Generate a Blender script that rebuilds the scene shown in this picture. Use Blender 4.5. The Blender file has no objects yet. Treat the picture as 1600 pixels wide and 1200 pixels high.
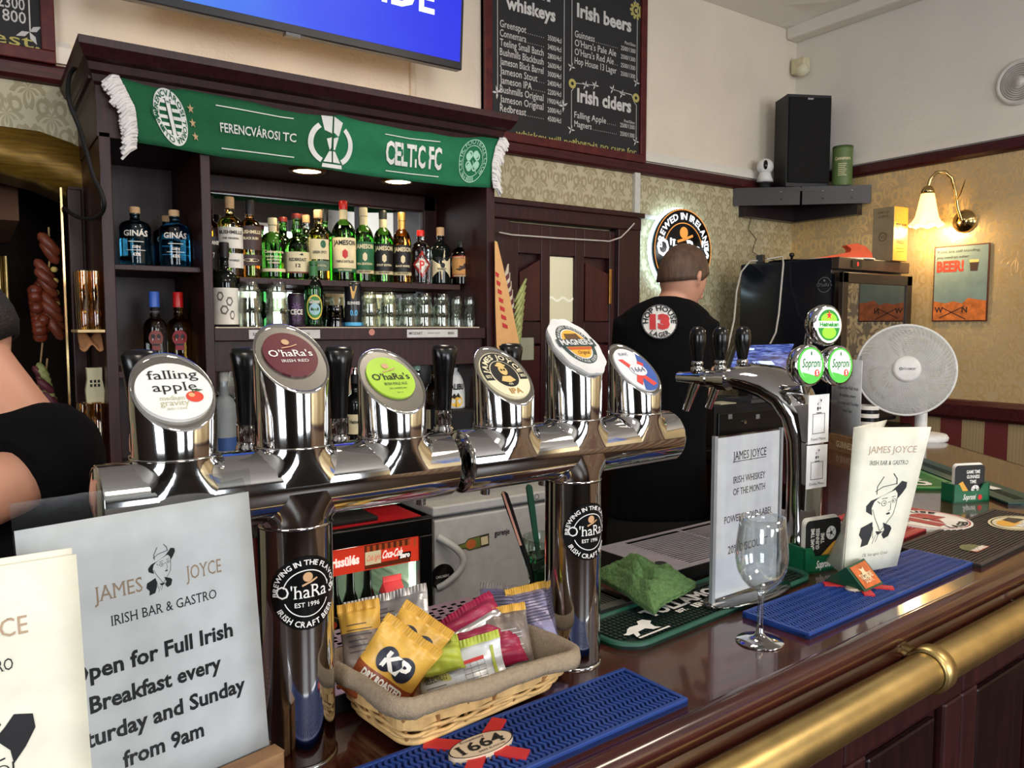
import bpy, bmesh, math, random
from mathutils import Vector, Matrix, Euler
from math import sin, cos, pi, radians, atan2, sqrt, tan
random.seed(7)
SC = bpy.context.scene
COL = SC.collection
# ---------------------------------------------------------------- camera
FPX, CX, CY = 1220.0, 800.0, 600.0
AZ, PITCH, CZ = radians(34.7), radians(4.22), 1.56
CAM = Vector((0, 0, CZ))
cd = bpy.data.cameras.new('camera')
cam = bpy.data.objects.new('camera', cd)
COL.objects.link(cam)
cam.location = CAM
cam.rotation_euler = (pi/2 - PITCH, 0, -AZ)
cd.sensor_width = 36.0
cd.lens = FPX/1600*36
cd.clip_start = 0.02
SC.camera = cam
SC.view_settings.view_transform = 'Standard'
SC.view_settings.look = 'None'
SC.view_settings.gamma = 1.0
SC.view_settings.use_curve_mapping = False
SC.view_settings.exposure = -0.12
SC.cycles.max_bounces = 10
SC.cycles.transparent_max_bounces = 16
SC.cycles.sample_clamp_indirect = 4.0
# ---------------------------------------------------------------- world
wd = bpy.data.worlds.new('world'); SC.world = wd; wd.use_nodes = True
wd.node_tree.nodes['Background'].inputs[0].default_value = (0.55, 0.6, 0.7, 1)
wd.node_tree.nodes['Background'].inputs[1].default_value = 0.4
# ---------------------------------------------------------------- area lights of the room (ceiling panels, seen in the chrome)
LIGHTS = [  # name, location, target, size x, size y, power, colour
    ('window_light', (-2.9, -2.0, 1.9), (0.5, 1.5, 1.3), 1.5, 1.7, 85, (0.93, 0.96, 1.0)),
    ('window_light', (0.6, -4.3, 1.9), (0.9, 1.5, 1.3), 1.3, 1.7, 85, (0.93, 0.96, 1.0)),
    ('window_light', (2.9, -4.3, 1.9), (1.6, 1.5, 1.3), 1.3, 1.7, 85, (0.93, 0.96, 1.0)),
    ('ceiling_light', (0.2, -1.2, 3.2), (0.2, -1.2, 0), 0.6, 0.6, 36, (1.0, 0.86, 0.70)),
    ('ceiling_light', (2.6, -0.6, 3.2), (2.6, -0.6, 0), 0.6, 0.6, 36, (1.0, 0.86, 0.70)),
    ('ceiling_light', (1.3, 1.45, 3.2), (1.3, 1.45, 0), 0.4, 0.4, 16, (1.0, 0.88, 0.74)),
]
for nm, loc, tgt, sx, sy, pw, colr in LIGHTS:
    ld = bpy.data.lights.new(nm, 'AREA'); ld.shape = 'RECTANGLE'; ld.size = sx; ld.size_y = sy
    ld.energy = pw; ld.color = colr
    lo = bpy.data.objects.new(nm, ld); COL.objects.link(lo); lo.location = loc
    lo.rotation_euler = (Vector(tgt)-Vector(loc)).to_track_quat('-Z', 'Y').to_euler()

def lamp(nm, loc, pw, colr, r=0.03, spot=None, tgt=None):
    ld = bpy.data.lights.new(nm, 'SPOT' if spot else 'POINT'); ld.energy = pw; ld.color = colr; ld.shadow_soft_size = r
    if spot: ld.spot_size = radians(spot); ld.spot_blend = 0.6
    lo = bpy.data.objects.new(nm, ld); COL.objects.link(lo); lo.location = loc
    if tgt is not None: lo.rotation_euler = (Vector(tgt)-Vector(loc)).to_track_quat('-Z', 'Y').to_euler()
    return lo

# ---------------------------------------------------------------- where a sight line meets a real plane
_ri = Vector((cos(AZ), -sin(AZ), 0)); _fw = Vector((sin(AZ)*cos(PITCH), cos(AZ)*cos(PITCH), -sin(PITCH)))
_up = _ri.cross(_fw)
def ray(px, py): return _ri*((px-CX)/FPX) + _up*(-(py-CY)/FPX) + _fw
def atn(px, py, n, d):
    r = ray(px, py); return CAM + r*((d - CAM.dot(n))/r.dot(n))
def atY(px, py, y): return atn(px, py, Vector((0, 1, 0)), y)
def atX(px, py, x): return atn(px, py, Vector((1, 0, 0)), x)
def atZ(px, py, z): return atn(px, py, Vector((0, 0, 1)), z)
BA = radians(2.6)                      # the bar is turned a little against the wall
BU = Vector((cos(BA), sin(BA), 0)); BV = Vector((-sin(BA), cos(BA), 0)); UZ = Vector((0, 0, 1))
def atB(px, py, b): return atn(px, py, BV, b)
def bp(a, b, z): return BU*a + BV*b + UZ*z
def ab(p): return p.dot(BU), p.dot(BV)
BM = Matrix.Rotation(BA, 4, 'Z')       # bar frame -> world
BT = 1.10                              # bar top height

# ---------------------------------------------------------------- materials
def srgb(r, g, b):
    f = lambda c: (c/255/12.92 if c/255 <= .04045 else ((c/255+.055)/1.055)**2.4)
    return (f(r), f(g), f(b))
MC = {}
class NT:
    def __init__(s, m): s.t = m.node_tree; s.n = s.t.nodes; s.l = s.t.links
    def add(s, ty, **k):
        nd = s.n.new(ty)
        for a, b in k.items(): setattr(nd, a, b)
        return nd
    def put(s, x, sock):
        if isinstance(x, bpy.types.NodeSocket): s.l.new(x, sock)
        else: sock.default_value = x
    def m(s, op, a, b=0.0, c=0.0):
        nd = s.add('ShaderNodeMath', operation=op); s.put(a, nd.inputs[0]); s.put(b, nd.inputs[1]); s.put(c, nd.inputs[2]); return nd.outputs[0]
    def ramp(s, f, stops):
        nd = s.add('ShaderNodeValToRGB'); e = nd.color_ramp.elements
        while len(e) > 1: e.remove(e[-1])
        for i, (p, c) in enumerate(stops):
            el = e[0] if i == 0 else e.new(p)
            el.position = p; el.color = (*c, 1)
        s.l.new(f, nd.inputs[0]); return nd.outputs[0]
    def mix(s, f, a, b):
        nd = s.add('ShaderNodeMix', data_type='RGBA'); s.put(f, nd.inputs[0])
        s.put(a if isinstance(a, bpy.types.NodeSocket) else (*a, 1), nd.inputs[6]); s.put(b if isinstance(b, bpy.types.NodeSocket) else (*b, 1), nd.inputs[7]); return nd.outputs[2]
def newmat(name):
    m = bpy.data.materials.new(name); m.use_nodes = True
    return m, NT(m), m.node_tree.nodes['Principled BSDF']
def mat(name, col=(200, 200, 200), rough=.5, metal=0, var=.08, vs=30, bump=0, bs=200, emit=0, ecol=None, trans=0, ior=1.45, coat=0, spec=None, alpha=1, stretch=None, lin=False):
    if name in MC: return MC[name]
    m, t, p = newmat(name)
    c = col if lin else srgb(*col)
    geo = t.add('ShaderNodeTexCoord').outputs['Object']
    if stretch:
        mp = t.add('ShaderNodeMapping'); mp.inputs['Scale'].default_value = stretch; t.l.new(geo, mp.inputs[0]); geo = mp.outputs[0]
    nz = t.add('ShaderNodeTexNoise'); nz.inputs['Scale'].default_value = vs; nz.inputs['Detail'].default_value = 3; t.l.new(geo, nz.inputs['Vector'])
    lo = tuple(x*(1-var) for x in c); hi = tuple(min(1, x*(1+var)) for x in c)
    t.l.new(t.ramp(nz.outputs[0], [(.3, lo), (.7, hi)]), p.inputs['Base Color'])
    p.inputs['Roughness'].default_value = rough; p.inputs['Metallic'].default_value = metal
    p.inputs['IOR'].default_value = ior
    if trans: p.inputs['Transmission Weight'].default_value = trans
    if coat: p.inputs['Coat Weight'].default_value = coat; p.inputs['Coat Roughness'].default_value = .08
    if spec is not None: p.inputs['Specular IOR Level'].default_value = spec
    if alpha < 1: p.inputs['Alpha'].default_value = alpha
    if emit:
        p.inputs['Emission Strength'].default_value = emit
        p.inputs['Emission Color'].default_value = (*(srgb(*ecol) if ecol else c), 1)
    if bump:
        n2 = t.add('ShaderNodeTexNoise'); n2.inputs['Scale'].default_value = bs; n2.inputs['Detail'].default_value = 4; t.l.new(geo, n2.inputs['Vector'])
        b = t.add('ShaderNodeBump'); b.inputs['Strength'].default_value = bump; b.inputs['Distance'].default_value = .004
        t.l.new(n2.outputs[0], b.inputs['Height']); t.l.new(b.outputs[0], p.inputs['Normal'])
    MC[name] = m; return m
def wood(name, dark, light, rough=.35, scale=(3, 30, 30), coat=0, bump=.1):
    if name in MC: return MC[name]
    m, t, p = newmat(name)
    mp = t.add('ShaderNodeMapping'); mp.inputs['Scale'].default_value = scale
    t.l.new(t.add('ShaderNodeTexCoord').outputs['Object'], mp.inputs[0])
    nz = t.add('ShaderNodeTexNoise'); nz.inputs['Scale'].default_value = 3; nz.inputs['Detail'].default_value = 6; nz.inputs['Distortion'].default_value = .6
    t.l.new(mp.outputs[0], nz.inputs['Vector'])
    t.l.new(t.ramp(nz.outputs[0], [(.3, srgb(*dark)), (.7, srgb(*light))]), p.inputs['Base Color'])
    p.inputs['Roughness'].default_value = rough; p.inputs['Specular IOR Level'].default_value = .3
    if coat: p.inputs['Coat Weight'].default_value = coat; p.inputs['Coat Roughness'].default_value = .06
    b = t.add('ShaderNodeBump'); b.inputs['Strength'].default_value = bump; b.inputs['Distance'].default_value = .001
    t.l.new(nz.outputs[0], b.inputs['Height']); t.l.new(b.outputs[0], p.inputs['Normal'])
    MC[name] = m; return m
def thin_glass(name, tint=(255, 255, 255), refl=1.0, rough=.02):
    """clear sheet glass: see-through with Fresnel reflections"""
    if name in MC: return MC[name]
    m, t, p = newmat(name); t.n.remove(p)
    out = t.n['Material Output']
    tr = t.add('ShaderNodeBsdfTransparent'); tr.inputs[0].default_value = (*srgb(*tint), 1)
    gl = t.add('ShaderNodeBsdfGlossy'); gl.inputs['Roughness'].default_value = rough
    lw = t.add('ShaderNodeLayerWeight'); lw.inputs[0].default_value = .22
    f = t.m('MULTIPLY', t.m('ADD', t.m('MULTIPLY', lw.outputs['Facing'], .55), .05), refl)
    mx = t.add('ShaderNodeMixShader'); t.l.new(f, mx.inputs[0]); t.l.new(tr.outputs[0], mx.inputs[1]); t.l.new(gl.outputs[0], mx.inputs[2])
    t.l.new(mx.outputs[0], out.inputs[0]); MC[name] = m; return m
def glow(name, col, strength):
    if name in MC: return MC[name]
    m, t, p = newmat(name)
    p.inputs['Base Color'].default_value = (*srgb(*col), 1); p.inputs['Emission Color'].default_value = (*srgb(*col), 1)
    p.inputs['Emission Strength'].default_value = strength; MC[name] = m; return m

def damask(name, base, motif, ax, cw=.10, ch=.14, metal=0.0, rough=.45, zoff=0.0):
    """woven damask wallpaper: half-drop repeat of a mirrored leaf motif"""
    m, t, p = newmat(name)
    sx = t.add('ShaderNodeSeparateXYZ'); t.l.new(t.add('ShaderNodeNewGeometry').outputs['Position'], sx.inputs[0])
    u = t.m('DIVIDE', sx.outputs[ax], cw); v = t.m('DIVIDE', sx.outputs[2], ch)
    nz = t.add('ShaderNodeTexNoise'); nz.inputs['Scale'].default_value = 45; t.l.new(t.add('ShaderNodeNewGeometry').outputs['Position'], nz.inputs['Vector'])
    jit = t.m('MULTIPLY', t.m('SUBTRACT', nz.outputs[0], .5), .30)
    def motifs(uo, vo):
        x = t.m('ABSOLUTE', t.m('SUBTRACT', t.m('FRACT', t.m('ADD', u, uo)), .5))
        y = t.m('SUBTRACT', t.m('FRACT', t.m('ADD', v, vo)), .5)
        r = t.m('SQRT', t.m('ADD', t.m('MULTIPLY', x, x), t.m('MULTIPLY', y, y)))
        th = t.m('ARCTAN2', y, x)
        # palmette: lobed flower
        lob = t.m('ADD', .27, t.m('MULTIPLY', .12, t.m('COSINE', t.m('MULTIPLY', th, 5.0))))
        a = t.m('LESS_THAN', t.m('ADD', r, jit), lob)
        vein = t.m('GREATER_THAN', t.m('SINE', t.m('ADD', t.m('MULTIPLY', r, 26.0), t.m('MULTIPLY', th, 9.0))), -.35)
        # scroll around
        dx = t.m('SUBTRACT', x, .30); dy = t.m('SUBTRACT', y, -.30)
        r2 = t.m('SQRT', t.m('ADD', t.m('MULTIPLY', dx, dx), t.m('MULTIPLY', dy, dy)))
        sc = t.m('LESS_THAN', t.m('ABSOLUTE', t.m('SUBTRACT', t.m('ADD', r2, t.m('MULTIPLY', jit, .3)), .12)), .035)
        return t.m('MAXIMUM', t.m('MULTIPLY', a, vein), sc)
    k = t.m('MAXIMUM', motifs(0.0, 0.0), t.m('MULTIPLY', motifs(.5, .5), .85))
    n2 = t.add('ShaderNodeTexNoise'); n2.inputs['Scale'].default_value = 3; n2.inputs['Detail'].default_value = 4
    k2 = t.m('MULTIPLY', k, .9)
    colr = t.mix(k2, srgb(*base), srgb(*motif))
    dirt = t.mix(t.m('MULTIPLY', t.m('SUBTRACT', n2.outputs[0], .35), .5), colr, srgb(*[int(c*.72) for c in base]))
    t.l.new(dirt, p.inputs['Base Color'])
    p.inputs['Roughness'].default_value = rough
    t.l.new(t.m('MULTIPLY', k, metal), p.inputs['Metallic'])
    b = t.add('ShaderNodeBump'); b.inputs['Strength'].default_value = .35; b.inputs['Distance'].default_value = .001
    t.l.new(k, b.inputs['Height']); t.l.new(b.outputs[0], p.inputs['Normal'])
    return m

# ---------------------------------------------------------------- mesh building
WM = {}
def mw(o): return WM.get(o.name, Matrix.Identity(4)) if o is not None else Matrix.Identity(4)
def tag(o, label=None, cat=None, group=None, kind=None):
    if label: o['label'] = label
    if cat: o['category'] = cat
    if group: o['group'] = group
    if kind: o['kind'] = kind
    return o
def thing(name, label, cat, loc=(0, 0, 0), rz=0.0, group=None, M=None):
    o = bpy.data.objects.new(name, None); COL.objects.link(o); o.empty_display_size = .05
    Mx = M if M is not None else Matrix.Translation(Vector(loc)) @ Matrix.Rotation(rz, 4, 'Z')
    o.matrix_world = Mx; WM[o.name] = Mx
    return tag(o, label, cat, group)
def kids(o): return [c for c in bpy.data.objects if c.parent == o]
def copy_tree(o, M=None, label=None, group=None, parent=None, _ch=None):
    if _ch is None:
        _ch = {}
        for c in bpy.data.objects:
            if c.parent: _ch.setdefault(c.parent.name, []).append(c)
    c = o.copy(); COL.objects.link(c)
    if parent is not None: c.parent = parent
    if M is not None: c.matrix_world = M
    WM[c.name] = M if M is not None else mw(parent)
    if label: c['label'] = label
    if group: c['group'] = group
    for ch in _ch.get(o.name, []): copy_tree(ch, parent=c, _ch=_ch)
    return c
class MB:
    def __init__(s, M=None): s.v = []; s.f = []; s.fm = []; s.fs = []; s.mats = []; s.c = 0; s.M = M or Matrix.Identity(4); s.sm = False
    def use(s, m):
        if m not in s.mats: s.mats.append(m)
        s.c = s.mats.index(m); return s
    def add(s, vs, fs, smooth=None):
        b = len(s.v); s.v += [s.M @ Vector(v) for v in vs]
        sm = s.sm if smooth is None else smooth
        for f in fs: s.f.append(tuple(b+i for i in f)); s.fm.append(s.c); s.fs.append(sm)
    def box(s, x0, x1, y0, y1, z0, z1):
        s.add([(x0,y0,z0),(x1,y0,z0),(x1,y1,z0),(x0,y1,z0),(x0,y0,z1),(x1,y0,z1),(x1,y1,z1),(x0,y1,z1)],
              [(0,3,2,1),(4,5,6,7),(0,1,5,4),(1,2,6,5),(2,3,7,6),(3,0,4,7)], False)
    def prism(s, pts, z0, z1, smooth=False):
        n = len(pts)
        a = sum(pts[i][0]*pts[(i+1)%n][1]-pts[(i+1)%n][0]*pts[i][1] for i in range(n))
        if a < 0: pts = pts[::-1]
        s.add([(x, y, z0) for x, y in pts]+[(x, y, z1) for x, y in pts], [tuple(range(n))[::-1], tuple(range(n, 2*n))], False)
        s.add([(x, y, z0) for x, y in pts]+[(x, y, z1) for x, y in pts], [(i, (i+1)%n, n+(i+1)%n, n+i) for i in range(n)], smooth)
    def rings(s, R, closed_u=True, caps=(False, False), closed_v=False, smooth=True):
        n = len(R[0]); vs = [p for r in R for p in r]; fs = []
        m = len(R)
        for i in range(m if closed_v else m-1):
            j = (i+1) % m
            for k in range(n if closed_u else n-1):
                l = (k+1) % n; fs.append((i*n+k, i*n+l, j*n+l, j*n+k))
        s.add(vs, fs, smooth)
        if caps[0]: s.add(R[0], [tuple(range(n))[::-1]], False)
        if caps[1]: s.add(R[-1], [tuple(range(n))], False)
    def lathe(s, prof, n=24, c=(0, 0), smooth=True, caps=(False, False)):
        s.rings([[(c[0]+r*cos(2*pi*k/n), c[1]+r*sin(2*pi*k/n), z) for k in range(n)] for r, z in prof], caps=caps, smooth=smooth)
    def cyl(s, p0, p1, r0, r1=None, n=20, caps=True, smooth=True):
        p0, p1 = Vector(p0), Vector(p1); r1 = r0 if r1 is None else r1
        d = (p1-p0).normalized(); a = d.orthogonal().normalized(); b = d.cross(a)
        s.rings([[p+(a*cos(2*pi*k/n)+b*sin(2*pi*k/n))*r for k in range(n)] for p, r in ((p0, r0), (p1, r1))], caps=(caps, caps), smooth=smooth)
    def tube(s, pts, r, n=8, closed=False, caps=True, flat=1.0, upv=None):
        pts = [Vector(p) for p in pts]; m = len(pts); R = []
        rr = r if isinstance(r, (list, tuple)) else [r]*m
        prev = None
        for i, p in enumerate(pts):
            d = (pts[(i+1) % m]-pts[i-1]) if closed else (pts[min(i+1, m-1)]-pts[max(i-1, 0)])
            d.normalize()
            if prev is None:
                a = Vector(upv) if upv is not None else d.orthogonal()
                a = (a-d*a.dot(d)).normalized()
            else: a = (prev-d*prev.dot(d)).normalized()
            prev = a; b = d.cross(a)
            R.append([p+(a*cos(2*pi*k/n)*flat+b*sin(2*pi*k/n))*rr[i] for k in range(n)])
        s.rings(R, caps=(caps and not closed,)*2, closed_v=closed)
    def sphere(s, c, r, n=16, sc=(1, 1, 1)):
        c = Vector(c); m = n//2; R = []
        for i in range(1, m):
            t = pi*i/m
            R.append([c+Vector((r*sc[0]*sin(t)*cos(2*pi*k/n), r*sc[1]*sin(t)*sin(2*pi*k/n), -r*sc[2]*cos(t))) for k in range(n)])
        s.rings(R)
        nb = [c+Vector((0, 0, -r*sc[2]))]+R[0]; s.add(nb, [(0, 1+(k+1) % n, 1+k) for k in range(n)], True)
        nb = [c+Vector((0, 0, r*sc[2]))]+R[-1]; s.add(nb, [(0, 1+k, 1+(k+1) % n) for k in range(n)], True)
    def grid(s, f, nu, nv, smooth=True, two=0):
        s.add([f(i/nu, j/nv) for j in range(nv+1) for i in range(nu+1)],
              [(j*(nu+1)+i, j*(nu+1)+i+1, (j+1)*(nu+1)+i+1, (j+1)*(nu+1)+i) for j in range(nv) for i in range(nu)], smooth)
    def build(s, name, m=None, parent=None, world=True, bevel=0, kind=None, label=None, solid=0, sub=0, segs=2):
        me = bpy.data.meshes.new(name)
        Mi = mw(parent).inverted() if (world and parent is not None) else Matrix.Identity(4)
        me.from_pydata([Mi @ v for v in s.v], [], s.f)
        ms = [m] if m is not None else s.mats
        for x in ms: me.materials.append(x)
        if m is None: me.polygons.foreach_set('material_index', s.fm)
        me.polygons.foreach_set('use_smooth', s.fs); me.update()
        o = bpy.data.objects.new(name, me); COL.objects.link(o)
        if parent is not None: o.parent = parent; WM[o.name] = mw(parent)
        if bevel:
            b = o.modifiers.new('edge', 'BEVEL'); b.width = bevel; b.segments = segs; b.limit_method = 'ANGLE'; b.angle_limit = radians(40)
        if solid:
            b = o.modifiers.new('thick', 'SOLIDIFY'); b.thickness = solid; b.offset = 0
        if sub:
            b = o.modifiers.new('soft', 'SUBSURF'); b.levels = sub; b.render_levels = sub
        if kind: o['kind'] = kind
        if label: o['label'] = label
        return o
    # ---- flat printing on a mapped surface: f(x, y, lift) -> point
    def rect(s, f, x0, x1, y0, y1, z=0.0, nx=1, ny=1):
        s.add([f(x0+(x1-x0)*i/nx, y0+(y1-y0)*j/ny, z) for j in range(ny+1) for i in range(nx+1)],
              [(j*(nx+1)+i, j*(nx+1)+i+1, (j+1)*(nx+1)+i+1, (j+1)*(nx+1)+i) for j in range(ny) for i in range(nx)], True)
    def pol(s, f, pts, z=0.0):
        n = len(pts)
        if sum(pts[i][0]*pts[(i+1)%n][1]-pts[(i+1)%n][0]*pts[i][1] for i in range(n)) < 0: pts = pts[::-1]
        s.add([f(x, y, z) for x, y in pts], [tuple(range(n))], False)
    def disc(s, f, cx, cy, rx, ry=None, z=0.0, n=32, r_in=0.0, a0=0.0, a1=2*pi, nr=1):
        ry = rx if ry is None else ry
        full = abs(a1-a0-2*pi) < 1e-6
        R = []
        for j in range(nr+1):
            q = r_in + (1-r_in)*j/nr
            R.append([f(cx+rx*q*cos(a0+(a1-a0)*k/n), cy+ry*q*sin(a0+(a1-a0)*k/n), z) for k in range(n if full else n+1)])
        if r_in == 0: # centre fan
            R = R[1:]; b = [f(cx, cy, z)]+R[0]; m = len(R[0])
            s.add(b, [(0, 1+k, 1+(k+1) % m) for k in range(m if full else m-1)], True)
        if len(R) > 1:
            n2 = len(R[0]); vs = [p for r in R for p in r]
            s.add(vs, [(i*n2+k, (i+1)*n2+k, (i+1)*n2+(k+1) % n2, i*n2+(k+1) % n2) for i in range(len(R)-1) for k in range(n2 if full else n2-1)], True)
    def line(s, f, pts, w, z=0.0):
        for i in range(len(pts)-1):
            (x0, y0), (x1, y1) = pts[i], pts[i+1]; L = sqrt((x1-x0)**2+(y1-y0)**2) or 1e-9
            nx, ny = -(y1-y0)/L*w/2, (x1-x0)/L*w/2; ex, ey = (x1-x0)/L*w*.3, (y1-y0)/L*w*.3
            s.pol(f, [(x0+nx-ex, y0+ny-ey), (x0-nx-ex, y0-ny-ey), (x1-nx+ex, y1-ny+ey), (x1+nx+ex, y1+ny+ey)], z)
    def text(s, t, h, f, x, y, al='c', w=None, z=0.0006, bold=0.0, serif=False, track=1.0, slant=0.0, rot=0.0, tess=0):
        vs, fs, W = glyphs(t, bold, serif, track)
        k = h; kx = h if w is None else w/W
        ox = x - {'c': .5, 'l': 0, 'r': 1}[al]*W*kx
        out = []
        for a, b in vs:
            X, Y = (ox-x)+a*kx+slant*b*k, b*k
            if rot: X, Y = X*cos(rot)-Y*sin(rot), X*sin(rot)+Y*cos(rot)
            out.append(f(x+X, y+Y, z))
        s.add(out, fs, False)
    def arc(s, t, h, f, cx, cy, R, mid, z=0.0006, bold=0.0, inward=False, gap=.14, sy=1.0, serif=False, kx=1.0):
        """text along a circle; mid = angle of its middle; inward=True reads along the bottom"""
        G = [(glyphs(c, bold, serif, 1.0) if c != ' ' else ([], [], .32)) for c in t]
        tot = sum(g[2]*kx+gap for g in G)*h/R
        a = mid + (-tot/2 if inward else tot/2)
        for g in G:
            wd = (g[2]*kx+gap)*h/R; c = a+(wd/2 if inward else -wd/2)
            pts = []
            for gx, gy in g[0]:
                lx = (gx-g[2]/2)*h*kx; ly = gy*h
                if inward: rr = R-ly+0; an = c+lx/R
                else: rr = R+ly; an = c-lx/R
                pts.append(f(cx+rr*cos(an), cy+rr*sin(an)*sy, z))
            if pts: s.add(pts, g[1], False)
            a += wd if inward else -wd
_GC = {}
def _raw(t, bold):
    k = (t, bold)
    if k in _GC: return _GC[k]
    c = bpy.data.curves.new('t', 'FONT'); c.body = t; c.size = 1; c.resolution_u = 2; c.offset = bold; c.fill_mode = 'FRONT'
    o = bpy.data.objects.new('t', c); COL.objects.link(o)
    dg = bpy.context.evaluated_depsgraph_get(); dg.update()
    me = o.evaluated_get(dg).to_mesh()
    vs = [(v.co.x, v.co.y) for v in me.vertices]; fs = [tuple(p.vertices) for p in me.polygons]
    o.evaluated_get(dg).to_mesh_clear(); bpy.data.objects.remove(o); bpy.data.curves.remove(c)
    _GC[k] = (vs, fs); return _GC[k]
_CAP = [None]
def glyphs(t, bold=0.0, serif=False, track=1.0):
    k = (t, bold, serif, track)
    if k in _GC: return _GC[k]
    if _CAP[0] is None: _CAP[0] = max(v[1] for v in _raw('H', 0.0)[0])
    cap = _CAP[0]
    vs, fs = _raw(t, bold)
    if not vs: _GC[k] = ([], [], .3); return _GC[k]
    x0 = min(v[0] for v in vs); x1 = max(v[0] for v in vs)
    vs = [((a-x0)/cap, b/cap) for a, b in vs]; fs = list(fs)
    if serif:
        cnt = {}
        for f in fs:
            for i in range(len(f)):
                e = tuple(sorted((f[i], f[(i+1) % len(f)]))); cnt[e] = cnt.get(e, 0)+1
        for (a, b), n in list(cnt.items()):
            if n != 1: continue
            (xa, ya), (xb, yb) = vs[a], vs[b]; L = abs(xa-xb)
            if L < .03 or L > .34 or abs(ya-yb) > .02: continue
            for lvl, sg in ((0, 1), (1, -1), (.745, -1)):
                if abs(ya-lvl) < .03:
                    xm, d = (xa+xb)/2, L/2+.075; y0 = lvl; y1 = lvl+sg*.055; q = len(vs)
                    vs = vs+[(xm-d, y0), (xm+d, y0), (xm+d, y1), (xm-d, y1)]; fs.append((q, q+1, q+2, q+3) if sg > 0 else (q, q+3, q+2, q+1))
    _GC[k] = (vs, fs, (x1-x0)/cap); return _GC[k]
def flat(O, u, v, n=None):
    O, u, v = Vector(O), Vector(u).normalized(), Vector(v).normalized()
    n = u.cross(v).normalized() if n is None else Vector(n)
    return lambda x, y, z=0.0: O+u*x+v*y+n*z
def wrap(c, r, z0=0.0, a0=-pi/2):
    """a sheet round an upright cylinder: x runs along the girth, y up"""
    return lambda x, y, z=0.0: Vector((c[0]+(r+z)*cos(a0+x/r), c[1]+(r+z)*sin(a0+x/r), z0+y))

# common colours
CHROME = mat('polished_steel', (190, 189, 188), .07, 1, var=.04, vs=8)
STEEL = mat('brushed_steel', (150, 148, 145), .3, 1, var=.1, vs=40)
BRASS = mat('aged_brass', (196, 170, 112), .36, 1, var=.16, vs=18, bump=.05, bs=60)
GOLD = mat('gold_ink', (190, 150, 85), .4, .4)
MAHO = wood('mahogany', (34, 14, 15), (58, 24, 24), .42, (30, 30, 2.5))
MAHOH = wood('mahogany_rail', (46, 18, 20), (78, 32, 32), .3, (2, 30, 30))
BARTOP = wood('bar_top_wood', (44, 20, 16), (74, 34, 26), .16, (2, 22, 22), coat=.6, bump=.05)
BLACK = mat('black_plastic', (14, 14, 15), .28)
BLACKM = mat('matt_black', (12, 12, 13), .7)
WHITE = mat('white_ink', (225, 223, 216), .6)
PAPER = mat('paper', (228, 228, 228), .6, bump=.03)
INK = mat('black_ink', (22, 24, 28), .6)
WPLAS = mat('white_plastic', (215, 214, 210), .35)
RED = mat('red_ink', (190, 40, 42), .5)
CLEAR = thin_glass('clear_glass')
FROST = mat('flour_cream', (205, 195, 172), .5)
# ================================================================ THE ROOM
YW, XW = 2.90, 4.02      # back wall, wall with the sconce
XL, YF, ZC = -3.4, -4.6, 3.34
PLASTER = mat('cream_plaster', (222, 210, 192), .85, var=.05, vs=3, bump=1.0, bs=60)
PLASTER2 = mat('white_plaster', (222, 216, 206), .85, var=.03, vs=3, bump=.35, bs=50)
WALLP = damask('damask_back', (188, 178, 146), (150, 138, 102), 0, .12, .17)
WALLPR = damask('damask_side', (190, 166, 124), (232, 200, 140), 1, .16, .22, metal=.45, rough=.33)
def struct(o): o['kind'] = 'structure'; return o
mb = MB(); mb.box(XL-.1, XW+.1, YF-.1, YW+.1, -.1, 0); struct(mb.build('floor', wood('floor_boards', (36, 25, 19), (58, 40, 29), .4, (12, 2, 2))))
ZP = 2.35
mb = MB().use(PLASTER)
mb.box(XL, XW, YW, YW+.1, ZP, ZC); wb = None
mb.use(WALLP)
mb.box(.33, XW, YW, YW+.1, 0, ZP)
# wall over the arch, its lower edge follows the painted arch
arc_out = [atY(px, py, YW) for px, py in ((-260, 262), (-120, 215), (0, 200), (60, 208), (110, 226), (156, 251), (166, 258))]
pts = [(p.x, p.z) for p in arc_out]
mb.use(WALLP)
for i in range(len(pts)-1):
    (x0, z0), (x1, z1) = pts[i], pts[i+1]
    mb.add([(x0, YW, z0), (x1, YW, z1), (x1, YW, ZP), (x0, YW, ZP)], [(0, 1, 2, 3)])
mb.box(XL, pts[0][0], YW, YW+.1, 0, ZP)
struct(mb.build('wall_back'))
mb = MB().use(PLASTER2); mb.box(XW, XW+.1, YF, YW+.1, ZP+.08, 3.30)
mb.use(WALLPR); mb.box(XW, XW+.1, YF, YW+.1, 1.19, ZP+.08)
m, t, p = newmat('striped_wallpaper')
sx = t.add('ShaderNodeSeparateXYZ'); t.l.new(t.add('ShaderNodeNewGeometry').outputs['Position'], sx.inputs[0])
fr = t.m('FRACT', t.m('DIVIDE', sx.outputs[1], .21))
k = t.m('GREATER_THAN', fr, .5); k3 = t.m('LESS_THAN', t.m('ABSOLUTE', t.m('SUBTRACT', t.m('FRACT', t.m('MULTIPLY', fr, 14)), .5)), .12)
cc = t.mix(k, srgb(104, 40, 38), srgb(168, 146, 104)); cc = t.mix(t.m('MULTIPLY', k3, t.m('MULTIPLY', k, .4)), cc, srgb(120, 96, 66))
t.l.new(cc, p.inputs['Base Color']); p.inputs['Roughness'].default_value = .6
mb.use(m); mb.box(XW, XW+.1, YF, YW+.1, 0, 1.19)
struct(mb.build('wall_right'))
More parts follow.
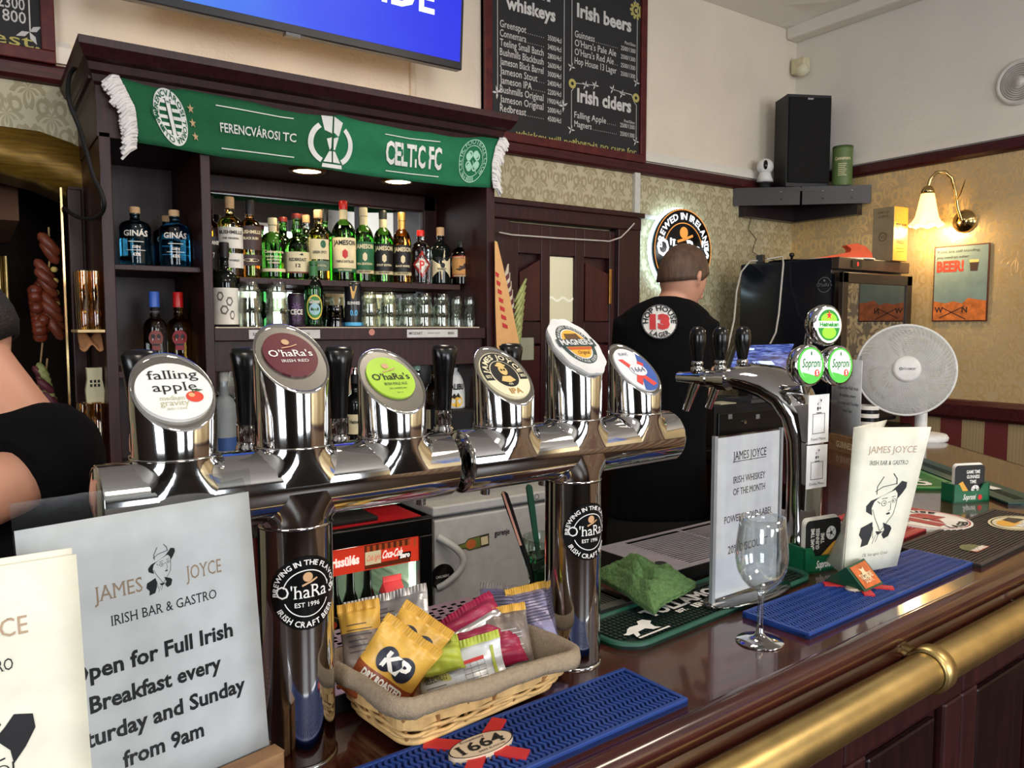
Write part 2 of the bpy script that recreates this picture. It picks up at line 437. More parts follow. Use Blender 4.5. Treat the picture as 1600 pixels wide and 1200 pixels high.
DIM = mat('dim_wall', (54, 46, 40), .8); mb = MB().use(DIM); mb.box(XL-.1, XL, YF, -2.9, 0, ZC); mb.box(XL-.1, XL, -1.1, YW+.1, 0, ZC); mb.box(XL-.1, XL, -2.9, -1.1, 0, 1.0); mb.box(XL-.1, XL, -2.9, -1.1, 2.9, ZC)
struct(mb.build('wall_left'))
mb = MB().use(DIM); mb.box(XL, XW, YF-.1, YF, 0, 1.0); mb.box(XL, XW, YF-.1, YF, 2.9, ZC)
for a, b in ((XL, -.1), (1.3, 2.2), (3.6, XW)): mb.box(a, b, YF-.1, YF, 1.0, 2.9)
struct(mb.build('wall_front'))
# vaulted ceiling: a shallow groin vault that springs from the corner
def ceil_z(x, y):
    d = min(XW-x, YW-y, x-XL, y-YF); return 3.27+.42*(1-math.exp(-max(d, 0)*.35))
mb = MB().use(PLASTER2)
N = 44
mb.grid(lambda u, v: (XL+(XW-XL)*u, YW+(YF-YW)*v, ceil_z(XL+(XW-XL)*u, YW+(YF-YW)*v)), N, N, smooth=False)
struct(mb.build('ceiling', solid=.02))
mb = MB(); mb.box(XW-.10, XW, YF, YW, 3.20, 3.275); struct(mb.build('trim_1', PLASTER2, bevel=.012, label='white ledge along the foot of the vault'))
# windows behind the onlooker
DAY = glow('daylit_window', (225, 236, 250), 3.0)
def window(n, M):
    fr_ = MB(M).use(mat('window_frame_white', (225, 222, 214), .4))
    for a in (-.70, -.02, .66): fr_.box(a, a+.05, -.03, .05, 1.0, 2.9)
    for z in (1.0, 1.9, 2.85): fr_.box(-.7, .7, -.03, .05, z, z+.05)
    w = struct(fr_.build('window_%d' % n))
    for a in (-.65, .03):
        for z in (1.05, 1.95): q = MB(M); q.box(a, a+.63, .03, .04, z, z+.9); q.build('pane', DAY, w)
    for a in (-.78, .56):
        c = MB(M); c.grid(lambda u, v: (a+.22*u, -.10+.025*sin(u*26), .9+2.05*v), 40, 1); c.build('curtain', mat('grey_curtain', (120, 118, 122), .8), w, solid=.004)
window(1, Matrix.Translation((.6, YF, 0))@Matrix.Rotation(pi, 4, 'Z'))
window(2, Matrix.Translation((2.9, YF, 0))@Matrix.Rotation(pi, 4, 'Z'))
window(3, Matrix.Translation((XL, -2.0, 0))@Matrix.Rotation(pi/2, 4, 'Z'))

# picture rails and dado
def rail(name, p0, p1, n, prof, m):
    p0, p1, n = Vector(p0), Vector(p1), Vector(n); mb = MB()
    mb.rings([[p+n*a+UZ*b for a, b in prof] for p in (p0, p1)], smooth=False, caps=(True, True)); return struct(mb.build(name, m))
prof = [(0, 0), (.018, .004), (.028, .016), (.028, .05), (.014, .062), (0, .066)]
xcl = .30
rail('trim_2', (XL, YW, ZP-.035), (xcl, YW, ZP-.035), (0, -1, 0), prof, MAHOH)
rail('trim_3', (1.5, YW, ZP-.035), (XW, YW, ZP-.035), (0, -1, 0), prof, MAHOH)
rail('trim_4', (XW, YW, ZP+.02), (XW, YF, ZP+.02), (-1, 0, 0), prof, MAHOH)
rail('trim_5', (1.5, YW, ZP+.034), (XW, YW, ZP+.034), (0, -1, 0), [(0, 0), (.02, 0), (.02, .028), (.008, .05), (0, .05)], PLASTER2)
rail('trim_6', (XW, YW, ZP+.088), (XW, YF, ZP+.088), (-1, 0, 0), [(0, 0), (.02, 0), (.02, .03), (.008, .06), (0, .06)], PLASTER2)
rail('trim_7', (XL, YW, ZP+.034), (xcl, YW, ZP+.034), (0, -1, 0), [(0, 0), (.02, 0), (.02, .05), (.008, .07), (0, .07)], PLASTER2)
rail('trim_8', (XW, YW, 1.10), (XW, YF, 1.10), (-1, 0, 0), [(0, 0), (.02, .004), (.034, .02), (.034, .075), (.02, .095), (0, .10)], MAHOH)

# painted arch on the wall over the dark passage
mb = MB().use(mat('gold_paint', (122, 92, 30), .38, .45, var=.4, vs=9, stretch=(1, 1, 14)))
inn = [atY(px, py, YW-.02) for px, py in ((-260, 345), (-120, 285), (0, 264), (60, 280), (110, 302), (158, 330), (166, 337))]
R = []
for o_, i_ in zip(arc_out, inn):
    R.append([(o_.x, YW-.03, o_.z), (i_.x, YW-.03, i_.z), (i_.x, YW+.25, i_.z), (o_.x, YW+.02, o_.z)])
mb.rings(R, smooth=True)
struct(mb.build('trim_9', label='olive gold painted arch band'))
# passage behind the arch
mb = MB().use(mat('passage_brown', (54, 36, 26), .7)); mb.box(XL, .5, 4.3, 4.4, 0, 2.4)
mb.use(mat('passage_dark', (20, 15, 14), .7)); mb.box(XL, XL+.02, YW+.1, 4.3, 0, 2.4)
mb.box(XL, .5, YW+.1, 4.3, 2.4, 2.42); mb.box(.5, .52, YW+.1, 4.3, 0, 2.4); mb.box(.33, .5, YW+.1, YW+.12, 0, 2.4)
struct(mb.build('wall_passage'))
mb = MB()
a_, b_ = atY(-60, 250, 3.3), atY(30, 345, 3.3)
mb.box(a_.x, b_.x, 3.3, 4.2, b_.z, 2.3); tag(mb.build('bulkhead', mat('tan_box', (122, 78, 48), .6)), 'tan boxed-in bulkhead hanging above the dark passage', 'bulkhead')
a_, b_ = atY(-30, 400, 3.7), atY(12, 800, 3.7)
r = thing('hanging_rod', 'pair of brass coloured vertical rods inside the dark passage', 'rod', (a_.x+.1, 3.7, 0))
for px in (-2, 9):
    q = MB(); a_ = atY(px, 400, 3.7); q.cyl((a_.x, 3.7, .3), (a_.x, 3.7, a_.z), .011); q.build('rod', BRASS, r)
# dark panelled pier between passage and cabinet, brass edge strip
a_ = atY(92, 300, YW-.05); b_ = atY(172, 300, YW-.05)
pr = thing('wall_panel', 'dark brown wooden side panel with thin brass edge between passage and back bar', 'panel', (a_.x, YW-.02, 0))
mb = MB(); zt = 2.12
mb.box(a_.x+.025, .335, YW-.05, YW, 0, 2.0); mb.build('board', MAHO, pr)
mb = MB(); mb.box(a_.x+.02, a_.x+.06, YW-.075, YW-.05, 0, 1.99); mb.build('stile', MAHO, pr, bevel=.004)
mb = MB(); mb.box(a_.x, a_.x+.006, YW-.08, YW-.05, 0, 1.99); mb.build('edge_strip', mat('brass_strip', (196, 170, 120), .25, 1), pr, label='thin brass strip')

# ================================================================ BACK BAR CABINET
CF = 2.47                 # front of the stiles
X0, X1, XD = .315, 1.625, .595
cab = thing('back_bar_cabinet', 'tall dark mahogany back bar cabinet with stepped cornice, shelves and mirror', 'cabinet', (X0, CF, 0))
def part(nm, m, *bx, bevel=.002, parent=cab, label=None):
    mb = MB()
    for b in bx: mb.box(*b)
    return mb.build(nm, m, parent, bevel=bevel, label=label)
part('side_panel', MAHO, (X0, X0+.03, CF, YW, 0, 2.1))
part('side_panel', MAHO, (X1-.035, X1, CF-.01, YW, 1.085, 2.1))
part('divider', MAHO, (XD-.012, XD+.016, CF, YW, 1.12, 2.1))
part('back_panel', MAHO, (X0+.03, X1-.03, YW-.03, YW-.002, 0, 2.1))
part('header_board', MAHO, (X0-.004, X1+.004, CF, CF+.03, 2.085, 2.24))
part('soffit', MAHO, (X0, X1, CF+.03, YW, 2.085, 2.10))
# cornice swept round three sides
cp = [(0, 2.225), (.012, 2.232), (.018, 2.25), (.035, 2.256), (.042, 2.275), (.065, 2.28), (.09, 2.305), (.092, 2.325), (-.02, 2.325), (-.02, 2.225)]
mb = MB(); xa, xb = X0-.004, X1+.004
R = []
for cx_, cy_, dx, dy in ((xa, YW, -1, 0), (xa, CF, -1, -1), (xb, CF, 1, -1), (xb, YW, 1, 0)):
    R.append([(cx_+dx*a*.5, cy_+dy*a, z) for a, z in cp])
mb.rings(R, smooth=False); mb.build('cornice', MAHO, cab)
part('side_header', MAHO, (X0-.004, X0, CF+.03, YW, 2.085, 2.24)); part('side_header', MAHO, (X1, X1+.004, CF+.03, YW, 2.085, 2.24))
mb = MB(); mb.box(X0-.02, X1+.02, CF, YW, 2.24, 2.25); mb.build('top_board', MAHO, cab)
part('shelf', MAHO, (X0+.03, XD-.012, CF+.03, YW-.03, 1.722, 1.738), label='shelf of the narrow compartment')
part('shelf', MAHO, (X0+.03, XD-.012, CF+.02, YW-.03, 1.41, 1.43))
US = 1.717
part('shelf', MAHO, (XD+.12, X1-.09, 2.56, 2.78, US-.02, US), label='upper bottle shelf')
part('shelf', MAHO, (XD+.016, X1-.035, CF, YW-.03, 1.515, 1.555), label='thick shelf with paper liner')
part('shelf_liner', mat('liner', (205, 190, 168), .6), (XD+.02, X1-.06, CF+.004, 2.78, 1.555, 1.558), bevel=0)
part('apron', MAHO, (XD+.016, X1-.035, CF+.02, CF+.04, 1.42, 1.515))
part('counter', wood('counter_dark', (24, 14, 13), (40, 22, 20), .3, (2, 20, 20)), (X0+.03, X1-.035, 2.33, YW-.03, 1.085, 1.12))
part('plinth', MAHO, (X0+.03, X1, 2.77, YW-.03, 0, 1.085))
# shelf stops on the divider
for z in (1.60, 1.68, 1.78, 1.86): pass
mz0, mz1 = 1.60, 2.022
part('mirror_frame', MAHO, (XD+.05, X1-.04, YW-.07, YW-.03, mz1, 2.085), (XD+.016, XD+.075, YW-.07, YW-.03, 1.56, 2.085), (X1-.10, X1-.035, YW-.07, YW-.03, 1.56, 2.085), bevel=.006)
part('mirror_frame', MAHO, (XD+.65, XD+.665, YW-.075, YW-.045, 1.56, mz1), bevel=.002, label='narrow mullion of the mirror')
part('mirror', mat('mirror_glass', (235, 238, 238), .015, 1, var=0), (XD+.07, X1-.10, YW-.05, YW-.045, 1.5, mz1), bevel=0)
part('mirror', MC['mirror_glass'], (XD+.05, X1-.06, YW-.05, YW-.045, 1.14, 1.40), bevel=0, label='lower strip of mirror')
# price strips and stickers on the shelf edge
fs_ = flat((0, CF-.0015, 0), (1, 0, 0), (0, 0, 1), (0, -1, 0))
mb = MB().use(mat('label_strip', (200, 198, 194), .5))
def PX(px, py, y=CF-.0015): q = atY(px, py, y); return q.x, q.z
for a, b in ((389, 500), (636, 715)):
    x0, z0 = PX(a, 522); x1, z1 = PX(b, 513); mb.rect(fs_, x0, x1, 1.521, 1.549)
mb.use(INK)
x0 = PX(636, 520)[0]; mb.text('MOZART', .009, fs_, x0+.008, 1.531, 'l', bold=.01); mb.text('8000', .009, fs_, PX(700, 520)[0], 1.531, 'l', bold=.01); mb.text('LIQUEUR CREAM', .0045, fs_, PX(668, 520)[0], 1.534, 'l')
x0 = PX(391, 520)[0]; mb.text('SAMBUCA', .009, fs_, x0+.008, 1.531, 'l', bold=.01); mb.text('2 200', .009, fs_, PX(470, 520)[0], 1.531, 'l')
mb.use(mat('copper_dot', (196, 128, 110), .5)); x, z = PX(581, 519); mb.disc(fs_, x, z, .011)
mb.build('shelf_ticket', None, cab, label='white price strips on the shelf edge')
# downlights
for px, py in ((480, 271), (622, 288)):
    q = atY(px, py, 2.60); dl = thing('downlight', 'round recessed downlight glowing in the cabinet soffit, %s' % ('under the cup emblem of the scarf' if px > 500 else 'under the club name on the scarf'), 'light', (q.x, q.y, 2.085), group='downlights in the cabinet')
    if px > 500: dl['label'] = 'round recessed downlight glowing under the soffit beneath the word Celtic'
    mb = MB(); mb.lathe([(.030, -.001), (.045, -.006), (.046, 0)], 28, (q.x, q.y)); mb.M = Matrix.Translation((0, 0, 2.085)); mb = MB(Matrix.Translation((q.x, q.y, 2.084))); mb.lathe([(.046, .0), (.049, -.005), (.062, -.003), (.063, .001)], 28); mb.build('bezel', mat('brass_bezel', (160, 120, 70), .3, 1), dl)
    mb = MB(Matrix.Translation((q.x, q.y, 2.083))); mb.disc(lambda x, y, z=0: (x, -y, z), 0, 0, .046); mb.build('lamp_disc', glow('warm_disc', (255, 226, 176), 14), dl)
    lamp('downlight_lamp', (q.x, q.y, 2.06), 3.6, (1, .78, .5), .03, spot=120, tgt=(q.x, q.y, 0))
for x in (.55, 1.0, 1.4): lamp('cornice_glow', (x, 2.66, 2.30), 1.6, (1, .66, .34), .04)

# ================================================================ SCARF
def quad(cs):  # bilinear patch through four corners on real planes
    a, b, c, d = cs; return lambda u, v: (a*(1-u)+b*u)*(1-v)+(d*(1-u)+c*u)*v
YS = CF-.016
tl, tr, br, bl = atY(186, 119, YS), atY(783, 213, YS), atY(768, 292, YS), atY(215, 223, YS)
top_pts = [(0, 186, 119), (.28, 330, 148), (.45, 440, 168), (.56, 523, 177), (.63, 560, 189), (.75, 640, 204), (.88, 720, 211), (1, 783, 213)]
bot_pts = [(0, 215, 223), (.28, 345, 245), (.45, 440, 257), (.56, 520, 266), (.63, 565, 273), (.75, 640, 283), (.88, 710, 291), (1, 768, 293)]
def lerp_pts(P, u):
    for i in range(len(P)-1):
        if u <= P[i+1][0]+1e-9:
            k = (u-P[i][0])/(P[i+1][0]-P[i][0]); return P[i][1]*(1-k)+P[i+1][1]*k, P[i][2]*(1-k)+P[i+1][2]*k
    return P[-1][1:]
def scf(u, v):   # v 0 bottom .. 1 top
    a = atY(*lerp_pts(bot_pts, u), YS); b = atY(*lerp_pts(top_pts, u), YS)
    p = a*(1-v)+b*v
    p.y -= .006*sin(v*9+u*4)*(1-abs(v-.5))*.6+.010*math.exp(-((u-.56)/.03)**2)*(1-v)*.2+.004*sin(u*17+v*3)
    return p
sf = thing('football_scarf', 'green football scarf with white lettering and fringes pinned along the cabinet header', 'scarf', tl)
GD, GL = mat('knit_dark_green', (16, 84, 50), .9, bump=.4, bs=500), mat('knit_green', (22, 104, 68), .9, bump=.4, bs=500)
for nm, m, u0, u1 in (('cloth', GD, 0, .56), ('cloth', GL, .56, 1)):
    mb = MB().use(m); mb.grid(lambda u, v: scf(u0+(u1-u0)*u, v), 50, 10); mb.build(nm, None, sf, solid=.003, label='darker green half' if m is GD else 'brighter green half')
def smap(x, y, z=0.0):
    p = scf(min(max(x, 0), 1), min(max(y, 0), 1)); p.y -= .005+z; return p
mb = MB().use(mat('scarf_white', (208, 210, 206), .8))
SL = (tr-tl).length; SH = (tl-bl).length; asp = SH/SL
# x runs 0..1 in scarf length; letter sizes need the aspect, so text goes through a scaled map
def sm2(x, y, z=0.0): return smap(x, .5+y/asp, z)
mb.text('FERENCVÁROSI TC', .020, sm2, .385, -.012, 'c', w=.19, bold=.014, z=.0004)
for x0, x1 in ((.285, .475), ): 
    mb.rect(sm2, x0, x1, .045, .0475, 0, 12); mb.rect(sm2, x0, x1, -.052, -.0495, 0, 12)
mb.rect(sm2, .69, .83, .046, .0485, 0, 12); mb.rect(sm2, .69, .83, -.052, -.0495, 0, 12)
mb.text('CELTIC FC', .058, sm2, .762, -.030, 'c', w=.145, bold=.03)
# cup emblem
mb.pol(sm2, [(.532, .062), (.556, .062), (.555, -.015), (.552, -.022)]); mb.pol(sm2, [(.559, .062), (.583, .052), (.564, -.02), (.560, -.02)])
mb.pol(sm2, [(.551, -.024), (.556, -.024), (.556, -.052), (.538, -.052)]); mb.pol(sm2, [(.559, -.024), (.564, -.024), (.577, -.052), (.559, -.052)])
mb.pol(sm2, [(.536, -.056), (.580, -.056), (.580, -.066), (.534, -.066)])
for a0, a1 in ((2.2, 4.2), (-1.05, .85)):
    mb.disc(sm2, .557, -.004, .052, .058, 0, 18, .78, a0, a1)
# round crest left
cx_ = .135
mb.disc(sm2, cx_, 0, .052, .064, 0, 40, .66); mb.rect(sm2, cx_-.006, cx_+.006, -.043, .043)
for k in range(5):
    y = -.034+.017*k; hw = .034*sqrt(max(0, 1-(y/.045)**2)); mb.rect(sm2, cx_-hw, cx_-.009, y-.004, y+.004); mb.rect(sm2, cx_+.009, cx_+hw, y-.004, y+.004)
mb.build('lettering', None, sf)
mb = MB().use(GD)
mb.arc('FERENCVÁROSI TORNA CLUB', .011, sm2, cx_, 0, .038, .25, bold=.02, z=.001, sy=1.22, gap=.1); mb.arc('1899', .011, sm2, cx_, 0, .038, pi+.3, bold=.02, z=.001, sy=1.22)
mb.text('BPEST.IX.K.', .008, sm2, cx_-.004, .036, 'l', w=.07, bold=.02, z=.0012, rot=-pi/2)
mb.disc(sm2, cx_-.050, .004, .010, .014, .0012, 16)
mb.use(mat('scarf_white')); mb.text('E', .012, sm2, cx_-.050, -.002, z=.0018)
mb.use(mat('star_gold', (176, 150, 110), .8))
for y in (.028, -.003, -.034):
    mb.pol(sm2, [(.205+(.011 if k % 2 == 0 else .0045)*sin(k*pi/5), y+(.011 if k % 2 == 0 else .0045)*cos(k*pi/5)) for k in range(10)], .0005)
mb.build('crest', None, sf, label='round striped crest and three stars')
mb = MB().use(mat('crest_line', (150, 196, 172), .8)); cx_ = .925
mb.disc(sm2, cx_, 0, .043, .060, 0, 36, .955); mb.disc(sm2, cx_, 0, .031, .044, 0, 36, .95)
mb.arc('THE CELTIC FOOTBALL CLUB', .009, sm2, cx_, 0, .0335, pi/2+.3, bold=.01, sy=1.4, gap=.1); mb.arc('1888', .009, sm2, cx_, 0, .041, -pi/2, bold=.01, sy=1.38, inward=True)
for k in range(4):
    a = pi/4+k*pi/2
    for da in (-.34, .34): mb.disc(sm2, cx_+.0155*cos(a+da*.6), .021*sin(a+da*.6), .0085, .0115, 0, 14, .0 if da > 0 else .55)
mb.line(sm2, [(cx_, 0), (cx_+.016, -.032)], .002)
mb.build('crest', None, sf, label='four-leaf clover crest')
FR = mat('fringe_yarn', (214, 210, 208), .9, bump=.4, bs=150)
def fringe(path, wid, sgn):
    mb = MB().use(FR); rnd = random.Random(3)
    for i in range(110):
        k = i/109; a = lerp_pts(path, k); p = atY(a[0], a[1], YS-.004-.006*rnd.random()); p.z += rnd.uniform(-.004, .004)
        L = wid*rnd.uniform(.8, 1.1); e = p+Vector((sgn*L*.75, rnd.uniform(-.014, .0), -L*rnd.uniform(.25, .6)))
        mid = (p+e)/2+Vector((0, -.006, .006)); mb.tube([p, mid, e], [.005, .006, .004], 5)
    o = mb.build('fringe', None, sf); o['kind'] = 'stuff'
fringe([(0, 183, 118), (.3, 194, 138), (.6, 210, 170), (.85, 214, 205), (1, 212, 232)], .068, -.75)
fringe([(0, 782, 214), (.3, 774, 232), (.6, 769, 256), (.85, 769, 280), (1, 771, 292)], .062, .62)
mb = MB(); q = atY(783, 213, YS-.01); mb.sphere(q, .008, 10); mb.build('pin', WPLAS, sf)

# ================================================================ TV
q0, q1 = atY(722, 110, 2.60), atY(238, 0, 2.60)
xr = q0.x; zb = q0.z; W_, H_ = 1.23, .70
tv = thing('television', 'large flat television on the wall with a bright blue picture', 'TV', (xr-W_/2, 2.62, zb))
mb = MB(Matrix.Translation((xr-W_/2, 2.60, zb))@Matrix.Rotation(radians(4), 4, 'X'))
mb.box(-W_/2, W_/2, 0, .04, 0, H_); mb.build('housing', mat('tv_black', (24, 24, 30), .3), tv, bevel=.004)
M_ = mb.M
m, t, p = newmat('screen_picture')
nz = t.add('ShaderNodeTexNoise'); nz.inputs['Scale'].default_value = 2.2; nz.inputs['Detail'].default_value = 2
sx = t.add('ShaderNodeSeparateXYZ'); t.l.new(t.add('ShaderNodeTexCoord').outputs['Object'], sx.inputs[0])
f_ = t.m('ADD', t.m('MULTIPLY', sx.outputs[0], -.65), t.m('MULTIPLY', nz.outputs[0], .45))
c_ = t.ramp(t.m('ADD', f_, .12), [(0, srgb(8, 40, 245)), (.35, srgb(10, 70, 250)), (.6, srgb(60, 140, 250)), (.9, srgb(150, 205, 250))])
t.l.new(c_, p.inputs['Emission Color']); p.inputs['Emission Strength'].default_value = .95; p.inputs['Base Color'].default_value = (0, 0, 0, 1)
mb = MB(M_); mb.rect(lambda x, y, z=0: (x, -.001-z, y), -W_/2+.012, W_/2-.012, .028, H_-.012, 0); mb.build('screen', m, tv)
mb = MB(M_); mb.text('INSIDE', .10, lambda x, y, z=0: (x, -.001-z, y), .49, .175, 'r', bold=.02); mb.build('lettering', glow('tv_white', (225, 240, 255), .9), tv)
mb = MB(M_); mb.box(-.06, -.01, .0, .03, -.008, .002); mb.build('sensor', mat('grey_plastic', (90, 90, 92), .4), tv)
mb = MB(); mb.box(xr-W_/2-.2, xr-W_/2+.2, 2.66, 2.885, zb+.15, zb+.5); mb.build('wall_bracket', BLACKM, tv)
# cable cover below the TV
q = atY(651, 130, YW-.01); mb = MB(); mb.box(q.x-.028, q.x-.006, YW-.015, YW, 2.30, 2.9)
tag(mb.build('cable_cover', mat('cable_cover', (208, 196, 178), .5), bevel=.003), 'cream cable cover running down the wall below the television', 'cable cover')

# ================================================================ CHALKBOARDS
SLATE = mat('slate', (34, 34, 36), .75, var=.15, vs=6)
FRAMEW = wood('board_frame', (66, 22, 24), (92, 36, 36), .35, (8, 8, 8))
def chalkboard(x0, x1, z0, z1, label):
    t_ = thing('chalkboard', label, 'chalkboard', ((x0+x1)/2, YW-.03, z0))
    mb = MB(); mb.box(x0, x1, YW-.022, YW-.002, z0, z1); mb.build('slate', SLATE, t_)
    w = .038
    for b in ((x0, x1, z0, z0+w), (x0, x1, z1-w, z1), (x0, x0+w, z0+w, z1-w), (x1-w, x1, z0+w, z1-w)):
        mb = MB(); mb.box(b[0], b[1], YW-.036, YW-.002, b[2], b[3]); mb.build('frame', FRAMEW, t_, bevel=.003)
    return t_, flat((0, YW-.0225, 0), (1, 0, 0), (0, 0, 1), (0, -1, 0))
CHALK = mat('chalk_white', (196, 194, 190), .9); CHALKY = mat('chalk_yellow', (176, 166, 96), .9)
yb = YW-.03
x0 = atY(757, 100, yb).x; x1 = atY(1009, 200, yb).x; z0 = atY(1007, 255, yb).z
cb, f = chalkboard(x0, x1, z0, 3.23, 'framed chalkboard menu of whiskeys, beers and ciders, hung beside the television')
mb = MB().use(CHALK)
yq = YW-.0225
def bpx(px, py): q = atY(px, py, yq); return q.x, q.z
rows = ['Greenspot', 'Connemara', 'Teeling Small Batch', 'Bushmills Blackbush', 'Jameson Black Barrel', 'Jameson Stout', 'Jameson IPA', 'Bushmills Original', 'Jameson Original', 'Redbreast']
prs = ['3500/4cl', '3400/4cl', '2800/4cl', '2600/4cl', '3000/4cl', '2400/4cl', '2200/4cl', '1900/4cl', '2000/4cl', '4500/4cl']
xl, zt_ = bpx(781, 37); xr_, _ = bpx(877, 60); _, zb_ = bpx(781, 169)
for i, (a, b) in enumerate(zip(rows, prs)):
    z = zt_+(zb_-zt_)*i/9.0-.012
    Wr = xr_-xl; wn = min(len(a)*.0155, Wr*.70)
    mb.text(a, .030, f, xl, z, 'l', w=wn, bold=.004); mb.text(b, .022, f, xr_, z-.004, 'r', w=Wr*.23, bold=.006)
    nd = int((Wr*.76-wn-.012)/.012)
    for k in range(max(nd, 0)): mb.rect(f, xl+wn+.010+k*.012, xl+wn+.013+k*.012, z, z+.003)
xc, zc = bpx(830, 18); mb.text('whiskeys', .052, f, xc, zc-.015, w=.27, bold=.035, serif=True); mb.text('Irish', .055, f, xc+.01, zc+.066, w=.19, bold=.035, serif=True)
xs_, _ = bpx(777, 80); xe_, _ = bpx(881, 80)
for x in (xs_, xe_): mb.rect(f, x, x+.003, z0+.20, 3.12)
xl, zt_ = bpx(898, 54); xr_, _ = bpx(993, 60); _, zb_ = bpx(898, 96)
for i, (a, b) in enumerate((('Guinness', '2500/1300'), ("O'Hara's Pale Ale", '2500/1300'), ("O'Hara's Red Ale", '2500/1300'), ('Hop House 13 Lager', '2500/1300'))):
    z = zt_+(zb_-zt_)*i/3.0-.010; Wr = xr_-xl; wn = min(len(a)*.0150, Wr*.68)
    mb.text(a, .030, f, xl, z, 'l', w=wn, bold=.004); mb.text(b, .020, f, xr_, z-.002, 'r', w=Wr*.25, bold=.006)
    for k in range(max(int((Wr*.73-wn-.012)/.012), 0)): mb.rect(f, xl+wn+.010+k*.012, xl+wn+.013+k*.012, z, z+.003)
mb.text('Pint/Glass', .014, f, xr_, zt_+.020, 'r', w=.07, bold=.004)
xc, zc = bpx(945, 34); mb.text('Irish beers', .058, f, xc, zc-.012, w=.34, bold=.035, serif=True)
xc, zc = bpx(945, 160); mb.text('Irish ciders', .058, f, xc, zc-.022, w=.34, bold=.035, serif=True)
_, z1_ = bpx(900, 180); _, z2_ = bpx(900, 194)
for a, z in (('Falling Apple', z1_-.012), ('Magners', z2_-.012)):
    wn = len(a)*.0150; mb.text(a, .028, f, xl, z, 'l', w=wn, bold=.004); mb.text('2500/1300', .020, f, xr_, z-.002, 'r', w=Wr*.25, bold=.006)
    for k in range(max(int((Wr*.73-wn-.012)/.012), 0)): mb.rect(f, xl+wn+.010+k*.012, xl+wn+.013+k*.012, z, z+.003)
mb.text('Pint/Glass', .013, f, xr_, z1_+.012, 'r', w=.07, bold=.004)
xs2, _ = bpx(893, 80); xe2, _ = bpx(995, 80)
_, za = bpx(893, 105); _, zb2 = bpx(893, 125); _, zc2 = bpx(893, 196)
def border(x0, x1, za, zb):
    mb.rect(f, x0, x0+.003, za, zb-.05); mb.rect(f, x1, x1+.003, za, zb-.05); xm = (x0+x1)/2
    mb.line(f, [(x0, zb-.05), (x0+.01, zb-.04), (x0+.02, zb-.01), (xm-.06, zb)], .003); mb.line(f, [(xm+.05, zb), (x1-.03, zb-.005), (x1-.015, zb-.035), (x1, zb-.05)], .003)
    for x, z in ((x0, za), (x1, za), (xm-.06, zb), (xm+.05, zb), (xm-.12, zb-.01), (xm+.11, zb-.012)):
        for a in (0, 1.3, 2.6, 4.2): mb.pol(f, [(x, z), (x+.010*cos(a)-.004*sin(a), z+.010*sin(a)+.004*cos(a)), (x+.024*cos(a), z+.024*sin(a)), (x+.010*cos(a)+.004*sin(a), z+.010*sin(a)-.004*cos(a))])
border(xs2, xe2, za, 3.17); border(xs2, xe2, zc2-.02, zb2)
for x in (xs_, xe_):
    for a in (.6, 1.8, 3.2, 4.6): mb.pol(f, [(x, z0+.2), (x+.012*cos(a)-.005*sin(a), z0+.2+.012*sin(a)+.005*cos(a)), (x+.03*cos(a), z0+.2+.03*sin(a)), (x+.012*cos(a)+.005*sin(a), z0+.2+.012*sin(a)-.005*cos(a))])
mb.build('chalk_writing', None, cb)
mb = MB().use(CHALKY)
x, z = bpx(806, 211); x9 = bpx(930, 220)[0]; mb.text('whiskey will not cure,', .026, f, x, z-.002, 'l', w=x9-x, bold=.004); x, z = bpx(996, 242); x9 = bpx(894, 228)[0]; mb.text('there is no cure for.', .026, f, x, z, 'r', w=x-x9, bold=.004)
x, z = bpx(994, 17); mb.disc(f, x, z, .030, None, .0003, 18, .62); mb.disc(f, x, z, .010, None, .0003, 12)
for k in range(10): mb.disc(f, x+.034*cos(k*.628), z+.034*sin(k*.628), .008, None, .0003, 8)
for xx in (xs2+.006, xe2-.002): mb.disc(f, xx, zb2-.015, .022, None, .0003, 12, .4)
mb.build('chalk_writing', None, cb, label='pale yellow chalk motto and rosette')
xl_, zb_ = (lambda q: (q.x, q.z))(atY(88, 101, yb))
cb2, f = chalkboard(xl_-.95, xl_, zb_, 3.2, 'framed chalkboard above the painted arch, prices in white chalk')
mb = MB().use(CHALK)
x, z = bpx(39, 17); mb.text('2300', .034, f, x, z, 'r', w=.07, bold=.008); mb.text('........', .02, f, x-.10, z, 'r', w=.10)
x, z = bpx(41, 38); mb.text('1800', .034, f, x, z, 'r', w=.075, bold=.008); mb.text('........', .02, f, x-.10, z, 'r', w=.10)
x, z = bpx(46, 50); mb.rect(f, x, x+.004, z, 3.1)
for a in (.6, 3.6, 5.2): mb.pol(f, [(x, z), (x+.018*cos(a)-.008*sin(a), z+.018*sin(a)+.008*cos(a)), (x+.04*cos(a), z+.04*sin(a)), (x+.018*cos(a)+.008*sin(a), z+.018*sin(a)-.008*cos(a))])
mb.build('chalk_writing', None, cb2)
mb = MB().use(CHALKY); x, z = bpx(56, 70); mb.text('best.', .036, f, x+.01, z-.012, 'r', w=.17, bold=.004); mb.build('chalk_writing', None, cb2, label='yellow chalk word')

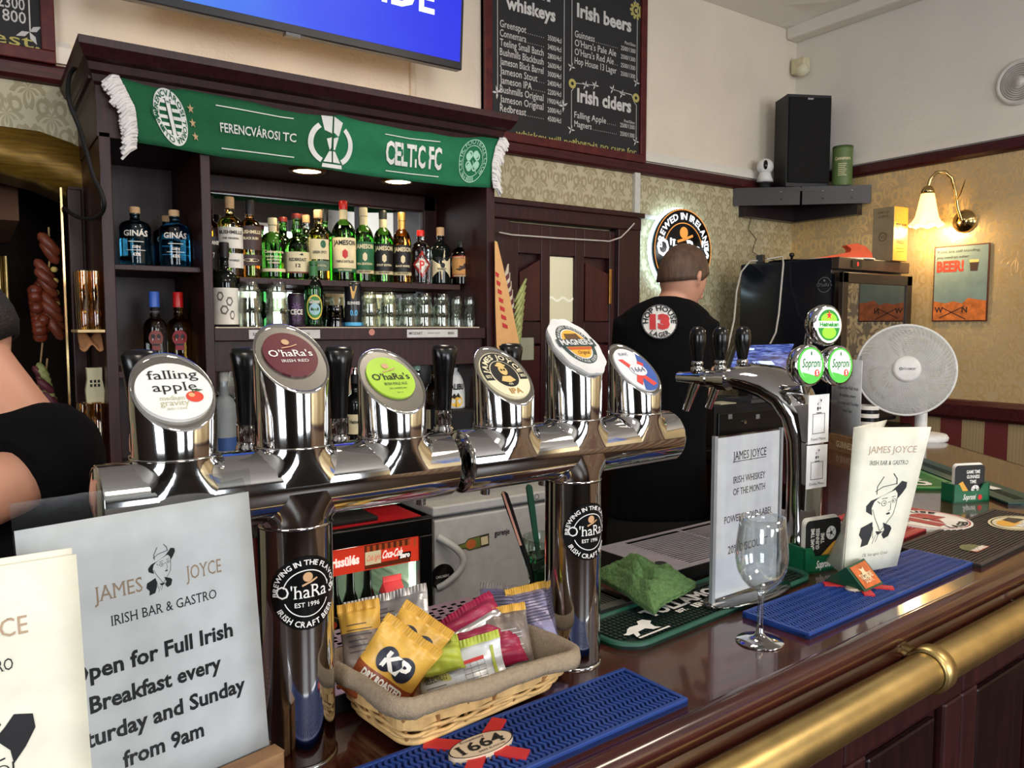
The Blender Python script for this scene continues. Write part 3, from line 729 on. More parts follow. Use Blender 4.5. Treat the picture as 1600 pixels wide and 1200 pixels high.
# ================================================================ DOOR by the back bar
yd = YW-.01
d0, d1 = atY(787, 500, yd).x, atY(953, 500, yd).x
zd = atY(870, 352, yd).z
dr = struct(MB().build('door_1', MAHO)) if False else None
mb = MB(); mb.box(d0-.02, d1+.02, YW-.012, YW+.0, 0, zd-.01); door = struct(mb.build('door_1', wood('door_wood', (38, 15, 18), (58, 24, 27), .35, (20, 20, 2))))
DW = MC['door_wood']; DWR = wood('door_panel_red', (52, 16, 20), (72, 26, 28), .3, (20, 20, 2))
xs = [d0, d0+.07, d0+.23, d0+.30, d0+.435, d0+.50, d0+.70, d1]
k = (d1-d0)
e = [d0, atY(803, 500, yd).x, atY(838, 500, yd).x, atY(852, 500, yd).x, atY(891, 500, yd).x, atY(905, 500, yd).x, atY(944, 500, yd).x, d1]
zp0, zp1 = atY(870, 503, yd).z, atY(870, 402, yd).z
for a, b in ((0, 1), (2, 3), (4, 5), (6, 7)):
    mb = MB(); mb.box(e[a], e[b], YW-.045, YW-.012, 0, zd-.01); mb.build('stile', DW, door, bevel=.003)
for a, b in ((1, 2), (3, 4), (5, 6)):
    for z0_, z1_ in ((zp1+.005, zd-.01), (zp0-.10, zp0), (.8, .9), (0, .2)):
        mb = MB(); mb.box(e[a], e[b], YW-.044, YW-.012, z0_, z1_); mb.build('rail', DW, door, bevel=.003)
def arched(x0, x1, z0, z1, dz0, dz1, y, d, n=8):
    return [(x0, z0), (x1, z0)]+[(x1+(x0-x1)*i/n, z1+dz1*(1-i/n)+dz0*(i/n)+.0) for i in range(n+1)]
for a, b, l, r_ in ((1, 2, -.08, -.02), (5, 6, -.02, -.07)):
    mb = MB(); mb.M = Matrix.Translation((0, YW-.034, 0))@Matrix.Rotation(pi/2, 4, 'X')
    mb.prism(arched(e[a]+.006, e[b]-.006, zp0+.005, zp1, l, r_, 0, 0), 0, .012); mb.build('door_panel', DWR, door, bevel=.008)
    mb = MB(); mb.M = Matrix.Translation((0, YW-.034, 0))@Matrix.Rotation(pi/2, 4, 'X'); mb.prism(arched(e[a]+.006, e[b]-.006, .91, zp0-.11, 0, 0, 0, 0), 0, .012); mb.build('door_panel', DWR, door, bevel=.008)
mb = MB(); mb.box(e[3]+.006, e[4]-.006, YW-.034, YW-.02, .91, zp0-.11); mb.build('door_panel', DWR, door, bevel=.008)
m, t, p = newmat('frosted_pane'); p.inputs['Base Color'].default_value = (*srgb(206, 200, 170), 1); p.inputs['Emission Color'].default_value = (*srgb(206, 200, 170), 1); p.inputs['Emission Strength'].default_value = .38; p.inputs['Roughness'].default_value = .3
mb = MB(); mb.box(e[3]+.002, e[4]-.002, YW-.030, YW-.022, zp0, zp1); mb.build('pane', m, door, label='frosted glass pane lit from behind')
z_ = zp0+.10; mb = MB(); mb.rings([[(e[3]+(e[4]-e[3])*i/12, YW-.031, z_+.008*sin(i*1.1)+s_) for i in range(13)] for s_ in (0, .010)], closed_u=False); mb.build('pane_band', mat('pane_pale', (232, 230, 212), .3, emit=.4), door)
# lining and casing of the doorway
xc0, xc1 = atY(776, 500, YW-.05).x, atY(992, 500, YW-.03).x
mb = MB(); mb.box(xc0-.04, xc1, YW-.07, YW, zd+.0, zd+.075); mb.build('casing', MAHOH if False else MAHO, door, bevel=.006)
mb = MB(); mb.box(xc0-.04, xc1+.01, YW-.085, YW, zd+.06, zd+.085); mb.build('casing', MAHO, door, bevel=.004)
mb = MB(); mb.box(xc0-.04, d0, YW-.06, YW, 0, zd); mb.build('casing', MAHO, door, bevel=.004)
xj = atY(962, 500, YW-.05).x
mb = MB(); mb.box(d1, xj, YW-.05, YW, 0, zd); mb.build('casing', mat('jamb_black', (18, 13, 14), .4), door, bevel=.002)
mb = MB(); mb.box(xj, xc1, YW-.065, YW, 0, zd+.03); mb.build('casing', MAHO, door, bevel=.006)
q = atY(953, 448, YW-.05); mb = MB(); mb.box(q.x-.010, q.x+.006, YW-.058, YW-.045, q.z-.085, q.z+.085); mb.build('hinge', mat('hinge_brass', (150, 110, 60), .35, 1), door, bevel=.002)
# cable looped over the door head, white trunking beside it
mb = MB(); pts = [atY(px, py, YW-.09) for px, py in ((780, 363), (800, 367), (830, 369), (870, 372), (920, 375), (952, 377), (970, 371), (983, 358), (991, 349))]
mb.tube(pts, .0035, 6); tag(mb.build('cable', mat('white_cable', (196, 190, 180), .5)), 'thin pale cable tacked across the head of the panelled door', 'cable')
q = atY(997, 270, YW-.02); mb = MB(); mb.box(q.x-.018, q.x+.018, YW-.02, YW, 1.0, 2.32)
tag(mb.build('cable_trunking', mat('trunking', (196, 194, 186), .5), bevel=.002), 'white vertical cable trunking between the panelled door and the lit sign', 'trunking')
q = atY(1000, 336, YW-.02); q2 = atY(1040, 340, YW-.02); mb = MB(); mb.box(q.x+.02, q2.x+.05, YW-.012, YW, q.z-.014, q.z+.008)
tag(mb.build('cable_trunking', MC['trunking'], bevel=.002), 'short white level trunking leading to the lit round sign', 'trunking')
# ================================================================ THE BAR
EB = .592
e1, e2 = atZ(1472, 692, BT), atZ(1600, 730, BT); e1.z = e2.z = 0
dd = (e2-e1); k = (EB-e2.dot(BV))/dd.dot(BV); e3 = e2+dd*k
e0 = e1-dd*1.1; e0.x = min(e0.x, 3.98)
inner = [bp(-1.3, 1.07, 0), bp(1.72, 1.07, 0), Vector((1.9, 1.35, 0)), Vector((2.45, 2.02, 0)), Vector((3.28, 2.08, 0))]
top_poly = [bp(-1.3, EB, 0), e3, e2, e1, e0]+inner[::-1]
bar = thing('bar_counter', 'long glossy dark mahogany bar counter with moulded edge and panelled front', 'bar counter', bp(.5, .85, 0))
mb = MB(); mb.prism([(p.x, p.y) for p in top_poly], BT-.03, BT); mb.build('bar_top', BARTOP, bar, bevel=.003)
# moulded nosing along the drinkers' side
nose = [(0, 0), (.012, .001), (.022, -.006), (.026, -.018), (.022, -.032), (.008, -.038), (.008, -.046), (.016, -.052), (.016, -.062), (-.012, -.078), (-.022, -.092), (-.022, -.104), (-.04, -.112), (-.06, -.125), (-.06, -.03)]
cor = [(bp(-1.3, EB, 0), BV*-1), (e3, None), (e1, None)]
d1_ = (e3-bp(-1.3, EB, 0)).normalized(); n1 = Vector((d1_.y, -d1_.x, 0)); d2_ = (e1-e3).normalized(); n2_ = Vector((d2_.y, -d2_.x, 0))
mit = (n1+n2_).normalized(); mit = mit/mit.dot(n1)
mb = MB()
R = [[p+n*a+UZ*(BT+b) for a, b in nose] for p, n in ((bp(-1.3, EB, 0), n1), (e3, mit), (e0, n2_))]
for i in range(2): mb.rings([R[i], R[i+1]], smooth=True)
mb.build('moulded_edge', wood('nosing_wood', (40, 16, 14), (66, 27, 23), .2, (2, 24, 24), coat=.5, bump=.04), bar)
# front with raised-and-fielded panels
FBY = EB+.055
mb = MB(BM); mb.box(-1.3, ab(e3)[0]+.05, FBY, FBY+.02, 0, BT-.03); mb.build('front_board', MAHO, bar)
mb = MB(); q0, q1 = e3-n2_*.055, e0-n2_*.055; mb.add([q0, q1, q1+UZ*(BT-.03), q0+UZ*(BT-.03)], [(0, 1, 2, 3)]); mb.build('front_board', MAHO, bar)
for i in range(-3, 7):
    a0 = .30+i*.42
    mb = MB(BM); 
    for bx in ((a0, a0+.42, FBY-.02, FBY, .86, .97), (a0, a0+.42, FBY-.02, FBY, .05, .2), (a0, a0+.07, FBY-.02, FBY, .2, .86), (a0+.35, a0+.42, FBY-.02, FBY, .2, .86)): mb.box(*bx)
    mb.build('panel_frame', MAHO, bar, bevel=.006)
    mb = MB(BM); mb.box(a0+.09, a0+.33, FBY-.012, FBY, .22, .84); mb.build('panel', wood('panel_dark', (20, 11, 12), (36, 18, 19), .25, (20, 20, 2)), bar, bevel=.01)
mb = MB(BM); mb.box(-1.3, 1.7, .98, 1.07, .3, BT-.03); mb.build('inner_board', MAHO, bar)
q = atB(1585, 928, EB-.012); mb = MB()
mb.tube([q+Vector((-.012, 0, -.012)), q+Vector((-.012, -.018, -.010)), q+Vector((-.004, -.024, .0)), q+Vector((.008, -.022, .008)), q+Vector((.014, -.012, .012))], .0022, 8)
tag(mb.build('bag_hook', CHROME), 'small bent chrome hook screwed under the edge of the bar above the brass rail', 'hook')
# brass hand rail
RZ, RB, RR = 1.030, .542, .029
rail_ = thing('bar_rail', 'thick round brass rail running below the edge of the bar', 'rail', bp(.6, RB, RZ))
aj = ab(atB(1452, 1072, RB))[0]
mb = MB(BM); mb.cyl((-1.3, RB, RZ), (3.2, RB, RZ), RR, n=40); mb.build('tube', BRASS, rail_)
for a in (aj, aj-1.1, aj+1.2):
    mb = MB(BM); mb.lathe([(RR+.001, -.016), (RR+.006, -.015), (RR+.0068, 0), (RR+.006, .015), (RR+.001, .016)], 40); 
    vs = [BM @ Vector((a+(BM.inverted()@v).z, RB+(BM.inverted()@v).x, RZ+(BM.inverted()@v).y)) for v in mb.v]; mb.v = vs
    mb.build('collar', BRASS, rail_)
    mb = MB(BM); mb.cyl((a, RB+.02, RZ+.01), (a, FBY, RZ+.02), .014); mb.build('bracket', BRASS, rail_)

# ================================================================ PRINT HELPERS
def hatched_portrait(mb, f, cx, cy, h, z=.0006):
    """the house emblem: man in a hat with round glasses"""
    SX = 1.6; T = lambda P: [(cx+(x-640)/475*h*SX, cy+(795-y)/475*h) for x, y in P]
    for P in ([(604,828),(572,800),(570,765),(590,730),(636,705),(680,670),(704,630),(716,605),(740,615),(742,650),(728,690),(711,725),(708,690),(695,665),(672,680),(626,710),(606,740),(597,780)],
              [(610,870),(556,905),(550,950),(568,985),(564,1030),(600,1018),(614,960),(615,920)],
              [(662,880),(701,905),(711,925),(701,975),(678,990),(664,960),(674,930)],
              [(630,935),(671,940),(644,962)], [(668,822),(684,812),(690,824),(676,830)]): mb.pol(f, T(P), z)
    for P, w in (([(613,690),(611,640),(634,575)], 6), ([(696,625),(693,590),(675,555)], 6), ([(605,672),(636,642),(698,622)], 5), ([(603,790),(614,830),(624,860),(640,900),(652,935)], 4),
              ([(710,720),(710,770),(704,830),(678,890),(655,935)], 4), ([(684,750),(688,795),(678,806)], 3), ([(622,738),(634,752)], 4), ([(670,748),(682,742)], 4), ([(615,905),(622,980)], 4), ([(635,960),(622,1015)], 3), ([(648,962),(638,1005)], 3), ([(640,722),(665,716)], 4), ([(684,712),(700,706)], 4)):
        mb.line(f, T(P), w/475*h, z)
    for x, y, r in ((652, 752, 19), (696, 736, 15)): mb.disc(f, cx+(x-640)/475*h*SX, cy+(795-y)/475*h, r/475*h, None, z, 16, .82)
    for x, y in ((654, 752), (694, 737)): mb.disc(f, cx+(x-640)/475*h*SX, cy+(795-y)/475*h, 5/475*h, None, z, 8)
def harp_badge(f, R, blk, wht, mbb, bronze=None, lit=1.0, z=0.0, top='BREWING IN THE FLAVOUR', bot='IRISH CRAFT BEER', sm='EST 1996'):
    mbb.use(blk); mbb.disc(f, 0, 0, R, None, z, 48, nr=1)
    mbb.use(wht)
    mbb.arc(top, R*.135, f, 0, 0, R*.77, pi/2, bold=.02, gap=.10, z=z+.0004); mbb.arc(bot, R*.15, f, 0, 0, R*.92, -pi/2, bold=.02, inward=True, gap=.14, z=z+.0004)
    mbb.disc(f, 0, 0, R*.64, None, z+.0004, 40, .955, a0=.25, a1=pi-.25); mbb.disc(f, 0, 0, R*.64, None, z+.0004, 40, .955, a0=pi+.4, a1=2*pi-.4)
    for i, ch in enumerate(["O", "'", "h", "a", "r", "a", "'", "s"]): pass
    mbb.text("O'haRa's", R*.34, f, 0, -R*.12, w=R*1.62, bold=.0, serif=True, z=z+.0005)
    mbb.text(sm, R*.12, f, 0, -R*.36, bold=.01, z=z+.0004)
    mbb.use(bronze or mat('bronze_mark', (190, 150, 110), .4)); mbb.disc(f, R*.02, R*.44, R*.13, None, z+.0005, 16); mbb.line(f, [(-R*.12, R*.22), (R*.1, R*.30), (R*.26, R*.38)], R*.05, z+.0005)

# ================================================================ BEER TOWERS
TB, TZ, PR = .787, 1.396, .0385
SATIN = mat('satin_steel', (168, 165, 158), .26, 1, var=.04, vs=10)
SLOT = mat('handle_black', (10, 10, 11), .22)
def blend(mb, c, r, axis_r, z0, z1, n=36, up=1):
    """welded saddle: collar of a stub flaring into a level pipe (axis along a)"""
    R = []
    for k in range(7):
        t = k/6; fl = r*(1+.22*(t**2.2)); ring = []
        for i in range(n):
            th = 2*pi*i/n; x, y = fl*cos(th), fl*sin(th)
            yy = min(abs(y), axis_r*.995)
            zs = TZ+up*sqrt(max(axis_r**2-yy**2, 0)) - up*.0015   # foot on the pipe
            top = z0
            ring.append((c[0]+x, c[1]+(y if abs(y) < axis_r*.995 else math.copysign(axis_r*.995, y)), top*(1-t)+zs*t))
        R.append(ring)
    mb.rings(R)
def stub(parent, a, zf, zb, badge):
    """slant-cut lens housing"""
    t = atan2(zb-zf, 2*PR); zc = (zf+zb)/2; zc0 = 1.4365
    M = BM @ Matrix.Translation((a, TB, 0))
    mb = MB(M); n = 40
    ring = lambda r, dz: [(r*cos(2*pi*i/n), r*sin(2*pi*i/n), zc+dz+r*sin(2*pi*i/n)*tan(t)) for i in range(n)]
    low = [(PR*cos(2*pi*i/n), PR*sin(2*pi*i/n), zc0) for i in range(n)]
    r0 = PR
    mb.rings([low, ring(r0, -.0015), ring(r0*.985, .0008), ring(r0*.955, .0008), ring(r0*.93, -.0012)]); st = mb.build('badge_housing', CHROME, parent)
    mb = MB(BM); blend(mb, (a, TB), PR+.0008, PR, zc0-.0005, 0); mb.lathe([(PR+.0015, zc0-.001), (PR+.0022, zc0), (PR+.0015, zc0+.001), (PR, zc0+.0012)], 40, (a, TB)); mb.build('welded_collar', CHROME, parent)
    mb = MB(M); mb.add([(0, 0, zc-.0014)]+ring(r0*.95, -.0014), [(0, 1+i, 1+(i+1) % n) for i in range(n)], True); mb.build('face_plate', SATIN, parent)
    O = M @ Vector((0, 0, zc)); v = (BV*cos(t)+UZ*sin(t))
    f = flat(O, BU, v)
    badge(f, parent, PR, PR/cos(t))
def plate(mb, f, cx, cy, rx, ry, m, th=.0015):
    n = 40; mb.use(m); mb.disc(f, cx, cy, rx, ry, th, n)
    mb.rings([[f(cx+rx*cos(2*pi*i/n), cy+ry*sin(2*pi*i/n), z) for i in range(n)] for z in (-.002, th)], smooth=False)
def b_apple(f, par, rx, ry):
    mb = MB(); plate(mb, f, 0, -.003, .0345, .0370, mat('badge_white', (226, 226, 222), .35), .003)
    mb.use(INK); mb.text('falling', .0115, f, .002, .012, w=.046, serif=True, z=.0036); mb.text('apple', .0115, f, .001, -.004, w=.040, serif=True, z=.0036)
    g = mat('pale_olive', (176, 178, 140), .5); mb.use(g); mb.text('medium', .0055, f, -.004, -.0155, w=.022, serif=True, z=.0036); mb.text('gravity', .0072, f, -.003, -.0225, w=.026, serif=True, z=.0036); mb.text('IRISH CIDER', .0026, f, -.002, -.028, w=.018, z=.0036)
    mb.use(mat('apple_red', (206, 66, 48), .5)); mb.disc(f, .0165, -.0125, .0080, .0072, .0037, 20); mb.use(mat('apple_blush', (236, 160, 110), .5)); mb.disc(f, .014, -.0105, .003, .0028, .0040, 12)
    mb.use(mat('leaf_dark', (56, 84, 50), .5)); mb.pol(f, [(.017, -.006), (.021, -.003), (.026, -.0045), (.021, -.006)], .0040); mb.line(f, [(.0165, -.008), (.0155, -.002)], .001, .004)
    mb.build('badge', None, par, label='white oval badge lettered falling apple')
def b_oharas(name, c1, ink, l2, l3=None):
    def fn(f, par, rx, ry):
        mb = MB(); plate(mb, f, 0, .004, .0285, .0325, c1, .0008)
        mb.use(ink); mb.text("O'haRa's", .0095, f, 0, .000, w=.047, serif=True, bold=.01, z=.0014); mb.text(l2, .0040, f, .002, -.0085, w=.029, serif=True, z=.0014)
        if l3: mb.text(l3, .0024, f, .002, -.0150, w=.022, z=.0014); mb.text('ABV 5.2%', .0018, f, .002, -.0210, w=.008, z=.0014)
        mb.use(mat('bronze_mark', (190, 150, 110), .4)); mb.disc(f, -.001, .0215, .0042, .0042, .0015, 16); mb.line(f, [(-.007, .0125), (.003, .0145), (.010, .0175)], .0014, .0015)
        mb.build('badge', None, par, label=name)
    return fn
def b_joyce(f, par, rx, ry):
    blk, cr = mat('badge_black', (26, 28, 30), .4), mat('badge_cream', (222, 212, 178), .5)
    mb = MB(); plate(mb, f, 0, -.001, .0335, .0400, cr, .0010)
    mb.use(blk); mb.disc(f, 0, -.001, .0325, .0388, .0014, 40); mb.use(cr); mb.disc(f, 0, -.001, .0205, .0245, .0017, 32)
    mb.pol(f, [(-.0305, -.010), (.0305, -.010)]+[(.0325*cos(a), -.001+.0388*sin(a)) for a in [-.24-(pi-.48)*i/14 for i in range(15)]], .0016)
    mb.use(blk); mb.disc(f, 0, .000, .0190, .0225, .0020, 32)
    mb.use(cr); mb.arc('JAMES JOYCE', .0068, f, 0, -.001, .0228, pi/2, bold=.03, z=.002, sy=1.2); mb.text('ESTD', .0045, f, -.0262, -.006, w=.008, bold=.03, z=.002); mb.text('2023', .0045, f, .0262, -.006, w=.008, bold=.03, z=.002)
    mb.use(GOLD); mb.text('IPA', .0085, f, .002, -.0335, w=.019, bold=.03, z=.0021)
    mb.use(mat('badge_sand', (206, 176, 110), .5)); mb.disc(f, 0, .006, .0062, .0085, .0024, 16); mb.disc(f, 0, .0145, .0080, .0025, .0025, 16); mb.disc(f, 0, .0155, .0050, .0045, .0026, 16)
    mb.pol(f, [(-.011, -.012), (-.006, -.004), (.006, -.004), (.011, -.012), (.0, -.0155)], .0024); mb.use(blk); mb.disc(f, -.0022, .0065, .0016, .002, .0028, 10); mb.disc(f, .0022, .0065, .0016, .002, .0028, 10)
    mb.use(cr); mb.text('4.5%', .0030, f, .0, -.0192, w=.007, bold=.02, z=.0024)
    mb.build('badge', None, par, label='black and cream oval badge with a portrait and the letters IPA')
def b_magners(f, par, rx, ry):
    gy = mat('badge_greywhite', (214, 214, 212), .4)
    mb = MB(); pts = [(.034*sin(a)*(1 if True else 1), .046*cos(a)) for a in [2*pi*i/10+.31 for i in range(10)]]
    pts = []
    for i in range(40):
        a = 2*pi*i/40; q = 1+.03*cos(5*a*2); pts.append((.0385*cos(a)*q, .0535*sin(a)*q))
    mb.use(gy); mb.pol(f, pts, .009); n = len(pts); mb.rings([[f(x*.92, y*.92, -.0015) for x, y in pts], [f(x, y, .0055) for x, y in pts], [f(x, y, .009) for x, y in pts]], smooth=False)
    dk, am = mat('badge_slate', (60, 74, 72), .4), mat('badge_amber', (226, 168, 66), .4)
    mb.use(dk); mb.disc(f, 0, .002, .0285, .0370, .0096, 36); mb.use(gy); mb.disc(f, 0, .002, .0225, .0290, .0099, 32); mb.use(am); mb.disc(f, 0, .002, .0205, .0270, .0102, 32)
    mb.use(gy); mb.arc('MAGNERS ORIGINAL', .0034, f, 0, .002, .0238, pi/2, bold=.02, z=.0102, sy=1.3, gap=.3); mb.arc('VINTAGE CIDER', .0034, f, 0, .002, .0272, -pi/2, bold=.02, z=.0102, sy=1.3, inward=True, gap=.3)
    mb.use(mat('badge_brown', (92, 66, 38), .5)); mb.pol(f, [(-.014, .010), (.014, .010), (.011, .0215), (-.011, .0215)], .0104)
    mb.use(dk); mb.pol(f, [(-.0325, -.004), (.0325, -.004), (.0325, .0105), (-.0325, .0105)], .0108); mb.use(gy); mb.text('MAGNERS', .0098, f, 0, -.001, w=.056, bold=.03, serif=True, z=.0114)
    mb.use(mat('badge_rust', (190, 88, 50), .5)); mb.pol(f, [(-.020, -.0095), (.020, -.0095), (.0215, -.005), (-.0215, -.005)], .0108); mb.use(mat('badge_brown')); mb.text('Original', .0066, f, .001, -.0180, w=.020, slant=.25, z=.0106)
    mb.build('badge', None, par, label='raised pale ten-sided badge lettered Magners')
def b_blanc(f, par, rx, ry):
    mb = MB(); bw = mat('badge_ice', (220, 222, 226), .35); bl = mat('badge_blue', (64, 92, 160), .4); rd = mat('badge_coral', (216, 74, 66), .4)
    plate(mb, f, 0, -.002, .0325, .0425, bw, .0012)
    mb.use(bl); mb.pol(f, [(.0325*cos(a), -.002+.0425*sin(a)) for a in [-1.9+2.75*i/20 for i in range(21)]], .0016)
    mb.use(rd)
    for q in ([(-.022, .018), (-.013, .018), (.020, -.032), (.010, -.036)], [(.014, .014), (.022, .008), (-.010, -.034), (-.016, -.026)]): mb.pol(f, q, .0019)
    mb.use(bw); mb.disc(f, .003, -.004, .0155, .0120, .0022, 28); mb.use(mat('badge_navy', (40, 44, 84), .4)); mb.text('1664', .0092, f, .003, -.0085, w=.024, serif=True, z=.0026); mb.text('BLANC', .0052, f, -.004, .026, w=.018, z=.0020)
    mb.build('badge', None, par, label='white and blue badge with a red cross and the number 1664')
ZF, ZB = 1.464, 1.534
def tower(aC, badges, label):
    tw = thing('beer_tower', label, 'beer tower', M=BM @ Matrix.Translation((aC, TB, BT)))
    L = .187
    mb = MB(BM); n = 40; R = []
    for x, r in ((-L, PR*.93), (-L, PR*.985), (-L+.002, PR), (L-.002, PR), (L, PR*.985), (L, PR*.93)):
        R.append([(aC+x, TB+r*cos(2*pi*i/n), TZ+r*sin(2*pi*i/n)) for i in range(n)])
    mb.rings(R); mb.build('cross_pipe', CHROME, tw)
    for sx_ in (-1, 1):
        mb = MB(BM); x = aC+sx_*(L-.0005); mb.rings([[(x+sx_*dx, TB+r*cos(2*pi*i/n), TZ+r*sin(2*pi*i/n)) for i in range(n)] for dx, r in ((0, PR*.94), (.0012, PR*.9), (.003, PR*.55), (.0035, PR*.05))]); mb.build('end_cap', CHROME, tw)
    mb = MB(BM); R = [[(aC+r*cos(2*pi*i/n), TB+r*sin(2*pi*i/n), z) for i in range(n)] for z, r in ((BT+.004, PR), (1.352, PR))]
    mb.rings(R); mb.build('column', CHROME, tw)
    mb = MB(BM); mb.lathe([(PR, 1.3525), (PR+.0012, 1.354), (PR, 1.3555)], 40, (aC, TB)); R = []
    for k in range(7):
        t = k/6; fl = PR*(1+.16*t*t); ring = []
        for i in range(n):
            th = 2*pi*i/n; y = fl*sin(th); y = max(-PR*.99, min(PR*.99, y)); zs = TZ-sqrt(PR**2-y*y)+.0015; ring.append((aC+fl*cos(th), TB+y, 1.3555*(1-t)+zs*t if zs > 1.3555 else 1.3555*(1-t)+zs*t))
        R.append(ring)
    mb.rings(R); mb.build('welded_collar', CHROME, tw)
    mb = MB(BM); mb.lathe([(.0405, BT), (.0405, BT+.002), (PR, BT+.003)], 40, (aC, TB), caps=(True, False)); mb.build('foot_ring', CHROME, tw)
    for i, b in enumerate(badges):
        d = (.029 if i == 1 else 0); stub(tw, aC+(i-1)*.1175, ZF+d, ZB+d, b)
    # round maker's badge wrapped on the column, turned towards the drinkers
    fw = wrap((0, 0), PR+.0004, 1.288, a0=-pi/2-.10); M_ = BM @ Matrix.Translation((aC, TB, 0))
    mb = MB(M_); fb = lambda x, y, z=0.0: fw(x, y, z)
    mb.use(mat('badge_gloss_black', (12, 12, 14), .2))
    R = .0385; rr = [[fb(R*q*cos(2*pi*i/40), R*q*sin(2*pi*i/40), .0004) for i in range(40)] for q in (.02, .2, .4, .6, .8, 1)]; mb.rings(rr[::-1])
    hb = MB(M_); harp_badge(fb, R, BLACK, mat('badge_ink_white', (222, 220, 216), .5), hb, z=.0008)
    # drop the flat disc, keep print
    mb.v += hb.v[0:0]
    o = mb.build('column_badge', None, tw, label='round black badge wrapped on the column')
    hb.f, hb.fm, hb.fs = zip(*[(f_, m_, s_) for f_, m_, s_ in zip(hb.f, hb.fm, hb.fs) if hb.mats[m_] is not BLACK]); hb.f, hb.fm, hb.fs = list(hb.f), list(hb.fm), list(hb.fs)
    hb.build('badge_print', None, o)
    # taps on the bartender's side
    for i in range(3):
        a = aC+(i-1)*.1175
        mb = MB(BM); mb.cyl((a, TB+PR-.004, TZ+.004), (a, .955, TZ+.004), .0125); mb.cyl((a, TB+PR-.002, TZ+.004), (a, TB+PR+.012, TZ+.004), .019); mb.cyl((a, .955, TZ+.004), (a, .99, TZ-.05), .010, .008); mb.cyl((a, .99, TZ-.05), (a, .995, TZ-.10), .0075)
        tp = mb.build('tap', CHROME, tw)
        mb = MB(BM); mb.lathe([(.013, 1.405), (.014, 1.418), (.0105, 1.42), (.0125, 1.424), (.0125, 1.443)], 20, (a, .93), caps=(True, True)); mb.build('ferrule', CHROME, tp)
        mb = MB(BM); R_ = []
        for z, wx, wy, oy in ((1.443, .011, .010, 0), (1.46, .0125, .011, 0), (1.49, .0140, .012, -.001), (1.513, .0175, .013, -.003), (1.528, .0200, .012, -.004), (1.534, .0165, .008, -.003), (1.535, .006, .003, -.003)):
            R_.append([(a+wx*cos(2*pi*k/18), .93+oy+wy*sin(2*pi*k/18), z) for k in range(18)])
        mb.rings(R_, caps=(True, True)); mb.build('handle', SLOT, tp)
    return tw
T1 = tower(.3105, [b_apple, b_oharas('dark red oval badge of a red ale', mat('badge_wine', (88, 26, 38), .3), WHITE, 'IRISH RED'), b_oharas('lime green oval badge of a pale ale', mat('badge_lime', (158, 196, 52), .4), INK, 'IRISH PALE ALE', 'DRY HOPPED IPA')],
   'chrome T-shaped beer tower with three slanted badges, white one reading falling apple')
T2 = tower(.7045, [b_joyce, b_magners, b_blanc], 'chrome T-shaped beer tower with three slanted badges, the last one reading 1664')

# ================================================================ MATS, TRAYS
BLUE = mat('mat_blue', (26, 58, 128), .5, bump=.05); BLUED = mat('mat_blue_dark', (12, 26, 70), .6)
def runner(name, label, cat, FL, FR, BR, h=.010, ribs='wave', rim=.006, cm=BLUE, cd=BLUED, z0=BT, group=None, nrib=None):
    """rubber bar runner: frame + raised ribs; corners are points on the bar"""
    u = (FR-FL); L = u.length; u.normalize(); v = Vector((-u.y, u.x, 0)); Wd = (BR-FR).dot(v)
    M = Matrix(((u.x, v.x, 0, FL.x), (u.y, v.y, 0, FL.y), (0, 0, 1, z0), (0, 0, 0, 1)))
    r = thing(name, label, cat, M=M, group=group)
    mb = MB(M); mb.box(0, L, 0, Wd, 0, h*.6); mb.build('base', cd, r)
    mb = MB(M)
    for b in ((0, L, 0, rim), (0, L, Wd-rim, Wd), (0, rim, rim, Wd-rim), (L-rim, L, rim, Wd-rim)): mb.box(b[0], b[1], b[2], b[3], 0, h)
    mb.build('border', cm, r, bevel=.001)
    mb = MB(M)
    if ribs == 'wave':
        p = .0072; n = int((L-2*rim)/p)
        for i in range(n):
            x = rim+p*(i+.5); m_ = int(Wd/.0045); ph = .0
            pts = [(x+.0021*sin(2*pi*(j/m_)*Wd/.0175), rim+(Wd-2*rim)*j/m_) for j in range(m_+1)]
            w = .0022
            mb.rings([[(X-w, Y, h*.6), (X-w*.8, Y, h*.96), (X+w*.8, Y, h*.96), (X+w, Y, h*.6)] for X, Y in pts], closed_u=False, smooth=False)
    elif ribs == 'line':
        n = int((Wd-2*rim)/.0075)
        for i in range(n):
            y = rim+.0075*(i+.25); mb.box(rim, L-rim, y, y+.0038, h*.6, h*.95)
    elif ribs == 'dots':
        p = .0085
        for i in range(int((L-2*rim)/p)):
            for j in range(int((Wd-2*rim)/p)):
                x, y = rim+p*(i+.5), rim+p*(j+.5); q = .0028; mb.box(x-q*1.1, x+q*1.1, y-q, y+q, h*.6, h*.9)
    o = mb.build('ribs', cm if ribs != 'dots' else cd, r); o['kind'] = 'stuff'
    return r, M, L, Wd, h
z_ = BT+.01
FRl = atZ(1075, 1090, z_); BRl = atZ(980, 1040, z_); uu = Vector((cos(radians(1.2)), sin(radians(1.2)), 0))
m1, M1, L1, W1, h1 = runner('bar_runner', 'blue rubber bar runner with wavy ribs under the wicker snack basket', 'bar mat', FRl-BU*.555, FRl, BRl)
m2, M2, L2, W2, h2 = runner('bar_runner', 'blue rubber bar runner with wavy ribs under the standing menu card, beside the wine glass', 'bar mat', atZ(1265, 990, z_), atZ(1520, 878, z_), atZ(1415, 860, z_))
WOODB = mat('mat_beige', (206, 186, 160), .5)
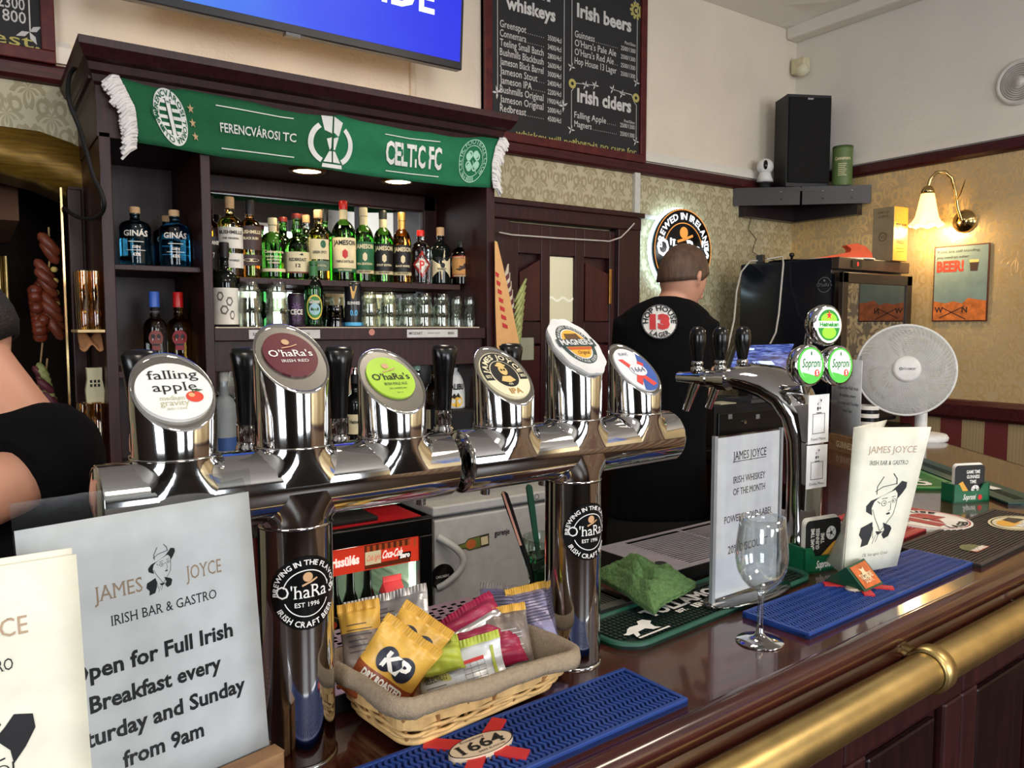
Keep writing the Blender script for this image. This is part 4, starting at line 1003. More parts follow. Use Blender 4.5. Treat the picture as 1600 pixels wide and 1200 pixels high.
def lozenge(par, M, L, Wd, ribbon_red=True, full=True, cx=None):
    cx = L*.50 if cx is None else cx; f = lambda x, y, z=0.0: M @ Vector((cx+x, Wd*.32+y, .0125+z))
    mb = MB().use(RED)
    for a in (.62, 2.35, 3.9, -.95):
        c_, s_ = cos(a), sin(a); w = .0085; l0, l1 = .0, .062 if a > 0 and a < 3 else .052
        P = [(c_*l0-s_*w, s_*l0+c_*w), (c_*l0+s_*w, s_*l0-c_*w), (c_*l1+s_*w, s_*l1-c_*w), (c_*l1-s_*w, s_*l1+c_*w)]
        mb.pol(f, P, -.0005); mb.rings([[f(x, y, zz) for x, y in P] for zz in (-.006, -.0005)], smooth=False)
    mb.build('red_ribbons', None, par, label='crossed red rubber ribbons')
    mb = MB().use(WOODB); n = 36; mb.disc(f, 0, 0, .040, .019, .0015, n); mb.rings([[f(.040*cos(2*pi*i/n), .019*sin(2*pi*i/n), zz) for i in range(n)] for zz in (-.006, .0015)], smooth=False)
    mb.use(INK); mb.disc(f, 0, 0, .040, .019, .0017, 36, .955)
    mb.text('1664', .016, f, 0, -.0075, w=.056, bold=.02, serif=True, z=.002); mb.text('BIERE BLANCHE', .0028, f, .006, -.0135, w=.034, z=.002); mb.text('Kronenbourg', .004, f, -.004, .0115, w=.030, slant=.3, z=.002)
    mb.build('emblem', None, par, label='beige oval emblem reading 1664')
pe = atZ(752, 1168, z_); lx = (M1.inverted() @ pe); lozenge(m1, M1 @ Matrix.Translation((0, lx.y-W1*.32, 0)), L1, W1, cx=lx.x)
pe = atZ(1345, 915, z_); lx = (M2.inverted() @ pe); lozenge(m2, M2 @ Matrix.Translation((0, lx.y-W2*.32, 0)), L2, W2, cx=lx.x)
# green curved whiskey mat
GRN = mat('mat_green', (22, 74, 58), .45); GRND = mat('mat_green_dark', (8, 30, 24), .5)
FLg, FRg, BRg = atZ(985, 1016, BT+.008), atZ(1279, 897, BT+.008), atZ(1225, 866, BT+.008)
u = (FRg-FLg); Lg = u.length; u.normalize(); v = Vector((-u.y, u.x, 0)); Wg = (BRg-FRg).dot(v)+.012
Mg = Matrix(((u.x, v.x, 0, FLg.x), (u.y, v.y, 0, FLg.y), (0, 0, 1, BT), (0, 0, 0, 1)))
gm = thing('bar_runner', 'dark green bar mat with rounded ends and white whiskey lettering under the clear sign holder', 'bar mat', M=Mg)
def gout(ins, n=8):
    P = []; r = .045-ins*.6
    for cx_, cy_, a0 in ((Lg-r-ins, r+ins, -pi/2), (Lg-r*.5-ins, Wg-r*.5-ins, 0), (r*.5+ins, Wg-r*.5-ins, pi/2), (r+ins, r+ins, pi)):
        rr = r if a0 in (-pi/2, pi) else r*.5
        for i in range(n+1):
            a = a0+pi/2*i/n; P.append((cx_+rr*cos(a), cy_+rr*sin(a)))
    return P
mb = MB(Mg); mb.prism(gout(0), 0, .005, True); mb.build('base', GRND, gm)
mb = MB(Mg); o_, i_ = gout(0), gout(.009); mb.rings([[(x, y, 0) for x, y in o_], [(x, y, .009) for x, y in o_], [(x, y, .010) for x, y in gout(.002)], [(x, y, .010) for x, y in gout(.007)], [(x, y, .004) for x, y in i_]]); mb.build('rim', GRN, gm)
mb = MB(Mg); p = .0092
for i in range(int((Lg-.03)/p)):
    for j in range(int((Wg-.026)/p)):
        x, y = .016+p*i, .014+p*j
        if (x < .035 or x > Lg-.035) and (y < .028): continue
        mb.box(x, x+.0062, y, y+.0062, .005, .0078)
o = mb.build('studs', GRND, gm); o['kind'] = 'stuff'
mb = MB(Mg).use(WHITE); f = lambda x, y, z=0.0: Vector((x, y, .0095+z))
mb.text('TULLAMORE D.E.W.', .026, f, .115, .058, 'l', w=.36, bold=.04, serif=True); mb.text('EST.', .009, f, .165, .042, 'l', bold=.04); mb.text('IRISH WHISKEY', .014, f, .205, .038, 'l', w=.22, bold=.04, serif=True)
# pair of running hounds
for dx, sc_ in ((0, 1), ):
    P = [(.040, .022), (.050, .024), (.056, .034), (.075, .036), (.082, .026), (.098, .024), (.092, .032), (.096, .044), (.106, .050), (.098, .062), (.086, .062), (.078, .052), (.060, .054), (.050, .050), (.040, .042), (.030, .040), (.036, .034), (.046, .034)]
    mb.pol(f, P)
    mb.pol(f, [(.04, .016), (.11, .016), (.11, .020), (.04, .020)])
mb.build('lettering', None, gm, label='white raised lettering and hound emblem')

def tray(name, label, a0, a1, b0, b1, z0, z1, slot, m, mr, rim=.010):
    t_ = thing(name, label, 'drip tray', M=BM @ Matrix.Translation(((a0+a1)/2, (b0+b1)/2, z0)))
    mb = MB(BM); mb.box(a0+.004, a1-.004, b0+.004, b1-.004, z0, z0+.003); 
    for b in ((a0, a1, b0, b0+.003), (a0, a1, b1-.003, b1), (a0, a0+.003, b0, b1), (a1-.003, a1, b0, b1)): mb.box(b[0], b[1], b[2], b[3], z0, z1-.001)
    mb.build('pan', mr, t_)
    mb = MB(BM)
    for b in ((a0, a1, b0, b0+rim), (a0, a1, b1-rim, b1), (a0, a0+rim, b0+rim, b1-rim), (a1-rim, a1, b0+rim, b1-rim)): mb.box(b[0], b[1], b[2], b[3], z1-.0015, z1)
    mb.build('rim', m, t_)
    mb = MB(BM)
    slot(mb, a0+rim, a1-rim, b0+rim, b1-rim, z1)
    o = mb.build('grid', m, t_); o['kind'] = 'stuff'
    return t_
def slots_u(mb, x0, x1, y0, y1, z, p=.0068, w=.0035, rows=3):
    n = int((y1-y0)/p)
    for i in range(n): mb.box(x0, x1, y0+p*i, y0+p*i+w, z-.0015, z)
    for k in range(rows+1): xx = x0+(x1-x0-.008)*k/rows; mb.box(xx, xx+.008, y0, y1, z-.0015, z+.0001)
def slots_v(mb, x0, x1, y0, y1, z, p=.0072, w=.0036):
    n = int((x1-x0)/p)
    for i in range(n): mb.box(x0+p*i, x0+p*i+w, y0, y1, z-.0015, z)
    for k in range(3): yy = y0+(y1-y0-.008)*k/2; mb.box(x0, x1, yy, yy+.008, z-.0015, z+.0001)
def holes(mb, x0, x1, y0, y1, z):
    p = .0175; nx, ny = int((x1-x0)/p), int((y1-y0)/p*1.6); px_, py_ = (x1-x0)/nx, (y1-y0)/ny
    for j in range(ny):
        for i in range(nx):
            cx_, cy_ = x0+px_*(i+.5), y0+py_*(j+.5)
            if True:
                hx, hy = px_*.26, py_*.30; ox = px_*.25*(1 if j % 2 else -1)
                X0_, X1_, Y0_, Y1_ = cx_-px_/2, cx_+px_/2, cy_-py_/2, cy_+py_/2; hx0, hx1 = cx_+ox*.5-hx, cx_+ox*.5+hx
                V = [(X0_, Y0_), (X1_, Y0_), (X1_, Y1_), (X0_, Y1_), (hx0, cy_-hy), (hx1, cy_-hy), (hx1, cy_+hy), (hx0, cy_+hy)]
                mb.add([(a, b, z) for a, b in V], [(0, 1, 5, 4), (1, 2, 6, 5), (2, 3, 7, 6), (3, 0, 4, 7)], False)
PINKREFL = mat('steel_pink_reflection', (206, 176, 184), .42, 1, var=.1, vs=25)  # plain steel with a pink reflection put into its base colour
DARKP = mat('tray_dark', (20, 18, 20), .4)
tray('drip_tray', 'perforated steel drip tray with square holes behind the snack basket', -.12, .695, .842, 1.03, BT, 1.122, holes, PINKREFL, DARKP)
tray('drip_tray', 'small slotted steel drip tray beside the green cloth, behind the second beer tower', .705, .912, .866, 1.02, BT, 1.116, slots_v, STEEL, DARKP)
def big(mb, x0, x1, y0, y1, z): slots_u(mb, x0+.05, x1, y0, y1, z, .0085, .0048, 3); mb.box(x0, x0+.05, y0, y1, z-.0015, z)
t3 = tray('drip_tray', 'wide slotted steel drip tray behind the clear sign holder', 1.03, 1.60, .895, 1.085, BT, 1.132, big, mat('tray_steel', (214, 210, 220), .4, 1, var=.06), DARKP)
q = MB(BM); q.lathe([(.009, 1.1322), (.011, 1.1326), (.0085, 1.1328)], 20, (1.055, .94)); q.disc(lambda x, y, z=0: (1.055+x, .94+y, 1.1323), 0, 0, .009); q.build('drain_hole', BLACKM, t3, label='dark round finger hole')
# ================================================================ BOTTLES
def bglass(name, col, rough=.02, ior=1.4): return mat(name, col, rough, trans=1.0, ior=ior, var=.02)
G_GREEN = bglass('glass_green', (96, 178, 70)); G_DGREEN = bglass('glass_dark_green', (28, 72, 34)); G_AMBER = bglass('glass_amber', (206, 128, 46)); G_WHISKY = bglass('glass_pale_amber', (240, 206, 130))
G_CLEAR = bglass('glass_clear', (238, 242, 238)); G_BLUE = bglass('glass_sea_blue', (70, 166, 206)); G_DARK = mat('glass_near_black', (14, 18, 16), .05); G_BROWN = bglass('glass_brown', (120, 70, 40))
G_GOLD = bglass('glass_gold', (240, 196, 90)); G_FROST = mat('glass_frosted', (196, 202, 206), .35, trans=.6, ior=1.3)
CREAM = mat('label_cream', (222, 208, 168), .6); LWHITE = mat('label_white', (222, 218, 208), .6); LBLACK = mat('label_black', (22, 20, 22), .5); LGREEN = mat('label_green', (34, 96, 62), .5); LRED = mat('label_red', (196, 50, 40), .5)
CORK = mat('cork', (206, 168, 124), .8, var=.2, vs=200); REDCAP = mat('cap_red', (190, 30, 26), .3); FOILG = mat('foil_gold', (196, 156, 84), .35, .7); FOILD = mat('foil_dark', (30, 34, 28), .35); FOILP = mat('foil_cream', (206, 192, 150), .5)
def bottle(nm, label, px, Y, z, H, r, glass, cap=(REDCAP, .03), body=.60, neck=.0125, sh=.14, lab=(), cat='bottle', group=None, neckm=None, par=None, bump=0, turn=0.0, base=None):
    """H height, r body radius; lab: list of (kind, mat, ...) printed on the girth"""
    py = 500
    q = atY(px, py, Y); x = q.x
    M = Matrix.Translation((x, Y, z)); b = thing(nm, label, cat, M=M, group=group)
    hb, hs = H*body, H*(body+sh); zc = H-cap[1]
    P = [(r*.5, .004), (r*.9, .0005), (r*.985, .004), (r, .010), (r, hb)]
    for k in range(1, 7):
        t = k/6; rr = neck*1.15+(r-neck*1.15)*(cos(t*pi/2)**1.15 if k < 6 else 0); P.append((rr, hb+(hs-hb)*(sin(t*pi/2)*.75+.25*t)))
    if bump: P += [(neck*1.15+bump, hs+(zc-hs)*.35)]
    P += [(neck, zc-.012), (neck*1.12, zc-.008), (neck*1.12, zc)]
    mb = MB(); mb.lathe(P, 28, caps=(True, True)); mb.build('glass_body', glass, b, world=False)
    mb = MB(); cr = neck*1.22; mb.lathe([(cr*.98, zc-.002), (cr, zc+.003), (cr, H-.003), (cr*.9, H)], 20, caps=(True, True)); mb.build('cap', cap[0], b, world=False)
    if neckm:
        mb = MB(); mb.lathe([(neck*1.12, zc-.062), (neck*1.16, zc-.004)], 20); mb.build('neck_foil', neckm, b, world=False)
    if lab:
        a0 = math.atan2(-Y, -x)*.75+(-pi/2)*.25+turn
        f = wrap((0, 0), r+.0006, 0, a0=a0); mb = MB()
        for L in lab:
            k = L[0]; mb.use(L[1])
            if k == 'r': _, _, x0, x1, y0, y1 = L[:6]; mb.rect(f, x0*r, x1*r, y0*H, y1*H, L[6] if len(L) > 6 else 0, 10, 1)
            elif k == 't': _, _, s, y, h, w = L[:6]; mb.text(s, h*H, f, 0, y*H, w=w*r, bold=.03, z=.0006, serif=len(L) > 6)
            elif k == 'd': _, _, cx_, cy_, rx, ry = L[:6]; mb.disc(f, cx_*r, cy_*H, rx*r, ry*H, .0003, 20)
            elif k == 'p':
                pts = [(a*r, c*H) for a, c in L[2]]; cxx = sum(p[0] for p in pts)/len(pts); cyy = sum(p[1] for p in pts)/len(pts)
                # fan in thin strips keeps the sheet on the girth
                for i in range(len(pts)):
                    (xa, ya), (xb_, yb_) = pts[i], pts[(i+1) % len(pts)]
                    for s_ in range(5):
                        t0, t1 = s_/5, (s_+1)/5
                        A = [(cxx+(xa-cxx)*t0, cyy+(ya-cyy)*t0), (cxx+(xa-cxx)*t1, cyy+(ya-cyy)*t1), (cxx+(xb_-cxx)*t1, cyy+(yb_-cyy)*t1), (cxx+(xb_-cxx)*t0, cyy+(yb_-cyy)*t0)]
                        mb.pol(f, A if s_ else A[1:3]+[A[0]], L[3] if len(L) > 3 else .0002)
        mb.build('label', None, b, world=False)
    return b
UB = 'bottles on the upper shelf'
SQ = lambda m, y0, y1, w=1.25: ('r', m, -w, w, y0, y1)
YB = 2.655
bottle('whiskey_bottle', 'square black-labelled whiskey bottle at the very left end of the upper shelf, half hidden', 331, 2.66, US, .262, .036, G_AMBER, (LBLACK, .04), .56, lab=[SQ(LBLACK, .10, .50), ('t', LWHITE, 'JACK DANIEL', .40, .045, 1.9), ('t', LWHITE, 'No 7', .24, .06, .7)], group=UB)
bottle('whiskey_bottle', 'clear pale whiskey bottle with tall white label and cork-coloured cap, beside the amber one', 363, 2.64, US, .262, .041, G_WHISKY, (CORK, .035), .62, sh=.15, lab=[SQ(LWHITE, .36, .62), ('t', INK, 'BUSHMILLS', .535, .04, 1.9, 1), ('t', INK, 'THE ORIGINAL', .47, .022, 1.3), SQ(LWHITE, .12, .30), ('t', INK, 'IRISH WHISKEY', .2, .022, 1.3)], group=UB)
bottle('whiskey_bottle', 'amber whiskey bottle with brown arched label and black cap', 394, 2.64, US, .258, .037, G_AMBER, (LBLACK, .045), .62, sh=.14, lab=[SQ(mat('label_umber', (62, 42, 40), .5), .36, .66), ('t', CREAM, 'BUSHMILLS', .565, .04, 1.9, 1), ('t', CREAM, 'BLACK BUSH', .49, .03, 1.3), SQ(MC['label_umber'], .16, .30), ('d', CREAM, 0, .23, .7, .02)], group=UB)
bottle('whiskey_bottle', 'dark green whiskey bottle with cream capsule, small white lettering on the glass', 429, 2.635, US, .205, .040, G_GREEN, (FOILP, .022), .60, sh=.17, neckm=FOILP, lab=[('t', CREAM, 'Connemara', .42, .045, 1.7), ('t', CREAM, 'PEATED SINGLE', .35, .025, 1.4), ('t', CREAM, 'MALT IRISH', .30, .025, 1.2), ('t', CREAM, 'WHISKEY', .25, .025, 1.0), ('r', CREAM, -1.2, 1.2, .12, .17)], group=UB)
bottle('whiskey_bottle', 'green bottle with rust cap standing in the second row between two labelled ones', 445, 2.72, US, .222, .034, G_GREEN, (mat('cap_rust', (128, 40, 30), .4), .014), .55, sh=.15, group=UB)
bottle('whiskey_bottle', 'green whiskey bottle with cream twelve-year label, red-brown stripe and a small bird mark', 466, 2.635, US, .225, .041, G_GREEN, (MC['cap_rust'], .014), .50, sh=.15, bump=.003, lab=[SQ(CREAM, .12, .42), ('t', INK, 'REDBREAST', .28, .045, 1.5, 1), ('t', INK, '12', .19, .05, .4, 1), SQ(mat('label_stripe', (128, 60, 48), .5), .10, .125), ('p', INK, [(.1, .375), (.35, .40), (.45, .37), (.3, .365)], .0006)], group=UB)
bottle('whiskey_bottle', 'clear bottle with pale cork behind the cream label with the green dot', 481, 2.72, US, .236, .034, G_CLEAR, (CORK, .024), .60, sh=.12, neck=.011, group=UB)
bottle('whiskey_bottle', 'clear whiskey bottle with cork and cream label marked by a green dot', 500, 2.635, US, .245, .036, G_WHISKY, (CORK, .026), .62, sh=.12, lab=[SQ(CREAM, .30, .58, 1.1), ('d', LGREEN, .35, .51, .28, .055), ('t', INK, 'GREEN SPOT', .38, .035, 1.4, 1), SQ(mat('label_sage', (92, 118, 96), .5), .14, .28, 1.1), ('t', CREAM, 'SINGLE POT STILL', .2, .022, 1.3)], group=UB)
bottle('whiskey_bottle', 'slim dark green bottle in the second row behind the cork-stoppered one', 509, 2.72, US, .262, .032, G_GREEN, (FOILD, .04), .58, sh=.14, group=UB)
def jam(px, H, r, label, glass, lm, cap, tops, txt=CREAM, ink=INK, neckm=None):
    bottle('whiskey_bottle', label, px, YB, US, H, r, glass, (cap, .028), .56, sh=.20, neckm=neckm, lab=[SQ(lm, .16, .54, 1.2), ('t', ink, 'JAMESON', .45, .055, 2.0), ('p', RED if lm is CREAM else CREAM, [(-.22, .37), (-.22, .31), (0, .28), (.22, .31), (.22, .37), (0, .40)], .0004), ('t', ink, tops, .235, .026, 1.6), SQ(FOILP if lm is not CREAM else LGREEN, .12, .17, 1.2), ('t', INK if lm is not CREAM else CREAM, 'IRISH WHISKEY', .135, .018, 1.2)], group=UB)
jam(539, .287, .043, 'big green whiskey bottle with cream label and bright red cap', G_GREEN, CREAM, REDCAP, 'TRIPLE DISTILLED', neckm=FOILP)
jam(570, .270, .036, 'green whiskey bottle with green label, beside the one with the red cap', G_GREEN, LGREEN, FOILP, 'IPA EDITION', ink=CREAM, neckm=FOILP)
jam(600, .265, .036, 'green whiskey bottle with black label and black cap', G_GREEN, LBLACK, FOILD, 'STOUT EDITION', ink=CREAM, neckm=FOILP)
jam(629, .265, .0355, 'amber whiskey bottle with black label and brown capsule', G_AMBER, LBLACK, FOILG, 'BLACK BARREL', ink=CREAM, neckm=FOILG)
bottle('whiskey_bottle', 'clear whiskey bottle with red diamond label bearing a letter P', 658.5, YB, US, .205, .0375, G_CLEAR, (REDCAP, .02), .62, sh=.17, lab=[('p', LRED, [(-1.05, .36), (0, .62), (1.05, .36), (0, .12)], 0), ('p', LWHITE, [(-.72, .36), (0, .535), (.72, .36), (0, .195)], .0003), ('t', LRED, 'P', .27, .16, .5, 1), ('t', INK, 'POWERS', .47, .06, 1.7)], group=UB)
bottle('whiskey_bottle', 'near-black whiskey bottle with cream pentagonal label and cork stopper', 689, YB, US, .222, .0375, G_DARK, (CORK, .03), .60, sh=.14, lab=[('p', CREAM, [(-1.15, .14), (-1.15, .44), (.3, .60), (1.15, .46), (1.15, .14), (0, .10)], 0), ('t', INK, 'TEELING', .42, .055, 1.5, 1), ('d', INK, .1, .34, .25, .045), ('t', INK, 'WHISKEY', .26, .035, 1.0, 1)], group=UB)
bottle('whiskey_bottle', 'stout brown bottle with wide round shoulders and orange label, last on the upper shelf', 721, YB, US, .175, .0410, G_BROWN, (FOILD, .022), .66, sh=.20, neck=.015, lab=[SQ(mat('label_orange', (206, 150, 84), .6), .20, .64, 1.15), SQ(LRED, .60, .66, 1.15), SQ(LRED, .20, .26, 1.15), ('t', CREAM, 'CLANCY & SONS', .61, .035, 1.9), ('p', MC['label_umber'], [(-.7, .36), (-.3, .44), (.2, .50), (.7, .46), (.5, .40), (.7, .34), (.1, .37), (-.3, .33)], .0004), ('t', CREAM, 'MADE IN IRELAND', .21, .03, 1.8)], group=UB)
mb = MB(); q = atY(741, 420, 2.66); mb.grid(lambda u, v: (q.x-.012+.02*u+.004*sin(v*7), 2.65+.01*u, US+.001+.09*(1-v)*(1-.25*u)), 3, 8)
tag(mb.build('paper_tag', mat('tag_cream', (206, 196, 160), .7), solid=.0006), 'small cream paper tag leaning at the end of the upper shelf', 'tag')
# --- lower shelf
LS = 1.558; YL = 2.58
bottle('wine_bottle', 'dark bottle with white label of swirling grey floral lines on the lower shelf', 353, YL, LS, .268, .040, G_DARK, (LBLACK, .045), .52, sh=.16, lab=[SQ(LWHITE, .03, .46, 1.3)]+[('p', mat('swirl_grey', (110, 104, 100), .6), [(a+.28*cos(t)*s-.05, c+.06*sin(t)) for t in (0, 1, 2, 3, 4, 5)], .0004) for a, c, s in ((-.4, .36, 1), (.3, .30, 1), (-.1, .20, 1.2), (.5, .14, .8))]+[('p', LWHITE, [(a+.17*cos(t)*s-.05, c+.035*sin(t)) for t in (0, 1, 2, 3, 4, 5)], .0008) for a, c, s in ((-.4, .36, 1), (.3, .30, 1), (-.1, .20, 1.2), (.5, .14, .8))], cat='bottle')
bottle('wine_bottle', 'dark bottle with plain cream label beside the divider on the lower shelf', 333, 2.66, LS, .24, .034, G_DARK, (FOILD, .04), .55, lab=[SQ(CREAM, .12, .55)])
bottle('beer_bottle', 'green beer bottle with yellow-rimmed oval label on the lower shelf', 491, YL, LS, .222, .0315, G_DGREEN, (mat('cap_green_foil', (40, 96, 52), .4), .012), .56, sh=.20, neckm=mat('neck_label_green', (60, 116, 66), .5), lab=[('d', mat('label_yellow', (222, 196, 80), .5), 0, .30, .92, .19), ('d', mat('label_midgreen', (60, 130, 60), .5), 0, .30, .80, .165), ('d', mat('label_lake', (150, 190, 200), .5), 0, .27, .6, .09), ('t', LWHITE, 'Gösser', .36, .06, 1.2)])
def can(px, label, H, r, m, txts, Y=YL, nm='drink_can', cat='can'):
    q = atY(px, 500, Y); c = thing(nm, label, cat, (q.x, Y, LS)); mb = MB(); mb.lathe([(r*.8, 0), (r*.97, .004), (r, .010), (r, H-.012), (r*.88, H-.002), (r*.86, H-.004)], 28, caps=(True, True)); mb.build('body', m, c, world=False)
    mb = MB(); mb.lathe([(r*.88, H-.002), (r*.9, H), (r*.86, H+.0005), (r*.84, H-.003)], 28); mb.build('rim', STEEL, c, world=False)
    f = wrap((0, 0), r+.0006, 0, a0=math.atan2(-Y, -q.x)*.8-pi/2*.2); mb = MB()
    for s, y, h, w, mm in txts: mb.use(mm); mb.text(s, h, f, 0, y, w=w, bold=.03)
    return c, f, mb
c, f, mb = can(463, 'black and purple drink can lettered CECE on the lower shelf', .112, .028, mat('can_aubergine', (36, 22, 44), .35), [('CECE', .042, .016, .042, WHITE)])
mb.use(mat('purple_ink', (140, 84, 160), .5))
for k in range(8): a = k*pi/4; mb.line(f, [(.004*cos(a), .066+.004*sin(a)), (.016*cos(a), .066+.016*sin(a))], .0016, .0006)
for k in range(8): a = k*pi/4; mb.line(f, [(.012*cos(a), .030+.008*sin(a)), (.016*cos(a+.6), .030+.012*sin(a+.6))], .0012, .0006)
mb.build('print', None, c, world=False)
c, f, mb = can(552, 'tall black drink can with gold harp mark and light blue foot', .158, .0305, mat('can_black', (20, 22, 26), .3), [('GUINNESS', .078, .010, .046, WHITE), ('0.0', .040, .018, .026, mat('can_blue', (80, 170, 220), .4))])
mb.use(mat('can_blue')); mb.rect(f, -.045, .045, .004, .016, 0, 10); mb.use(GOLD); mb.pol(f, [(-.006, .10), (.0, .096), (.012, .142), (-.012, .140)], .0008); mb.build('print', None, c, world=False)
# tumblers: thin pressed glass, upside down
TG = thin_glass('tumbler_glass', (246, 248, 244), 1.35)
def tumbler(label, x, y, z, H=.082, r0=.028, r1=.036, down=True, group=None, m=None, M=None, src=[{}]):
    key = (H, r0, r1, down, m.name if m else '')
    Mx = Matrix.Translation((x, y, z))
    if key in src[0]: return copy_tree(src[0][key], M=Mx, label=label, group=group)
    t_ = thing('tumbler', label, 'glass', M=Mx, group=group); n = 16; R = []
    pr_ = [(.0, r0*.96), (.06, r0), (.34, r0+(r1-r0)*.34+.0018), (.38, r0+(r1-r0)*.38-.0005), (.62, r0+(r1-r0)*.62+.0015), (.66, r0+(r1-r0)*.66-.0005), (1, r1)]
    for q, r in pr_:
        zz = H*(1-q) if down else H*q; fac = 1 if q > .64 else .94
        R.append([((r*(fac if k % 2 else 1))*cos(2*pi*k/n), (r*(fac if k % 2 else 1))*sin(2*pi*k/n), zz) for k in range(n)])
    inner = [[(p[0]*.93, p[1]*.93, (H*.97 if down else H*.06) if i == 0 else p[2]) for p in r_] for i, r_ in enumerate(R)]
    mb = MB(); mb.rings(R if not down else R, smooth=True); mb.rings(inner, smooth=True)
    mb.add(R[0], [tuple(range(n))], False); mb.add(inner[0], [tuple(range(n))], False)
    mb.build('wall', m or TG, t_, world=False)
    rr, zz = r1, (0 if down else H); mb = MB(); mb.lathe([(rr*.96, zz), (rr*.985, zz+.001), (rr, zz)], 24); mb.build('rim', m or TG, t_, world=False)
    src[0][key] = t_; return t_
GT = 'tumblers turned upside down on the lower shelf'
LT = 'clear pressed-glass tumbler turned upside down among its like on the lower shelf'
for px, ny in ((391, 2), (434, 2)):
    for row, Y in enumerate((2.56, 2.645)):
        x = atY(px, 500, Y).x
        w_ = 'clear tumbler, %s of a %s-row pair upside down, beside the '+('floral-labelled bottle' if px < 400 else 'purple can'); rw = ('front', 'back')[row]
        tumbler(w_ % ('lower', rw), x, Y, LS, .095, .030, .039, group=GT); tumbler(w_ % ('upper', rw), x, Y, LS+.052, .095, .030, .039, group=GT)
for px in (577, 608, 638, 663, 690):
    for Y in (2.56, 2.645):
        x = atY(px, 500, Y).x; w_ = 'clear tumbler upside down, %s of the '+('front' if Y < 2.6 else 'back')+' pair, '+{577: 'first', 608: 'second', 638: 'third', 663: 'fourth', 690: 'fifth'}[px]+' from the tall can'
        tumbler(w_ % 'lower', x, Y, LS, .078, .026, .034, group=GT)
        if px != 638 or Y > 2.6: tumbler(w_ % 'upper', x, Y, LS+.045, .078, .026, .034, group=GT)
for px in (714, 734):
    for Y in (2.54, 2.62): x = atY(px, 500, Y).x; tumbler('tall narrow tumbler upside down, %s row, %s at the panel end of the lower shelf' % ('front' if Y < 2.6 else 'back', 'first' if px < 720 else 'last'), x, Y, LS, .115, .020, .024, group='tall tumblers at the shelf end')
DK = thin_glass('smoked_glass', (96, 84, 80), 1.2)
x = atY(524, 500, 2.60).x; tumbler('smoke-grey dark tumbler between the green beer bottle and the tall black can', x, 2.60, LS, .075, .028, .034, m=DK)
x = atY(511, 500, 2.68).x; tumbler('smoke-grey dark tumbler in the second row behind the green beer bottle', x, 2.68, LS, .075, .028, .034, m=DK)
# --- blue gin bottles and tequilas in the narrow compartment
for px, Y, lb in ((216, 2.60, 'squat sea-blue gin bottle with cork standing alone at the outer side of the narrow compartment'), (277, 2.60, 'squat sea-blue gin bottle with cork in front of another blue bottle'), (266, 2.70, 'sea-blue gin bottle half hidden behind a like bottle')):
    bottle('gin_bottle', lb, px, Y, 1.739, .178 if Y < 2.65 else .172, .044, G_BLUE, (CORK, .017), .66, sh=.12, neck=.013, lab=[('t', LWHITE, 'GINÁS', .50, .09, 1.6), ('r', LWHITE, -.5, .5, .40, .412), ('r', LWHITE, -.6, .6, .26, .268), ('t', LWHITE, 'GIN', .30, .04, .5), ('t', LWHITE, '43%', .17, .05, .5)])
def skull(mb_args): return [('d', mb_args, 0, .40, .62, .10), ('d', LBLACK, -.22, .42, .16, .03), ('d', LBLACK, .22, .42, .16, .03), ('r', LBLACK, -.3, .3, .30, .325, .0006), ('r', mb_args, -.35, .35, .24, .36)]
bottle('tequila_bottle', 'clear tequila bottle with blue cap and painted skull mark', 242, 2.60, 1.431, .235, .034, G_CLEAR, (mat('cap_blue', (60, 100, 190), .35), .045), .52, sh=.14, lab=skull(mat('skull_rust', (120, 60, 56), .6)))
bottle('tequila_bottle', 'gold tequila bottle with red cap and red skull mark', 279, 2.60, 1.431, .235, .036, G_GOLD, (REDCAP, .045), .52, sh=.14, lab=skull(mat('skull_crimson', (140, 40, 50), .6)))
bottle('tequila_bottle', 'gold bottle half hidden behind the red-capped tequila', 300, 2.68, 1.431, .20, .034, G_GOLD, (LBLACK, .03), .52, sh=.14)
# --- counter bottles behind the beer taps, with speed pourers
def pourer(b, H):
    mb = MB(); mb.cyl((0, 0, H-.002), (0, 0, H+.018), .009, .007); mb.cyl((0, 0, H+.018), (.008, 0, H+.055), .0035, .0025); mb.build('speed_pourer', CHROME, b, world=False)
ZK = 1.12
for px, Y, H, r, g, cp, lb, lab_ in (
    (347, 2.55, .30, .036, G_FROST, LWHITE, 'frosted vodka bottle with blue foot and steel pourer beside the divider', [SQ(mat('label_blue', (60, 90, 150), .5), .16, .30)]),
    (372, 2.66, .27, .036, G_CLEAR, LBLACK, 'clear vodka bottle with red band behind the tap handle', [SQ(LRED, .46, .54), ('t', LWHITE, 'SMIRNOFF', .475, .045, 1.8), SQ(LWHITE, .12, .40), ('t', INK, 'VODKA', .3, .05, 1.2)]),
    (553, 2.60, .27, .035, G_DARK, LBLACK, 'dark cognac bottle with cream label between two tap handles', [SQ(CREAM, .22, .48), ('t', INK, 'Hennessy', .36, .05, 1.4)]),
    (650, 2.60, .31, .036, G_CLEAR, mat('cap_seafoam', (150, 190, 170), .4), 'clear bottle with pale green collar and steel pourer', [SQ(LWHITE, .15, .40), ('t', INK, 'GIN', .28, .06, .9)]),
    (678, 2.66, .30, .036, G_WHISKY, LBLACK, 'pale bottle with steel pourer beside the white coconut rum', [SQ(CREAM, .15, .4)])):
    b = bottle('spirit_bottle', lb, px, Y, ZK, H, r, g, (cp, .03), .58, sh=.16, lab=lab_)
    pourer(b, H)
sb = MB(); xx = atY(712, 600, 2.6).x; sb.box(xx-.09, xx+.09, 2.5, 2.75, 1.12, 1.245); tag(sb.build('storage_box', BLACKM, bevel=.004), 'plain black box on the back counter carrying the white rum bottle', 'box')
